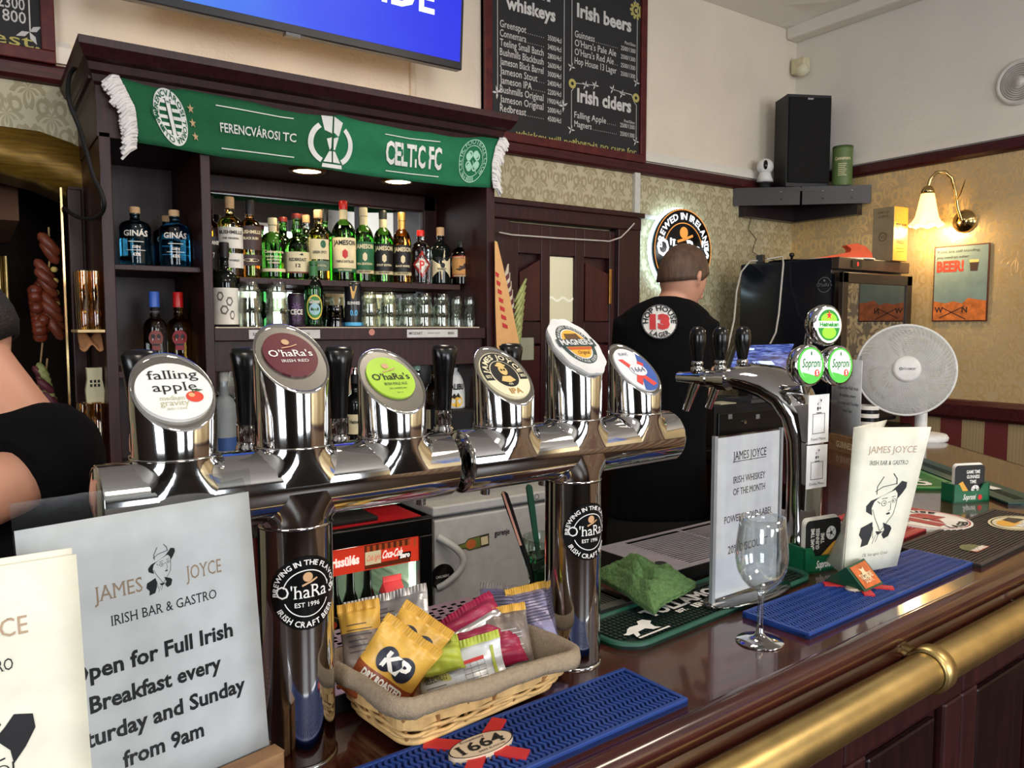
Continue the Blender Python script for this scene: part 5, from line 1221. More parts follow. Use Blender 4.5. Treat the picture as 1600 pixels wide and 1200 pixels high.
b = bottle('rum_bottle', 'white coconut rum bottle with palm tree print and steel pourer', 709, 2.60, 1.245, .178, .042, mat('glass_milk', (226, 226, 222), .3), (LBLACK, .02), .30, sh=.5, neck=.012, lab=[('t', INK, 'MALIBU', .42, .12, 1.7), ('d', mat('sun_yellow', (240, 190, 60), .5), .1, .17, .6, .13), ('p', INK, [(.0, .04), (.08, .04), (.04, .28)], .0008), ('p', INK, [(-.4, .26), (-.1, .34), (.04, .28), (.25, .35), (.5, .24), (.1, .26), (-.1, .22)], .0008)]); pourer(b, .178)
b = bottle('rum_bottle', 'orange and red labelled rum bottle beside the white coconut rum', 739, 2.66, 1.245, .19, .032, G_AMBER, (REDCAP, .03), .6, lab=[SQ(LRED, .28, .6), ('t', mat('sun_yellow'), 'BACARDI', .4, .09, 1.7)])
mb = MB(); q = atY(735, 640, 2.56); mb.box(q.x-.02, q.x+.01, 2.44, 2.48, 1.13, 1.24); tag(mb.build('napkin_pack', LWHITE, bevel=.006), 'small white pack standing beside the black box on the back counter', 'pack')
# --- glass shelf, glasses and handset on the side panel
q = atY(150, 515, 2.54); zs = q.z
sh_ = thing('glass_shelf', 'small glass shelf on the dark side panel beside the narrow compartment', 'shelf', (q.x, 2.54, zs))
mb = MB(); mb.box(.245, .3135, 2.47, 2.64, zs-.008, zs); mb.build('shelf_board', mat('shelf_edge_gold', (206, 176, 120), .35), sh_, bevel=.001)
for i, xx in enumerate((.266, .296)):
    for j, Y in enumerate((2.495, 2.54, 2.59)):
        if True: tumbler('tall slim gilt glass, %s row, %s side, on the glass shelf beside the cabinet' % (('front', 'middle', 'back')[j], ('passage', 'cabinet')[i]), xx, Y, zs, .165, .012, .0150, down=False, group='slim glasses on the side shelf', m=thin_glass('gilt_glass', (240, 214, 150), 1.6))
mb = MB(); mb.grid(lambda u, v: (.252+.058*u, 2.49+.05*v, zs-.052+.04*v-.010*sin(u*9+v*3)), 14, 6); tag(mb.build('bar_cloth', mat('cloth_tan', (150, 104, 66), .8), solid=.004), 'folded tan cloth hanging beneath the small glass shelf', 'cloth')
q = atY(148, 604, 2.55)
hs = thing('telephone_handset', 'cream handset with four dark keys hung on the dark side panel', 'handset', (q.x, 2.56, q.z-.05))
mb = MB(Matrix.Translation((q.x, 2.555, q.z))@Matrix.Rotation(pi/2, 4, 'X')); mb.prism([(-.022, -.05), (.022, -.05), (.024, -.01), (.019, .02), (.020, .055), (-.020, .055), (-.019, .02), (-.024, -.01)], -.012, .015); mb.build('body', mat('handset_cream', (196, 186, 150), .5), hs, bevel=.005)
mb = MB(Matrix.Translation((q.x, 2.5395, q.z))); 
for dx in (-.010, .0, .010):
    for dz in (.0, .012): mb.box(dx-.003, dx+.003, -.001, .001, dz, dz+.008)
mb.build('keypad', BLACKM, hs, kind='stuff')
zb2 = 1.12
mb = MB(); mb.box(.235, .3135, 2.47, 2.70, zb2-.01, zb2); tag(mb.build('wooden_shelf', MAHO), 'low dark shelf on the side panel beneath the cream handset', 'shelf')
for xx in (.257, .293):
    for Y in (2.50, 2.55):
        tumbler('tall glass, %s row, %s side, on the low shelf beneath the handset' % ('front' if Y < 2.52 else 'back', 'passage' if xx < .27 else 'cabinet'), xx, Y, zb2, .22, .014, .017, down=False, group='glasses under the handset', m=thin_glass('gilt_glass'))
# ================================================================ CORNER: SHELF, SPEAKER, CAMERA, TIN
c0, c1 = atY(1145, 300, YW), atX(1362, 300, XW); zc_ = 2.315
dv = Vector((c1.x-c0.x, c1.y-c0.y, 0)); dl_ = dv.length; dv.normalize(); nv = Vector((dv.y, -dv.x, 0)); 
if nv.dot(Vector((c0.x, c0.y, 0))) > 0: nv = -nv
csh = thing('corner_shelf', 'black triangular corner shelf with two fascia boards high under the picture rail', 'shelf', (XW-.15, YW-.15, zc_))
SH = mat('shelf_black', (34, 26, 30), .3)
mb = MB(); mb.prism([(c0.x, YW-.003), (c1.x-.003, c1.y), (XW-.003, YW-.003)], zc_-.02, zc_); mb.build('board', SH, csh)
for t0, t1 in ((0, .492), (.505, 1.0)):
    a = c0+dv*dl_*t0; b = c0+dv*dl_*t1; n = nv; mb = MB()
    P = [(a.x, a.y), (b.x, b.y), (b.x-n.x*.018, b.y-n.y*.018), (a.x-n.x*.018, a.y-n.y*.018)]
    P = [(min(x, XW-.004), min(y, YW-.004)) for x, y in P]
    mb.prism(P, zc_-.092, zc_+.004); mb.build('fascia', SH, csh, bevel=.002)
    for k in (.3, .72):
        for zz in (-.018, -.062): q = a+(b-a)*k; m2_ = MB(); m2_.cyl((q.x, q.y, zc_+zz), (q.x+n.x*.002, q.y+n.y*.002, zc_+zz), .005, n=10); m2_.build('screw', STEEL if zz > -.03 else BLACKM, csh)
mb = MB(); mb.box(c0.x+.05, XW-.004, YW-.05, YW-.004, zc_-.15, zc_-.02); mb.build('bracket', SH, csh); mb = MB(); mb.box(XW-.05, XW-.004, c1.y+.05, YW-.05, zc_-.15, zc_-.02); mb.build('bracket', SH, csh)
sp0 = c0+dv*(dl_*.545); SPM = Matrix.Translation((sp0.x-nv.x*.015, sp0.y-nv.y*.015, zc_+.005))@Matrix.Rotation(math.atan2(dv.y, dv.x)+radians(16), 4, 'Z')
spk = thing('loudspeaker', 'tall black loudspeaker with cloth grille standing on the corner shelf', 'loudspeaker', M=SPM)
mb = MB(SPM); mb.prism([(-.125, 0), (.128, 0), (.122, .16), (-.118, .16)] , 0, .49); mb.build('cabinet', mat('speaker_black', (22, 22, 23), .5), spk, bevel=.004)
mb = MB(SPM); mb.box(-.118, .122, -.014, -.001, .02, .475); mb.build('grille', mat('speaker_cloth', (16, 16, 17), .95, bump=.6, bs=600), spk, bevel=.006)
mb = MB(SPM); mb.text('SONY', .009, lambda x, y, z=0: (x, -.0145-z, y), .0, .46, w=.034, bold=.04); mb.build('lettering', mat('silver_ink', (190, 190, 190), .4), spk)
q = c0+dv*(dl_*.245)-nv*.05
wc = thing('security_camera', 'small white round security camera on the corner shelf beside the loudspeaker', 'camera', (q.x, q.y, zc_+.005))
CMM = Matrix.Translation((q.x, q.y, zc_+.04))@Matrix.Rotation(radians(-50), 4, 'Z')
mb = MB(CMM); mb.lathe([(.03, -.03), (.03, -.005), (.012, 0)], 20, caps=(True, True)); mb.build('foot', BLACKM, wc)
mb = MB(CMM); mb.lathe([(.028, 0), (.045, .004), (.036, .03), (.03, .055)], 24, caps=(True, False)); mb.build('neck', WPLAS, wc)
mb = MB(CMM); mb.sphere((0, 0, .085), .045, 24); mb.build('head', WPLAS, wc)
mb = MB(CMM); mb.sphere((0, -.022, .087), .027, 18, (.72, 1, 1.15)); mb.build('lens', mat('lens_black', (8, 8, 9), .08), wc)
q = c0+dv*(dl_*.80)-nv*.035; r_ = .052
tin = thing('whiskey_tin', 'round green whiskey tin with white lettering on the corner shelf', 'tin', (q.x, q.y, zc_+.005))
MT = Matrix.Translation((q.x, q.y, zc_+.005)); mb = MB(MT); mb.lathe([(r_, 0), (r_, .20)], 28, caps=(True, True)); mb.build('drum', mat('tin_green', (88, 112, 62), .45), tin)
mb = MB(MT); mb.lathe([(r_+.001, .198), (r_+.001, .212), (r_-.004, .213)], 28, caps=(False, True)); mb.lathe([(r_+.001, 0), (r_+.001, .006)], 28); mb.build('lid', mat('tin_green2', (72, 94, 52), .4, .3), tin)
mb = MB(MT).use(CREAM); f = wrap((0, 0), r_+.0006, 0, a0=math.atan2(-q.y, -q.x)); mb.text('Connemara', .018, f, .0, .135, w=.085, bold=.02)
for i in range(7): mb.rect(f, -.022, .022-.004*(i % 3), .112-.010*i, .115-.010*i, 0, 4)
mb.build('print', None, tin)
q = atX(1236, 112, XW-.03); mb = MB(Matrix.Translation((XW-.035, YW-.06, q.z))); mb.box(-.03, .033, -.04, .05, -.03, .055); pi_ = thing('motion_sensor', 'cream motion sensor fixed high in the corner under the vault', 'sensor', (XW-.035, YW-.06, q.z)); mb.build('housing', mat('old_cream', (206, 196, 162), .5), pi_, bevel=.01)
mb = MB(Matrix.Translation((XW-.045, YW-.075, q.z-.005))); mb.sphere((0, 0, -.01), .036, 18); mb.build('lens', mat('lens_cream', (214, 206, 176), .25), pi_)
q = atX(1594, 128, XW)
vt = thing('ceiling_speaker', 'round white speaker grille set in the upper wall beside the sconce', 'speaker', (XW, q.y, q.z))
mb = MB(Matrix.Translation((XW-.002, q.y, q.z))@Matrix.Rotation(-pi/2, 4, 'Y')); mb.lathe([(.105, 0), (.103, .008), (.085, .012), (.083, .004), (.02, .004), (.018, .010), (.0, .011)], 36); mb.build('surround', mat('grille_white', (206, 202, 194), .5), vt)
mb = MB(Matrix.Translation((XW-.002, q.y, q.z))@Matrix.Rotation(-pi/2, 4, 'Y'))
for k in range(6): r = .03+.0095*k; mb.lathe([(r, .006), (r+.002, .009), (r+.004, .006)], 30)
mb.build('rings', mat('grille_grey', (150, 146, 140), .5), vt, kind='stuff')
# --- wall sconce
q = atX(1508, 346, XW)
sc = thing('wall_sconce', 'brass swan-neck wall lamp with frosted flower shade, lit warm', 'lamp', (XW, q.y, q.z))
BR2 = mat('polished_brass', (196, 168, 112), .16, 1)
MS = Matrix.Translation((XW, q.y, q.z))
mb = MB(MS@Matrix.Rotation(-pi/2, 4, 'Y')); mb.lathe([(.054, 0), (.056, .008), (.046, .016), (.040, .020), (.030, .032), (.012, .040), (0, .041)], 32); mb.build('wall_plate', BR2, sc)
hy = .10  # arm swings out from the wall and along it
apts = [(-.035, 0, 0), (-.06, .01, .06), (-.075, .015, .14), (-.085, .03, .205), (-.105, .055, .235), (-.125, .085, .235), (-.14, .105, .205), (-.145, .112, .165)]
mb = MB(MS); mb.tube(apts, .008, 10); mb.build('swan_neck', BR2, sc)
mb = MB(MS); mb.tube([(-.07, .01, .10), (-.085, -.015, .13), (-.10, -.035, .165), (-.11, -.045, .185)], [.004, .004, .003, .001], 8); mb.build('leaf_tendril', BR2, sc)
mb = MB(MS@Matrix.Translation((-.145, .112, 0))); mb.lathe([(.006, .175), (.020, .168), (.029, .150), (.031, .135), (.026, .134)], 24, caps=(True, False)); mb.build('cap', BR2, sc)
m, t, p = newmat('shade_glass'); p.inputs['Base Color'].default_value = (*srgb(250, 232, 190), 1); p.inputs['Roughness'].default_value = .35; p.inputs['Emission Color'].default_value = (*srgb(255, 214, 130), 1); p.inputs['Emission Strength'].default_value = 1.6; p.inputs['Transmission Weight'].default_value = .3
mb = MB(MS@Matrix.Translation((-.145, .112, 0))); n = 40; R = []
for z, r, w in ((.136, .028, 0), (.10, .036, .01), (.06, .043, .02), (.02, .052, .03), (-.005, .064, .06), (-.022, .078, .10)):
    R.append([(r*(1+w*cos(8*2*pi*k/n))*cos(2*pi*k/n), r*(1+w*cos(8*2*pi*k/n))*sin(2*pi*k/n), z+.05*w*cos(8*2*pi*k/n)) for k in range(n)])
mb.rings(R); mb.build('lamp_shade', m, sc, solid=.002)
mb = MB(MS@Matrix.Translation((-.145, .112, .02))); mb.sphere((0, 0, 0), .026, 16, (1, 1, 1.3)); mb.build('bulb', glow('bulb_warm', (255, 224, 160), 30), sc)
lamp('sconce_lamp', (XW-.145, q.y+.112, q.z-.03), 7, (1, .72, .38), .03)
# --- tin poster (the painted bird is left out)
pa, pb_, pc = atX(1460, 386, XW-.012), atX(1547, 379, XW-.012), atX(1546, 502, XW-.012)
W_ = abs(pb_.y-pa.y); H_ = pb_.z-pc.z; fP = flat((XW-.010, pa.y, pc.z), (0, -1, 0), (0, 0, 1), (-1, 0, 0))
po = thing('tin_poster', 'weathered blue-grey tin poster reading BEER! on the gold damask wall', 'poster', (XW-.01, pa.y-W_/2, pc.z))
mb = MB(); mb.box(XW-.010, XW-.003, pb_.y, pa.y, pc.z, pb_.z); mb.build('plate', mat('poster_rust', (88, 48, 34), .5, var=.3, vs=40), po)
mb = MB().use(mat('poster_sky', (128, 150, 146), .4, var=.12, vs=14)); mb.rect(fP, .006, W_-.006, .085, H_-.006, .0008)
mb.use(mat('poster_rock', (206, 116, 56), .45, var=.35, vs=30)); mb.pol(fP, [(.006, .006), (W_-.006, .006), (W_-.006, .10), (W_*.82, .105), (W_*.66, .115), (W_*.55, .088), (W_*.4, .10), (W_*.25, .09), (.006, .102)], .0012)
mb.use(mat('poster_ink', (60, 44, 40), .5)); mb.text('If you are still standing,', .0125, fP, W_*.06, H_-.034, 'l', w=W_*.78, z=.0018, slant=.12); mb.text('you need an other', .0125, fP, W_*.06, H_-.062, 'l', w=W_*.58, z=.0018, slant=.12)
mb.pol(fP, [(W_*.68, H_*.655), (W_*.80, H_*.655), (W_*.82, H_*.765), (W_*.66, H_*.765)], .0020); mb.text('W', .026, fP, W_*.13, .045, z=.002, bold=.03, serif=True); mb.text('N', .026, fP, W_*.60, .045, z=.002, bold=.03, serif=True)
mb.line(fP, [(W_*.18, .070), (W_*.62, .012)], .004, .0018); mb.line(fP, [(W_*.15, .018), (W_*.60, .075)], .004, .0018)
mb.use(mat('poster_foam', (236, 200, 120), .5)); mb.pol(fP, [(W_*.66, H_*.765), (W_*.82, H_*.765), (W_*.825, H_*.80), (W_*.655, H_*.80)], .0022)
mb.use(mat('poster_red', (206, 70, 54), .5)); mb.text('BEER!', .048, fP, W_*.06, H_-.125, 'l', w=W_*.50, bold=.05, z=.0018)
mb.build('print', None, po)

# ================================================================ LIT ROUND SIGN
q = atY(1068, 391, YW-.07); Rg = .212
sg = thing('lit_sign', 'round black lit pub sign with glowing white rim and lettering, behind the barman', 'sign', (q.x, YW-.05, q.z))
MG = Matrix.Translation((q.x, YW-.07, q.z)); fS = lambda x, y, z=0.0: MG @ Vector((x, -z, y))
mb = MB(); nn = 48; mb.rings([[fS(Rg*q_*cos(2*pi*i/nn), Rg*q_*sin(2*pi*i/nn), zz) for i in range(nn)] for q_, zz in ((.93, -.045), (.97, -.03), (1, -.005), (.99, 0), (.0, 0))]); mb.build('panel', mat('sign_black', (14, 15, 17), .25), sg)
mb = MB(); mb.rings([[fS((Rg-.004+.012*cos(b))*cos(2*pi*i/nn), (Rg-.004+.012*cos(b))*sin(2*pi*i/nn), -.034+.008*sin(b)) for i in range(nn)] for b in [2*pi*k/8 for k in range(8)]], closed_v=True); mb.build('light_tube', glow('cold_halo', (206, 240, 255), 9), sg)
mb = MB().use(mat('sign_orange', (226, 150, 70), .5, emit=.7)); mb.disc(fS, 0, 0, Rg*.985, None, .0008, 48, .975); mb.disc(fS, 0, 0, Rg*.66, None, .0008, 48, .965, .25, pi-.25); mb.disc(fS, 0, Rg*.42, Rg*.14, None, .001, 18); mb.line(fS, [(-Rg*.2, Rg*.2), (Rg*.05, Rg*.27), (Rg*.3, Rg*.36)], Rg*.06, .001); mb.build('orange_line', None, sg)
mb = MB().use(glow('sign_white', (240, 246, 250), 1.1)); mb.arc('BREWED IN IRELAND', Rg*.15, fS, 0, 0, Rg*.74, pi/2, bold=.03, z=.0012, gap=.12); mb.text("O'haRa's", Rg*.40, fS, 0, -Rg*.16, w=Rg*1.8, bold=.02, serif=True, z=.0012); mb.arc('IRISH CRAFT BEER', Rg*.15, fS, 0, 0, Rg*.90, -pi/2, bold=.03, z=.0012, gap=.12, inward=True); mb.build('lettering', None, sg)

# ================================================================ BACK COUNTER WITH BLACK FRIDGE
CZ_ = 1.06
bc = thing('back_counter', 'dark back counter in the corner carrying the black glass-door fridge', 'counter', (3.2, 2.5, 0))
mb = MB(); mb.box(2.30, 3.98, 2.12, YW-.004, CZ_-.04, CZ_); mb.build('worktop', mat('counter_black', (24, 20, 20), .3), bc, bevel=.003)
mb = MB(); mb.box(2.34, 3.98, 2.16, YW-.004, 0, CZ_-.04); mb.build('body', MAHO, bc)
xf, yf, yb_, xr2, zt2 = 3.32, 2.115, 2.70, 3.93, 1.882
bf = thing('glass_door_fridge', 'black bottle fridge with tinted glass door on the back counter', 'fridge', (3.6, 2.4, CZ_))
mb = MB(); mb.box(xf, xr2, yf+.06, yb_, CZ_+.02, zt2); mb.build('body', mat('fridge_black_gloss', (12, 15, 24), .18), bf, bevel=.006)
mb = MB(); mb.box(xf+.0, xr2, yf+.02, yf+.06, zt2-.055, zt2); mb.build('control_panel', mat('fridge_trim', (72, 60, 50), .35, .4), bf, bevel=.003)
mb = MB(); mb.box(xf+.10, xf+.18, yf+.016, yf+.021, zt2-.045, zt2-.010); mb.build('display', BLACK, bf); mb = MB(); mb.text('0', .017, lambda x, y, z=0: (x, yf+.0155-z, y), xf+.145, zt2-.037, bold=.04); mb.build('digit', glow('led_red', (255, 40, 40), 3), bf)
dz0, dz1 = CZ_+.05, zt2-.07
mbd = MB()
for b in ((xf+.005, xr2-.002, dz0, dz0+.05), (xf+.005, xr2-.002, dz1-.05, dz1), (xf+.005, xf+.05, dz0, dz1), (xr2-.05, xr2-.002, dz0, dz1)): mbd.box(b[0], b[1], yf, yf+.022, b[2], b[3])
dor = mbd.build('door', mat('door_bronze', (60, 50, 42), .3, .5), bf, bevel=.003)
mb = MB(); mb.box(xf+.05, xr2-.05, yf+.008, yf+.012, dz0+.05, dz1-.05); mb.build('pane', thin_glass('tinted_pane', (150, 132, 104), 1.5), dor)
mb = MB(); mb.box(xf+.05, xr2-.05, yf+.024, yf+.03, dz0+.05, dz1-.05); 
mb = MB().use(mat('fridge_inside', (40, 34, 28), .6)); mb.box(xf+.03, xr2-.03, yf+.055, yf+.059, dz0, dz1); mb.build('interior', None, bf)
mb = MB(); mb.box(xf+.05, xf+.42, yf+.03, yf+.055, 1.50, 1.53); mb.build('shelf', mat('shelf_straw', (150, 112, 66), .5), bf)
for k in range(4): mb = MB(); mb.lathe([(.018, 0), (.020, .05), (.019, .09), (.008, .11), (.008, .14)], 14, caps=(True, True)); mb.M = Matrix.Identity(4); mb.v = [v+Vector((xf+.09+.075*k, yf+.040, 1.531)) for v in mb.v]; mb.v = [Vector((v.x, yf+.040+(v.y-yf-.040)*.5, v.z)) for v in mb.v]; mb.build('bottle_in_fridge', G_AMBER, bf)
mb = MB(); nn = 24; lx_, lz_ = (lambda q_: (q_.y, q_.z))(atX(1288, 445, xf-.001)); fL = lambda x, y, z=0.0: (xf-.001-z, lx_-x, lz_+y)
mb.use(mat('logo_grey', (120, 122, 126), .5)); mb.disc(fL, 0, 0, .036, None, 0, 28, .93, .3, pi-.3); mb.disc(fL, 0, 0, .036, None, 0, 28, .93, pi+.4, 2*pi-.4); mb.text("O'haRa's", .017, fL, 0, -.008, w=.078, serif=True, z=.0004); mb.disc(fL, 0, .020, .006, None, .0004, 10); mb.build('logo', None, bf)
# things on the fridge
q = atZ(1266, 400, zt2+.01)
lid = thing('pan_lid', 'flat dark round lid with a knob on top of the black fridge', 'lid', (3.50, 2.52, zt2)); mb = MB(Matrix.Translation((3.50, 2.52, zt2))); mb.lathe([(.10, 0.004), (.115, .010), (.116, .013), (.06, .020), (0, .022)], 32); mb.lathe([(.10, .004), (0, .004)], 32); mb.build('disc', mat('lid_dark', (40, 40, 42), .25, .6), lid); mb = MB(Matrix.Translation((3.50, 2.52, zt2+.02))); mb.lathe([(.007, 0), (.007, .015), (.014, .022), (.012, .034), (0, .036)], 16); mb.build('knob', BLACK, lid)
oh = thing('paper_hat', 'orange fin-shaped paper hat lying on a white card on the black fridge', 'hat', (3.50, 2.22, zt2))
MO = Matrix.Translation((3.50, 2.24, zt2))@Matrix.Rotation(radians(-35), 4, 'Z'); mb = MB(MO); mb.prism([(.16*cos(a)+.0, .085*sin(a)) for a in [2*pi*i/24 for i in range(24)]], .0, .006); mb.build('card', LWHITE, oh)
mb = MB(MO@Matrix.Rotation(pi/2, 4, 'X')); mb.prism([(-.15, .006), (.14, .006), (.135, .03), (.105, .062), (.06, .078), (.01, .070), (.035, .052), (.03, .036), (-.04, .022)], -.03, .03, True); mb.build('fin', mat('hat_orange', (226, 92, 48), .7), oh, bevel=.01)
tb = thing('whiskey_box', 'tall gold whiskey gift box on the black fridge beside the sconce', 'box', (3.80, 2.24, zt2))
q = atX(1395, 400, 3.74); MTb = Matrix.Translation((3.735, atX(1395, 400, 3.735).y, zt2))@Matrix.Rotation(radians(-4), 4, 'Z')
GB, GB2 = mat('box_gold', (222, 176, 76), .38, .35), mat('box_grey_gold', (150, 136, 106), .4, .3)
mb = MB(MTb); mb.use(GB).box(0, .115, 0, .115, 0, .265); mb.fm = [1 if i == 5 else 0 for i in range(len(mb.fm))]; mb.mats = [GB, GB2]; mb.build('carton', None, tb, bevel=.003)
fB = lambda x, y, z=0.0: MTb @ Vector((x, -.001-z, y)); mb = MB().use(mat('box_ink', (84, 60, 30), .5)); mb.text('TEELING', .026, fB, .0575, .155, w=.085, bold=.03, serif=True); mb.text('WHISKEY', .018, fB, .0575, .085, w=.07, bold=.03, serif=True); mb.pol(fB, [(.0575, .118), (.045, .145), (.0575, .135), (.070, .145)], .0005); mb.rect(fB, .02, .095, .06, .062); mb.rect(fB, .03, .085, .045, .047)
fB2 = lambda x, y, z=0.0: MTb @ Vector((-.001-z, .115-x, y)); mb.text('SPIRIT OF', .010, fB2, .0575, .235, w=.06); mb.text('DUBLIN', .010, fB2, .0575, .215, w=.05); mb.disc(fB2, .0575, .12, .022, None, .0004, 20, .85); mb.text('VS', .016, fB2, .0575, .112); mb.build('print', None, tb)
for nm, pts, lb in (('power_cable', [(1192, 407, 2.6), (1172, 408, 2.65), (1158, 425, 2.62), (1151, 455, 2.55), (1147, 500, 2.45), (1138, 540, 2.35), (1126, 575, 2.28), (1118, 610, 2.25)], 'white cable hanging down the back edge of the black fridge'),
                    ('power_cable', [(1198, 405, 2.5), (1223, 401, 2.44), (1224, 412, 2.42), (1221, 445, 2.42), (1217, 490, 2.40), (1212, 520, 2.36), (1204, 536, 2.28), (1198, 545, 2.2)], 'white cable running from the fridge top to the tablet')):
    mb = MB(); P = []
    for px, py, Y in pts:
        a = atY(px, py, Y); P.append(Vector((min(a.x, xf-.008) if py > 412 else a.x, Y, a.z)))
    mb.tube(P, .0045, 6); tag(mb.build(nm, mat('white_cable')), lb, 'cable')
mb = MB(); a = atY(1191, 398, 2.6); mb.box(a.x-.012, a.x+.012, 2.59, 2.63, zt2, zt2+.045); tag(mb.build('power_adapter', BLACK, bevel=.003), 'small black power adapter standing on the black fridge', 'adapter')
mb = MB(); mb.tube([(c0.x+.12, YW-.03, zc_-.15), (c0.x+.10, YW-.03, 2.1), (c0.x+.17, YW-.03, 2.05), (c0.x+.15, YW-.02, 1.98), (c0.x+.22, YW-.03, 1.95), (c0.x+.20, 2.66, 1.9)], .002, 5); tag(mb.build('thin_wire', BLACKM), 'thin black wire dangling from the corner shelf to the fridge', 'wire')
# tablet till, cash drawer, cartons
tbm = thing('tablet', 'tablet till on a stand showing a blue screen on the back counter', 'tablet', (2.8, 2.12, CZ_))
sA, sB, sC, sD = atY(1140, 578, 2.10), atY(1226, 577, 2.10), atY(1240, 538, 2.22), atY(1152, 541, 2.22)
def slab(nm, A, B, C, D, th, m, par, ex=0):
    n = (B-A).cross(D-A).normalized(); c = (A+B+C+D)/4; mb = MB(); q = [c+(p-c)*(1+ex) for p in (A, B, C, D)]
    mb.add([p for p in q]+[p-n*th for p in q], [(0, 1, 2, 3), (7, 6, 5, 4), (0, 4, 5, 1), (1, 5, 6, 2), (2, 6, 7, 3), (3, 7, 4, 0)], False); return mb.build(nm, m, par)
slab('case', sA, sB, sC, sD, .012, BLACK, tbm, .12)
m, t, p = newmat('tablet_screen'); nz = t.add('ShaderNodeTexNoise'); nz.inputs['Scale'].default_value = 9; cc = t.ramp(nz.outputs[0], [(.35, srgb(44, 52, 92)), (.55, srgb(96, 120, 220)), (.7, srgb(170, 196, 246))]); t.l.new(cc, p.inputs['Emission Color']); p.inputs['Emission Strength'].default_value = .8; p.inputs['Base Color'].default_value = (0, 0, 0, 1)
n = (sB-sA).cross(sD-sA).normalized(); 
o = slab('screen', sA+n*.003, sB+n*.003, sC+n*.003, sD+n*.003, .002, m, tbm)
c_ = (sA+sB+sC+sD)/4; uu = (sB-sA).normalized(); vv = (sD-sA); vv = (vv-uu*vv.dot(uu)).normalized(); fT = lambda x, y, z=0.0: c_+uu*x+vv*y+n*(.0035+z)
mb = MB().use(glow('screen_white', (190, 214, 255), .9)); mb.rect(fT, -.11, .11, .042, .056); mb.rect(fT, -.06, .03, -.055, -.025); mb.disc(fT, -.01, .012, .022, None, 0, 24, .72); mb.text('820', .022, fT, -.08, -.055, w=.05); mb.build('screen_mark', None, tbm)
mb = MB(); cc_ = c_-n*.03; mb.box(cc_.x-.02, cc_.x+.02, 2.19, 2.215, CZ_+.15, cc_.z); mb.box(cc_.x-.08, cc_.x+.08, 2.15, 2.30, CZ_+.172, CZ_+.186); mb.build('stand', mat('stand_grey', (70, 70, 74), .4), tbm)
x0, x1 = atY(1119, 660, 2.15).x, atY(1226, 660, 2.15).x
cdw = thing('cash_drawer', 'black cash drawer with a round chrome lock on the back counter', 'cash drawer', ((x0+x1)/2, 2.3, CZ_)); mb = MB(); mb.box(x0, x1, 2.16, 2.5, CZ_, CZ_+.172); mb.build('case', BLACKM, cdw, bevel=.004); mb = MB(); mb.box(x0+.015, x1-.015, 2.15, 2.165, CZ_+.02, CZ_+.14); mb.build('drawer', BLACK, cdw, bevel=.003)
a = atY(1163, 659, 2.148); mb = MB(); mb.cyl((a.x, 2.150, a.z), (a.x, 2.142, a.z), .009); mb.build('lock', CHROME, cdw); mb = MB()
for px in (1141, 1184): a = atY(px, 651, 2.149); mb.box(a.x-.012, a.x+.012, 2.148, 2.150, a.z-.010, a.z+.010)
mb.build('sticker', mat('sticker_grey', (120, 120, 122), .6), cdw, kind='stuff')
for i, (z0_, z1_, Y0_) in enumerate(((CZ_, CZ_+.095, 2.2), (CZ_+.097, CZ_+.20, 2.22))):
    mb = MB(); mb.box(x0-.07+.005*i, x0-.006 if i == 0 else x0+.10, Y0_ if i == 0 else 2.3, 2.5, z0_+(.08 if i else 0), z1_+(.06 if i else 0)) if False else mb.box(x0-.085, x0-.004, Y0_, 2.46, z0_, z1_)
    tag(mb.build('carton', mat('cardboard', (150, 112, 70), .8), bevel=.003), ('lower' if i == 0 else 'upper')+' brown cardboard carton of the two stacked beside the cash drawer', 'box')
mb = MB(); mb.box(x0-.08, x0-.01, 2.24, 2.42, CZ_+.198, CZ_+.235); o = thing('card_box', 'white and green card box on top of the stacked cartons', 'box', (x0-.04, 2.3, CZ_+.198)); mb.build('box_body', LWHITE, o, bevel=.002); mb = MB(); mb.box(x0-.075, x0-.04, 2.2385, 2.24, CZ_+.205, CZ_+.225); mb.build('green_panel', mat('pharma_green', (40, 140, 96), .5), o)
mb = MB(); mb.box(x0+.06, x0+.16, 2.18, 2.26, CZ_+.1725, CZ_+.176); tag(mb.build('paper_slip', mat('slip_cream', (206, 200, 170), .7)), 'pale paper slip lying on the cash drawer', 'paper')

# ================================================================ UNDER-COUNTER FREEZER AND LIT DRINKS FRIDGE
FW = mat('freezer_white', (186, 186, 184), .35)
fx0, fy, fz = 1.215, 2.20, .974
fz_ = thing('freezer', 'white under-counter freezer with curved handle and bottle-shaped magnet', 'freezer', (fx0+.28, fy+.25, 0))
mb = MB(); mb.box(fx0, fx0+.56, fy+.05, fy+.55, .02, fz-.036); mb.build('body', FW, fz_, bevel=.004)
mb = MB(); mb.box(fx0-.005, fx0+.565, fy-.002, fy+.56, fz-.032, fz); mb.build('worktop', FW, fz_, bevel=.006)
mb = MB(); mb.box(fx0, fx0+.56, fy, fy+.046, .06, fz-.045); mb.build('door', FW, fz_, bevel=.006)
mb = MB(); q = atY(675, 880, fy); mb.tube([(fx0+.012+.075*sin(pi*k/14), fy-.004-.035*sin(pi*k/14)**.6, q.z+.085-.17*k/14) for k in range(15)], .011, 10, flat=1.2); mb.build('handle', FW, fz_)
q = atY(692, 901, fy-.004); mb = MB(); fF = lambda x, y, z=0.0: (q.x+x, fy-.0015-z, q.z+y); mb.use(BLACK).disc(fF, -.0, 0, .045, .042, 0, 24); mb.use(WHITE).text('CARLSBERG', .008, fF, 0, -.004, w=.05); mb.build('round_sticker', None, fz_)
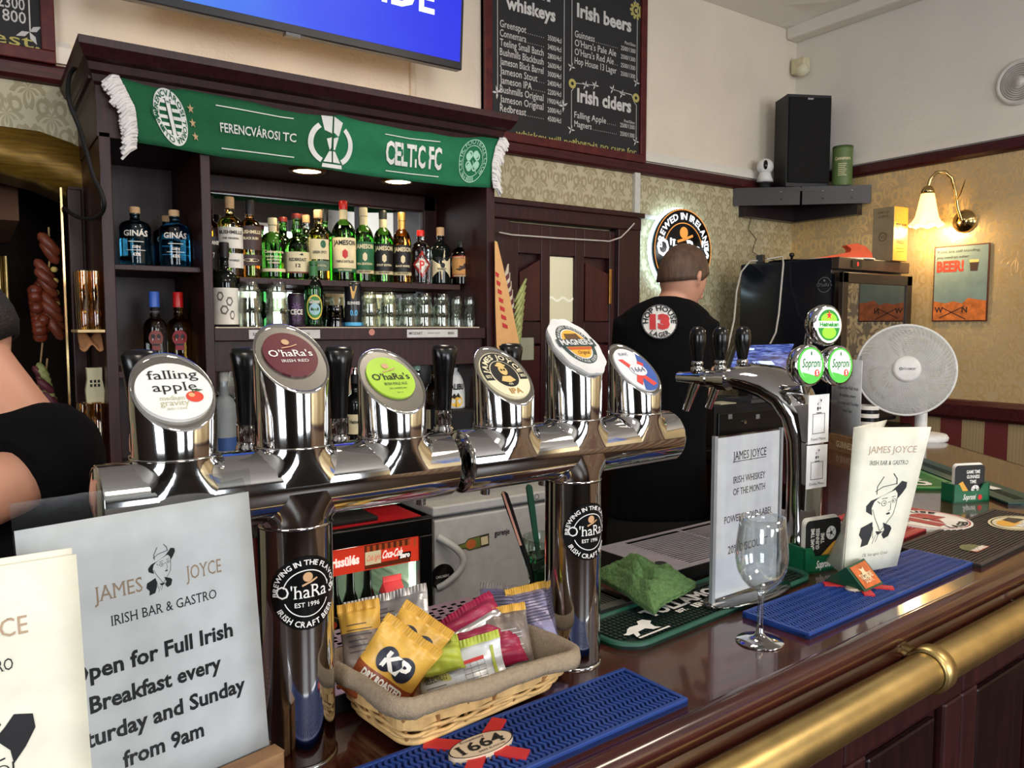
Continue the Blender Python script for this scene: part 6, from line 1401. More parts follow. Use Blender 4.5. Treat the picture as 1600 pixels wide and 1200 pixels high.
mb = MB(); q1 = atY(784, 832, fy); fF = lambda x, y, z=0.0: (q1.x+x, fy-.0015-z, q1.z+y); mb.use(INK).text('gorenje', .020, fF, 0, -.008, w=.062, bold=.02); q2_ = atY(838, 776, fy); mb.disc(lambda x, y, z=0: (q2_.x+x, fy-.003-z, q2_.z+y), 0, 0, .010, None, 0, 16, .8); mb.build('lettering', None, fz_)
mg = MB(); q1 = atY(745, 848, fy-.004); A_ = radians(4); fM = lambda x, y, z=0.0: (q1.x+x*cos(A_)-y*sin(A_), fy-.002-z, q1.z+x*sin(A_)+y*cos(A_))
mg.use(mat('magnet_edge', (60, 52, 36), .5)).pol(fM, [(-.090, -.008), (-.045, -.010), (-.030, -.021), (.050, -.021), (.052, .021), (-.030, .021), (-.045, .010), (-.090, .008)], 0)
mg.use(mat('magnet_olive', (110, 124, 60), .5)).pol(fM, [(-.072, -.006), (-.045, -.007), (-.03, -.018), (.015, -.018), (.015, .018), (-.03, .018), (-.045, .007), (-.072, .006)], .0004); mg.use(mat('magnet_orange', (196, 104, 56), .5)).disc(fM, -.022, 0, .020, .016, .0008, 16); mg.use(CREAM).rect(fM, .018, .046, -.014, .014, .0008)
mg.build('bottle_magnet', None, fz_)
# lit fridge
dx1 = atY(676, 850, 2.18).x; dx0, dy, dzt = dx1-.50, 2.18, .948
ck = thing('drinks_fridge', 'lit drinks fridge with red header sign and black door frame', 'fridge', (dx0+.25, dy+.25, 0))
RDG = mat('fridge_red', (176, 28, 34), .35)
mb = MB(); 
for b in ((dx0, dx0+.02, dy+.04, dy+.5, .05, dzt), (dx1-.02, dx1, dy+.04, dy+.5, .05, dzt), (dx0, dx1, dy+.04, dy+.5, dzt-.02, dzt), (dx0, dx1, dy+.48, dy+.5, .05, dzt), (dx0, dx1, dy+.04, dy+.5, .05, .08)): mb.box(*b)
mb.build('body', RDG, ck)
LIN = mat('fridge_lining', (206, 226, 206), .5)
mb = MB(); 
for b in ((dx0+.02, dx0+.03, dy+.05, dy+.48, .08, dzt-.02), (dx1-.03, dx1-.02, dy+.05, dy+.48, .08, dzt-.02), (dx0+.02, dx1-.02, dy+.05, dy+.48, dzt-.03, dzt-.02), (dx0+.02, dx1-.02, dy+.46, dy+.48, .08, dzt-.02)): mb.box(*b)
for k in range(7): z = .42+.05*k; mb.tube([(dx1-.035, dy+.08, z), (dx1-.035, dy+.45, z+.0)], .011, 8)
mb.build('lining', LIN, ck)
mb = MB(); fw_ = .045
for b in ((dx0, dx1, dzt-.055, dzt), (dx0, dx1, .05, .11), (dx0, dx0+fw_, .11, dzt-.055), (dx1-fw_, dx1, .11, dzt-.055)): mb.box(b[0], b[1], dy, dy+.035, b[2], b[3])
ckd = mb.build('door', BLACK, ck, bevel=.004)
zh0 = atY(600, 888, dy).z; zh1 = atY(600, 849, dy).z
hx0, hx1 = dx0+fw_, dx1-fw_
mb = MB(); mb.box(hx0, hx1, dy+.012, dy+.018, zh0, zh1); hd = mb.build('header_sign', mat('header_red', (222, 62, 40), .4, emit=.45, ecol=(222, 62, 40)), ck)
fH = lambda x, y, z=0.0: (x, dy+.0115-z, y); HH = zh1-zh0
mb = MB().use(glow('header_white', (250, 240, 230), .7)); mb.text('frissülés', HH*.34, fH, atY(540, 880, dy).x, zh0+HH*.34, w=.098, bold=.04)
xa_ = atY(572, 880, dy).x; mb.use(mat('header_brown', (110, 52, 30), .4, emit=.2)); mb.rect(fH, xa_, hx1-.03, zh0+HH*.04, zh1-HH*.02, .0002)
for k in range(9): mb.use(mat('header_glass', (196, 84, 44), .4, emit=.3)); xx = xa_+.008+k*.020; mb.rect(fH, xx, xx+.010, zh0+HH*.62, zh1-HH*.05, .0005)
mb.use(mat('header_cream', (226, 210, 170), .4, emit=.4)).rect(fH, xa_+.002, xa_+.055, zh0+HH*.2, zh0+HH*.72, .0008); mb.use(mat('header_red')).rect(fH, xa_+.056, hx1-.03, zh0+HH*.22, zh0+HH*.72, .0008)
mb.use(mat('header_red')).text('Cola light', HH*.22, fH, xa_+.028, zh0+HH*.36, w=.045, slant=.3, z=.0014); mb.use(MC['header_white']).text('Coca-Cola', HH*.30, fH, xa_+.092, zh0+HH*.36, w=.070, slant=.3, bold=.03, z=.0014); mb.use(BLACK).rect(fH, hx1-.072, hx1-.028, zh0+HH*.22, zh0+HH*.46, .001); mb.use(MC['header_white']).text('zero', HH*.2, fH, hx1-.05, zh0+HH*.25, w=.036, bold=.05, z=.0016)
mb.build('print', None, hd)
mb = MB()
for k in range(7): yy = dy+.07+.05*k; mb.tube([(hx0+.005, yy, .798), (hx1-.02, yy, .798)], .0035, 6)
for k in range(3): xx = hx0+.02+.18*k; mb.tube([(xx, dy+.07, .795), (xx, dy+.40, .795)], .004, 6)
mb.build('wire_shelf', WPLAS, ck, kind='stuff')
mb = MB(); mb.box(hx0-.01, hx1+.01, dy+.02, dy+.024, .11, zh0); mb.build('pane', CLEAR, ckd)
lamp('fridge_lamp', (dx0+.25, dy+.10, dzt-.05), 1.3, (.88, 1, .90), .03); lamp('fridge_lamp', (dx1-.09, dy+.09, .70), .9, (.88, 1, .90), .03)
mb = MB(); mb.box(dx1-.055, dx1-.045, dy+.05, dy+.06, .2, .86); mb.build('light_strip', glow('fridge_strip', (220, 255, 230), 6), ck)
for k, px in enumerate((522, 548, 575)):
    a = atY(px, 950, dy+.12); b = thing('cider_bottle', ('dark bottle with apple label in the lit fridge, %s of three' % ('first', 'second', 'third')[k]), 'bottle', (a.x, dy+.12, .52), group='bottles in the lit fridge')
    mb = MB(); mb.lathe([(.028, 0), (.030, .006), (.030, .15), (.014, .20), (.012, .25), (.013, .265)], 20, caps=(True, True)); mb.build('glass_body', G_DARK, b, world=False)
    f = wrap((0, 0), .0306, 0, a0=-2.0); mb = MB().use(mat('label_forest', (40, 60, 34), .5)); mb.disc(f, 0, .09, .028, .045, 0, 20); mb.use(mat('apple_red')); mb.disc(f, 0, .108, .010, .012, .0006, 14); mb.use(GOLD); mb.disc(f, 0, .09, .028, .045, .0004, 20, .93); mb.text('CIDER', .010, f, 0, .075, w=.03, z=.0006); mb.build('label', None, b, world=False)
    b['label'] = ['dark bottle with apple label standing first behind the beer tower column in the lit fridge', 'dark bottle with apple label in the middle of the lit fridge', 'dark bottle with apple label beside the milk carton in the lit fridge'][k]
a = atY(613, 945, dy+.10); ml = thing('milk_carton', 'red and blue drink carton in the lit fridge', 'carton', (a.x, dy+.10, .56)); MM = Matrix.Translation((a.x, dy+.10, .52))
mb = MB(MM).use(mat('carton_blue', (84, 150, 214), .45)); mb.box(-.033, .033, -.033, .033, 0, .17); mb.use(mat('carton_red', (206, 40, 50), .45)); mb.add([(-.033, -.033, .17), (.033, -.033, .17), (.033, .033, .17), (-.033, .033, .17), (-.033, 0, .21), (.033, 0, .21)], [(0, 1, 5, 4), (2, 3, 4, 5), (0, 4, 3), (1, 2, 5)], False); mb.box(-.033, .033, -.002, .002, .21, .228); mb.use(LWHITE); mb.box(-.007, .007, -.0345, -.033, .10, .17); mb.box(-.0335, .0335, -.0338, -.033, .14, .155); mb.build('carton_body', None, ml)
mb = MB(); mb.box(dx0, dx1-.01, dy+.05, dy+.47, .50, .505); mb.build('wire_shelf', WPLAS, ck)
# things on the lit fridge
tr_ = thing('serving_tray', 'flat black tray lying on top of the lit drinks fridge', 'tray', (dx0+.2, dy+.22, dzt)); mb = MB(); mb.box(dx0-.05, dx1-.16, dy+.06, dy+.42, dzt, dzt+.014); mb.build('tray_base', BLACKM, tr_, bevel=.004)
mb = MB(Matrix.Translation((dx0+.20, dy+.26, dzt+.014))); mb.lathe([(.05, 0), (.075, .008), (.078, .012), (.05, .006), (0, .004)], 28); tag(mb.build('saucer', WPLAS), 'small white dish on the black tray above the lit fridge', 'dish')

# blue poster on the side wall of the room, seen only in the back bar mirror
bpz = thing('advert_poster', 'blue poster reading fresh as if dried inside, seen reversed in the bar mirror', 'poster', (XW-.01, -1.95, 2.1)); fq = flat((XW-.012, -1.55, 2.05), (0, -1, 0), (0, 0, 1), (-1, 0, 0))
mb = MB().use(mat('poster_blue', (90, 130, 220), .4)); mb.rect(fq, 0, .8, 0, .75); mb.use(mat('poster_ice', (226, 234, 248), .5)); mb.text('FRESH!', .14, fq, .4, .55, w=.64, bold=.05, z=.002); mb.text('AS IF DRIED', .10, fq, .4, .36, w=.62, bold=.03, z=.002); mb.text('INSIDE', .12, fq, .4, .16, w=.46, bold=.05, z=.002); mb.build('sheet', None, bpz)
# ================================================================ COBRA TAP TOWER
a0_, b0_ = 1.37, .855
ct = thing('cobra_tap_tower', 'curved chrome tap tower with three lit round badges and black handles', 'beer tower', M=BM @ Matrix.Translation((a0_, b0_, BT)))
path = [(.855, 1.100, .060, .060), (.855, 1.112, .050, .046), (.855, 1.13, .043, .036), (.855, 1.17, .040, .031), (.855, 1.28, .041, .030), (.856, 1.34, .045, .031), (.864, 1.385, .052, .032), (.885, 1.420, .062, .032), (.915, 1.440, .070, .033), (.945, 1.450, .078, .032), (.980, 1.455, .084, .029), (.990, 1.455, .084, .027)]
mb = MB(BM); R = []; n = 36
for i, (b, z, ra, rb) in enumerate(path):
    p0 = path[max(i-1, 0)]; p1 = path[min(i+1, len(path)-1)]; d = Vector((p1[0]-p0[0], p1[1]-p0[1])).normalized(); nx = (-d.y, d.x)
    R.append([(a0_+ra*cos(2*pi*k/n)*(1 if abs(cos(2*pi*k/n)) < 2 else 1), b+nx[0]*rb*sin(2*pi*k/n), z+nx[1]*rb*sin(2*pi*k/n)) for k in range(n)])
mb.rings(R[::-1], caps=(True, False)); mb.build('arched_column', CHROME, ct)
for i, a in enumerate((1.30, 1.375, 1.452)):
    mb = MB(BM); z = 1.452
    mb.cyl((a, .985, z), (a, 1.010, z), .021); mb.cyl((a, 1.01, z), (a, 1.034, z), .016); mb.cyl((a, 1.034, z), (a, 1.044, z), .019); mb.tube([(a, 1.044, z), (a, 1.07, z), (a, 1.115, z-.001)], [.0150, .0145, .0110], 16)
    if i < 2: mb.tube([(a, 1.066, z-.005), (a, 1.076, z-.026), (a, 1.094, z-.070)], [.0110, .0100, .0075], 14)
    tp = mb.build('tap', CHROME, ct)
    mb = MB(BM); mb.lathe([(.009, z+.008), (.014, z+.012), (.014, z+.022), (.009, z+.024), (.0125, z+.027), (.0125, z+.034), (.0095, z+.036)], 18, (a, 1.065), caps=(True, True)); mb.build('ferrule', CHROME, tp)
    mb = MB(BM); mb.lathe([(.0095, z+.034), (.012, z+.045), (.0170, z+.072), (.0178, z+.088), (.0150, z+.100), (.008, z+.107), (0, z+.108)], 20, (a, 1.065)); mb.build('handle', SLOT, tp)
def medal(a, b, z, R, col, build_print, label):
    tw = radians(10); n_ = Vector((-sin(tw), -cos(tw), .05)).normalized(); u = Vector((cos(tw), -sin(tw), 0)); v = n_.cross(u)*-1
    v = u.cross(n_)*-1 if (u.cross(n_)*-1).z > 0 else u.cross(n_)
    c = Vector((a, b, z)); f = lambda x, y, zz=0.0: BM @ (c+u*x+v*y+n_*zz)
    mb = MB(); nn = 40; mb.rings([[f(R*q*cos(2*pi*i/nn), R*q*sin(2*pi*i/nn), zz) for i in range(nn)] for q, zz in ((.25, -.036), (.72, -.034), (1.04, -.024), (1.17, -.010), (1.12, .0), (1.02, .001))])
    o = mb.build('badge_housing', CHROME, ct)
    mb = MB(); build_print(mb, f, R); mb.build('lit_badge', None, o, label=label)
LW, LG1, LG2, LR_ = glow('lit_white', (236, 248, 232), .80), glow('lit_green', (70, 170, 60), .75), glow('lit_deep_green', (20, 120, 30), .8), glow('lit_red', (214, 40, 40), .9)
def p_hei(mb, f, R):
    mb.use(LW).disc(f, 0, 0, R, None, .0015, 36); mb.use(LG2).disc(f, 0, 0, R*.88, None, .0019, 36); mb.use(glow('lit_lime', (130, 220, 40), .9)).disc(f, 0, R*.30, R*.62, R*.38, .0022, 24); mb.disc(f, 0, -R*.42, R*.55, R*.34, .0022, 24)
    mb.use(LW).rect(f, -R*.92, R*.92, -R*.15, R*.22, .0026); mb.use(LG2).text('Heineken', R*.25, f, 0, -R*.08, w=R*1.5, bold=.05, z=.0030)
    mb.use(LR_).pol(f, [(R*(.28 if k % 2 == 0 else .11)*sin(k*pi/5), R*.54+R*(.28 if k % 2 == 0 else .11)*cos(k*pi/5)) for k in range(10)], .0030)
def p_sop(mb, f, R):
    mb.use(LG1).disc(f, 0, 0, R, None, .0015, 36); mb.use(LW).disc(f, 0, R*.05, R*.84, R*.84, .0019, 36); mb.use(LG1).pol(f, [(R*.80*cos(a), R*.80*sin(a)) for a in [-2.7+.17*i for i in range(12)]], .0023); mb.use(LW).pol(f, [(-R*.7, -R*.30), (R*.2, -R*.55), (R*.7, -R*.2), (R*.2, -R*.38), (-R*.3, -R*.38)], .0026)
    mb.use(glow('lit_script_green', (20, 96, 50), .3)).text('Soproni', R*.48, f, -R*.02, -R*.10, w=R*1.4, slant=.2, z=.0030, bold=.02); mb.disc(f, R*.02, R*.66, R*.06, R*.13, .003, 10); mb.use(LR_).disc(f, R*.42, -R*.42, R*.20, None, .0030, 18); mb.use(LW).text('S', R*.22, f, R*.42, -R*.53, z=.0034, bold=.03)
def mpos(px, py, b): q = atB(px, py, b); return ab(q)[0], q.z
RM = .0330
for px, py, pr_fn, lb in ((1294, 508, p_hei, 'round lit green badge with a red star and white band'), (1266, 571, p_sop, 'round lit white and green badge, lower one towards the taps'), (1312, 571, p_sop, 'round lit white and green badge, lower one towards the fan')):
    a, z = mpos(px, py, .795); medal(a, .795, z, RM, None, pr_fn, lb)
    mb = MB(BM); mb.tube([(a, .83, z), (a*.5+a0_*.5, .845, z-.03 if py < 540 else z-.01), (a0_, .86, 1.43)], .008, 10); mb.build('badge_stalk', CHROME, ct)
# two small menu cards stuck on the column (their square codes are left blank)
for (px0, px1, y0, y1), words_ in (((1262, 1295, 618, 695), 'Food Menu'), ((1259, 1292, 697, 765), 'Drinks Menu')):
    A, B, C, D = atB(px0, y1, .818), atB(px1-1, y1-5, .818), atB(px1, y0-4, .818), atB(px0+2, y0, .818)
    W_ = (B-A).length; H_ = (D-A).length; f = lambda x, y, z=0.0, A=A, B=B, D=D, W_=W_, H_=H_: A+(B-A)*(x/W_)+(D-A)*(y/H_)-BV*z
    cd_ = thing('menu_card', 'small white card reading %s stuck on the curved chrome tap tower' % words_.lower(), 'card', A); mb = MB().use(PAPER); mb.rect(f, 0, W_, 0, H_, 0); mb.rect(f, W_, 0, 0, H_, -.0006)
    mb.use(mat('grey_ink', (110, 112, 116), .6)); mb.text(words_, .0055, f, W_/2, .006, w=W_*.7, z=.0006)
    for q in ((.2, .8, .20, .215), (.2, .8, .60, .615), (.2, .225, .20, .615), (.775, .8, .20, .615), (.38, .62, .615, .64)): mb.rect(f, W_*q[0], W_*q[1], H_*q[2], H_*q[3], .0005)
    mb.use(INK); hatched_portrait(mb, f, W_/2, H_*.80, H_*.26, .0006); mb.build('card_sheet', None, cd_)

# ================================================================ WINE GLASS
q = atZ(1187, 1003, BT)
wg = thing('wine_glass', 'empty stemmed wine glass standing alone on the glossy bar', 'glass', (q.x, q.y, BT))
GW = thin_glass('crystal', (250, 252, 252), 1.5); M_ = Matrix.Translation((q.x, q.y, BT))
mb = MB(M_); mb.lathe([(.0, .0), (.033, .0), (.0345, .0012), (.033, .0028), (.020, .0055), (.009, .010), (.0055, .016), (.0045, .030), (.0042, .060), (.0050, .072), (.008, .079), (.0, .079)], 40); mb.build('stem_and_foot', thin_glass('crystal_stem', (244, 248, 250), 3.2), wg)
out = [(.0, .0775), (.008, .0785), (.018, .083), (.028, .094), (.0345, .108), (.0372, .124), (.0372, .136), (.0355, .155), (.0332, .172), (.0318, .186)]
mb = MB(M_); inn_ = [(max(r-.0011, 0), z+.0012) for r, z in out]; inn_[-1] = (.0308, .186); mb.lathe(out+inn_[::-1], 44); mb.build('bowl', GW, wg)

# ================================================================ CLEAR SIGN HOLDER
P0 = atZ(1112, 941, 1.117); bs_ = ab(P0)[1]; az0 = ab(P0)[0]; az1 = ab(atB(1218, 800, bs_))[0]; zt_ = atB(1112, 685, bs_).z
ah = thing('sign_holder', 'clear acrylic sign holder with a whiskey of the month sheet on the green mat', 'sign', M=BM @ Matrix.Translation(((az0+az1)/2, bs_, 1.111)))
SHW = az1-az0; SHH = zt_-1.117
fA = lambda x, y, z=0.0: BM @ Vector((az0+x, bs_-z, 1.117+y))
mb = MB(BM); mb.box(az0+.008, az1-.002, bs_+.0022, bs_+.0028, 1.119, zt_-.002); mb.build('paper_sheet', PAPER, ah)
AC = mat('acrylic', (236, 240, 242), .03, trans=1.0, ior=1.3, var=0)
for y0, y1 in ((bs_-.0002, bs_+.0016), (bs_+.0034, bs_+.0052)):
    mb = MB(BM); mb.box(az0, az1+.003, y0, y1, 1.113, zt_+.001); mb.build('acrylic_panel', thin_glass('acrylic_thin', (246, 248, 250), .8), ah)
for q in ((az0, az0+.0075), (az1, az1+.005)): mb = MB(BM); mb.box(q[0], q[1], bs_-.0005, bs_+.0056, 1.113, zt_+.002); mb.build('edge_strip', mat('acrylic_edge', (150, 154, 158), .15, .3), ah)
mb = MB(BM @ Matrix.Translation(((az0+az1)/2+.006, bs_, 0))); n = 40; mb.rings([[(SHW*.60*q_*cos(2*pi*i/n), .040*q_*sin(2*pi*i/n), z) for i in range(n)] for q_, z in ((0.01, 1.1105), (1, 1.1105), (1, 1.113), (.97, 1.1145), (.01, 1.1145))]); mb.build('oval_foot', thin_glass('acrylic_foot', (214, 218, 218), 1.6), ah)
mb = MB().use(INK); fA2 = lambda x, y, z=0.0: fA(x, y, -.0019+z)
k_ = SHW
def st(s, y, h, w): mb.text(s, h, fA2, SHW*.53, y, w=w*SHW, serif=True, z=.0001)
st('JAMES JOYCE', SHH*.845, .0135, .50); mb.rect(fA2, SHW*.28, SHW*.78, SHH*.832, SHH*.836, .0001); st('IRISH WHISKEY', SHH*.70, .011, .48); st('OF THE MONTH', SHH*.625, .011, .48); st('POWERS GOLD LABEL', SHH*.46, .0115, .72); st('20% DISCOUNT', SHH*.265, .013, .60)
mb.build('lettering', None, ah)

# ================================================================ PAPER SIGNS AND MENUS
def sheet(A, B, C, D):
    W_ = ((B-A).length+(C-D).length)/2; H_ = ((D-A).length+(C-B).length)/2; n = (B-A).cross(D-A).normalized()
    return W_, H_, (lambda x, y, z=0.0: (A*(1-x/W_)+B*(x/W_))*(1-y/H_)+(D*(1-x/W_)+C*(x/W_))*(y/H_)+n*z), n
def on_b(px, py, b): return atB(px, py, b)
TRp, TLp = on_b(388, 768, .742), on_b(22, 830, .706); BRp = on_b(421, 1172, .728); BLp = TLp+(BRp-TRp)
ps = thing('paper_sign', 'white paper sign in a plastic sleeve advertising full Irish breakfast, set in a wooden block', 'sign', BRp)
W_, H_, f, n_ = sheet(BLp, BRp, TRp, TLp)
mb = MB().use(PAPER); mb.rect(f, 0, W_, 0, H_, 0, 8, 8); mb.build('paper_sheet', None, ps, solid=.0006)
mb = MB(); mb.rect(f, -.002, W_+.002, -.004, H_+.022, .0022, 6, 6); mb.build('plastic_sleeve', thin_glass('plastic_film', (226, 230, 232), .75, .08), ps)
mb = MB().use(INK); cx_ = W_*.545
GOLDI = mat('copper_ink', (176, 150, 124), .5)
hatched_portrait(mb, f, cx_, H_*.785, H_*.165)
def irish(mb, f, cx, y, h, w, z=.0006):
    mb.text('Irish Bar & Gastro'.upper(), h, f, cx, y, w=w, serif=True, z=z)
irish(mb, f, cx_+.003, H_*.635, .0085, W_*.47)
for i, s in enumerate(('Open for Full Irish', 'Breakfast every', 'Saturday and Sunday', 'from 9am')):
    mb.text(s, .0132, f, W_*.50, H_*(.48-.108*i), w=W_*(.72, .58, .80, .36)[i], bold=.03)
mb.use(GOLDI); mb.text('JAMES', .0125, f, W_*.365, H_*.725, w=W_*.20, serif=True); mb.text('JOYCE', .0125, f, W_*.745, H_*.725, w=W_*.17, serif=True)
mb.build('lettering', None, ps)
# wooden block
WB = wood('block_oak', (120, 88, 60), (156, 120, 84), .5, (3, 25, 25))
bR = Vector((BRp.x, BRp.y, 0)); bL = Vector((BLp.x, BLp.y, 0)); du = (bR-bL).normalized(); dn = Vector((du.y, -du.x, 0)); zb_ = BRp.z
for s_ in (-1, 1):
    mb = MB(); A_, B_ = bL-du*.0, bR+du*.004; P = [A_+dn*.003*s_, B_+dn*.003*s_, B_+dn*.022*s_, A_+dn*.022*s_]
    mb.prism([(p.x, p.y) for p in P], BT+.0005 if s_ < 0 else BT+.0005, zb_+.006); mb.build('wooden_block', WB, ps, bevel=.003)
# tall menu card in front of it
MC_ = mat('menu_cream', (222, 222, 206), .55, bump=.03)
def menu_card(A, B, C, D, label, second=None, th=.0012, text=True, dx=0.0, dy=0.0):
    mc = thing('menu_card', label, 'menu', A); W_, H_, f, n_ = sheet(A, B, C, D)
    mb = MB().use(MC_); mb.rect(f, 0, W_, 0, H_, 0, 6, 6); mb.build('cover', None, mc, solid=th)
    if second:
        W2_, H2_, f2, _ = sheet(*second); mb = MB().use(MC_); mb.rect(f2, 0, W2_, 0, H2_, 0, 6, 6); mb.build('back_leaf', None, mc, solid=th)
    mb = MB().use(INK); z = .0012; hatched_portrait(mb, f, W_*(.50+dx), H_*(.42+dy), H_*.50, z); irish(mb, f, W_*(.52+dx), H_*.735, H_*.030, W_*.54, z)
    mb.use(mat('pencil_ink', (120, 122, 116), .6)); mb.text('Ól, bia agus Craic', H_*.020, f, W_*.52, H_*.105, w=W_*.46, serif=True, slant=.2, z=z)
    mb.use(GOLDI); mb.text('JAMES JOYCE', H_*.046, f, W_*(.54+dx), H_*.82, w=W_*.66, serif=True, z=z); mb.build('lettering', None, mc); return mc, f, W_, H_
bM_ = .657; rt = ab(on_b(119, 866, bM_)); zt0 = on_b(119, 866, bM_).z; x1 = rt[0]; w_ = .135
A = bp(x1-w_+.010, bM_-.012, BT+.004); B = bp(x1+.006, bM_-.012, BT+.004); C = bp(x1, bM_, zt0); D = bp(x1-w_, bM_, zt0)
menu_card(A, B, C, D, 'cream menu card standing in front of the paper breakfast sign, only its edge in view', second=(A+BV*.020, B+BV*.020, C+BV*.006+UZ*.004-BU*.002, D+BV*.006+UZ*.004), dx=-.125, dy=.0)
# right menu card in its green holder
BLm, BRm = atZ(1318, 899, 1.122), atZ(1401, 884, 1.122); TLm, TRm = on_b(1335, 668, .748), on_b(1455, 667, .655)
menu_card(BLm, BRm, TRm, TLm, 'cream folded menu card with hatted man portrait standing in a green wedge holder', second=(BLm+BV*.002, BLm+BU*.06+BV*.07, on_b(1386, 656, .87), TLm+BV*.001))
A_, B_ = atZ(1322, 886, 1.150), atZ(1350, 872, 1.150); C_, D_ = atZ(1352, 925, 1.112), atZ(1381, 912, 1.112); E_ = atZ(1287, 907, 1.112); F_ = E_+(B_-A_)
wh = thing('menu_holder', 'green wedge-shaped card holder with orange whiskey panel on the blue mat', 'card holder', C_)
mb = MB(); mb.add([A_, B_, D_, C_, E_, F_], [(0, 1, 2, 3), (1, 0, 4, 5), (0, 3, 4), (1, 5, 2), (3, 2, 5, 4)], False); mb.build('wedge', mat('holder_green', (26, 70, 48), .4), wh, bevel=.001)
Wp, Hp, fp_, np_ = sheet(C_, D_, B_, A_)
if np_.z < 0: pass
sg_ = 1 if (fp_(0, 0, .01)-CAM).length < (fp_(0, 0, 0)-CAM).length else -1
f = lambda x, y, z=0.0: fp_(x, y, sg_*(z+.0012))
mb = MB().use(mat('panel_orange', (190, 96, 44), .5, var=.25, vs=60)); mb.rect(f, Wp*.08, Wp*.92, Hp*.08, Hp*.92, 0); mb.use(mat('panel_cream', (226, 200, 160), .5)); mb.text('TULLAMORE', Wp*.13, f, Wp*.5, Hp*.38, w=Wp*.62, bold=.03, z=.0004); mb.text('D.E.W.', Wp*.15, f, Wp*.5, Hp*.24, w=Wp*.4, bold=.03, z=.0004); mb.pol(f, [(Wp*.36, Hp*.52), (Wp*.64, Hp*.52), (Wp*.58, Hp*.62), (Wp*.62, Hp*.78), (Wp*.5, Hp*.72), (Wp*.38, Hp*.78), (Wp*.42, Hp*.62)], .0004); mb.build('advert_panel', None, wh)
# breakfast sign beside the fan
sA_, sB_ = atZ(1292, 700, BT), atZ(1336, 712, BT)
du = (sB_-sA_); Ws = du.length; du.normalize(); dn = Vector((du.y, -du.x, 0)); wr_ = .215
ps2 = thing('paper_sign', 'white breakfast paper sign in a wooden block lettered Guinness, behind the lit tap badges', 'sign', sA_)
org = sB_-du*.17
mb = MB(); P = [org, sB_, sB_-dn*.045, org-dn*.045]; mb.prism([(p.x, p.y) for p in P], BT, BT+.058); mb.build('wooden_block', WB, ps2, bevel=.002)
f = lambda x, y, z=0.0: org+du*x+UZ*(y)+dn*z
mb = MB().use(CREAM); mb.text('GUINNESS', .022, f, .105, .016, w=.105, serif=True, bold=.02, z=.001); mb.build('block_lettering', None, ps2)
f2 = lambda x, y, z=0.0: org-dn*.02+du*x+UZ*(.055+y)+dn*z; Hs = .285
mb = MB().use(PAPER); mb.rect(f2, -.02, .165, 0, Hs, 0); mb.build('paper_sheet', None, ps2, solid=.001)
mb = MB(); mb.rect(f2, -.022, .168, 0, Hs+.015, .003); mb.build('plastic_sleeve', MC['plastic_film'], ps2)
mb = MB().use(mat('grey_ink')); 
for i, s in enumerate(('Open for Full Irish', 'Breakfast every', 'Saturday and Sunday', 'from 9am')): mb.text(s, .011, f2, .085, .175-.028*i, w=(.125, .10, .135, .06)[i], bold=.02, z=.001)
mb.text('IRISH BAR & GASTRO', .005, f2, .085, .225, w=.06, z=.001); hatched_portrait(mb, f2, .085, .25, .03, .001); mb.build('lettering', None, ps2)
# striped cup of drinking straws behind it
q = atZ(1366, 690, BT); sc2 = thing('striped_cup', 'black and white striped cup behind the breakfast sign beside the fan', 'cup', (q.x, q.y+.03, BT)); mb = MB(Matrix.Translation((q.x, q.y+.03, BT)))
for k in range(9): mb.use(BLACK if k % 2 else LWHITE); mb.lathe([(.034+.001*k, .016*k), (.035+.001*k, .016*(k+1))], 24, caps=(k == 0, False))
mb.build('wall', None, sc2)

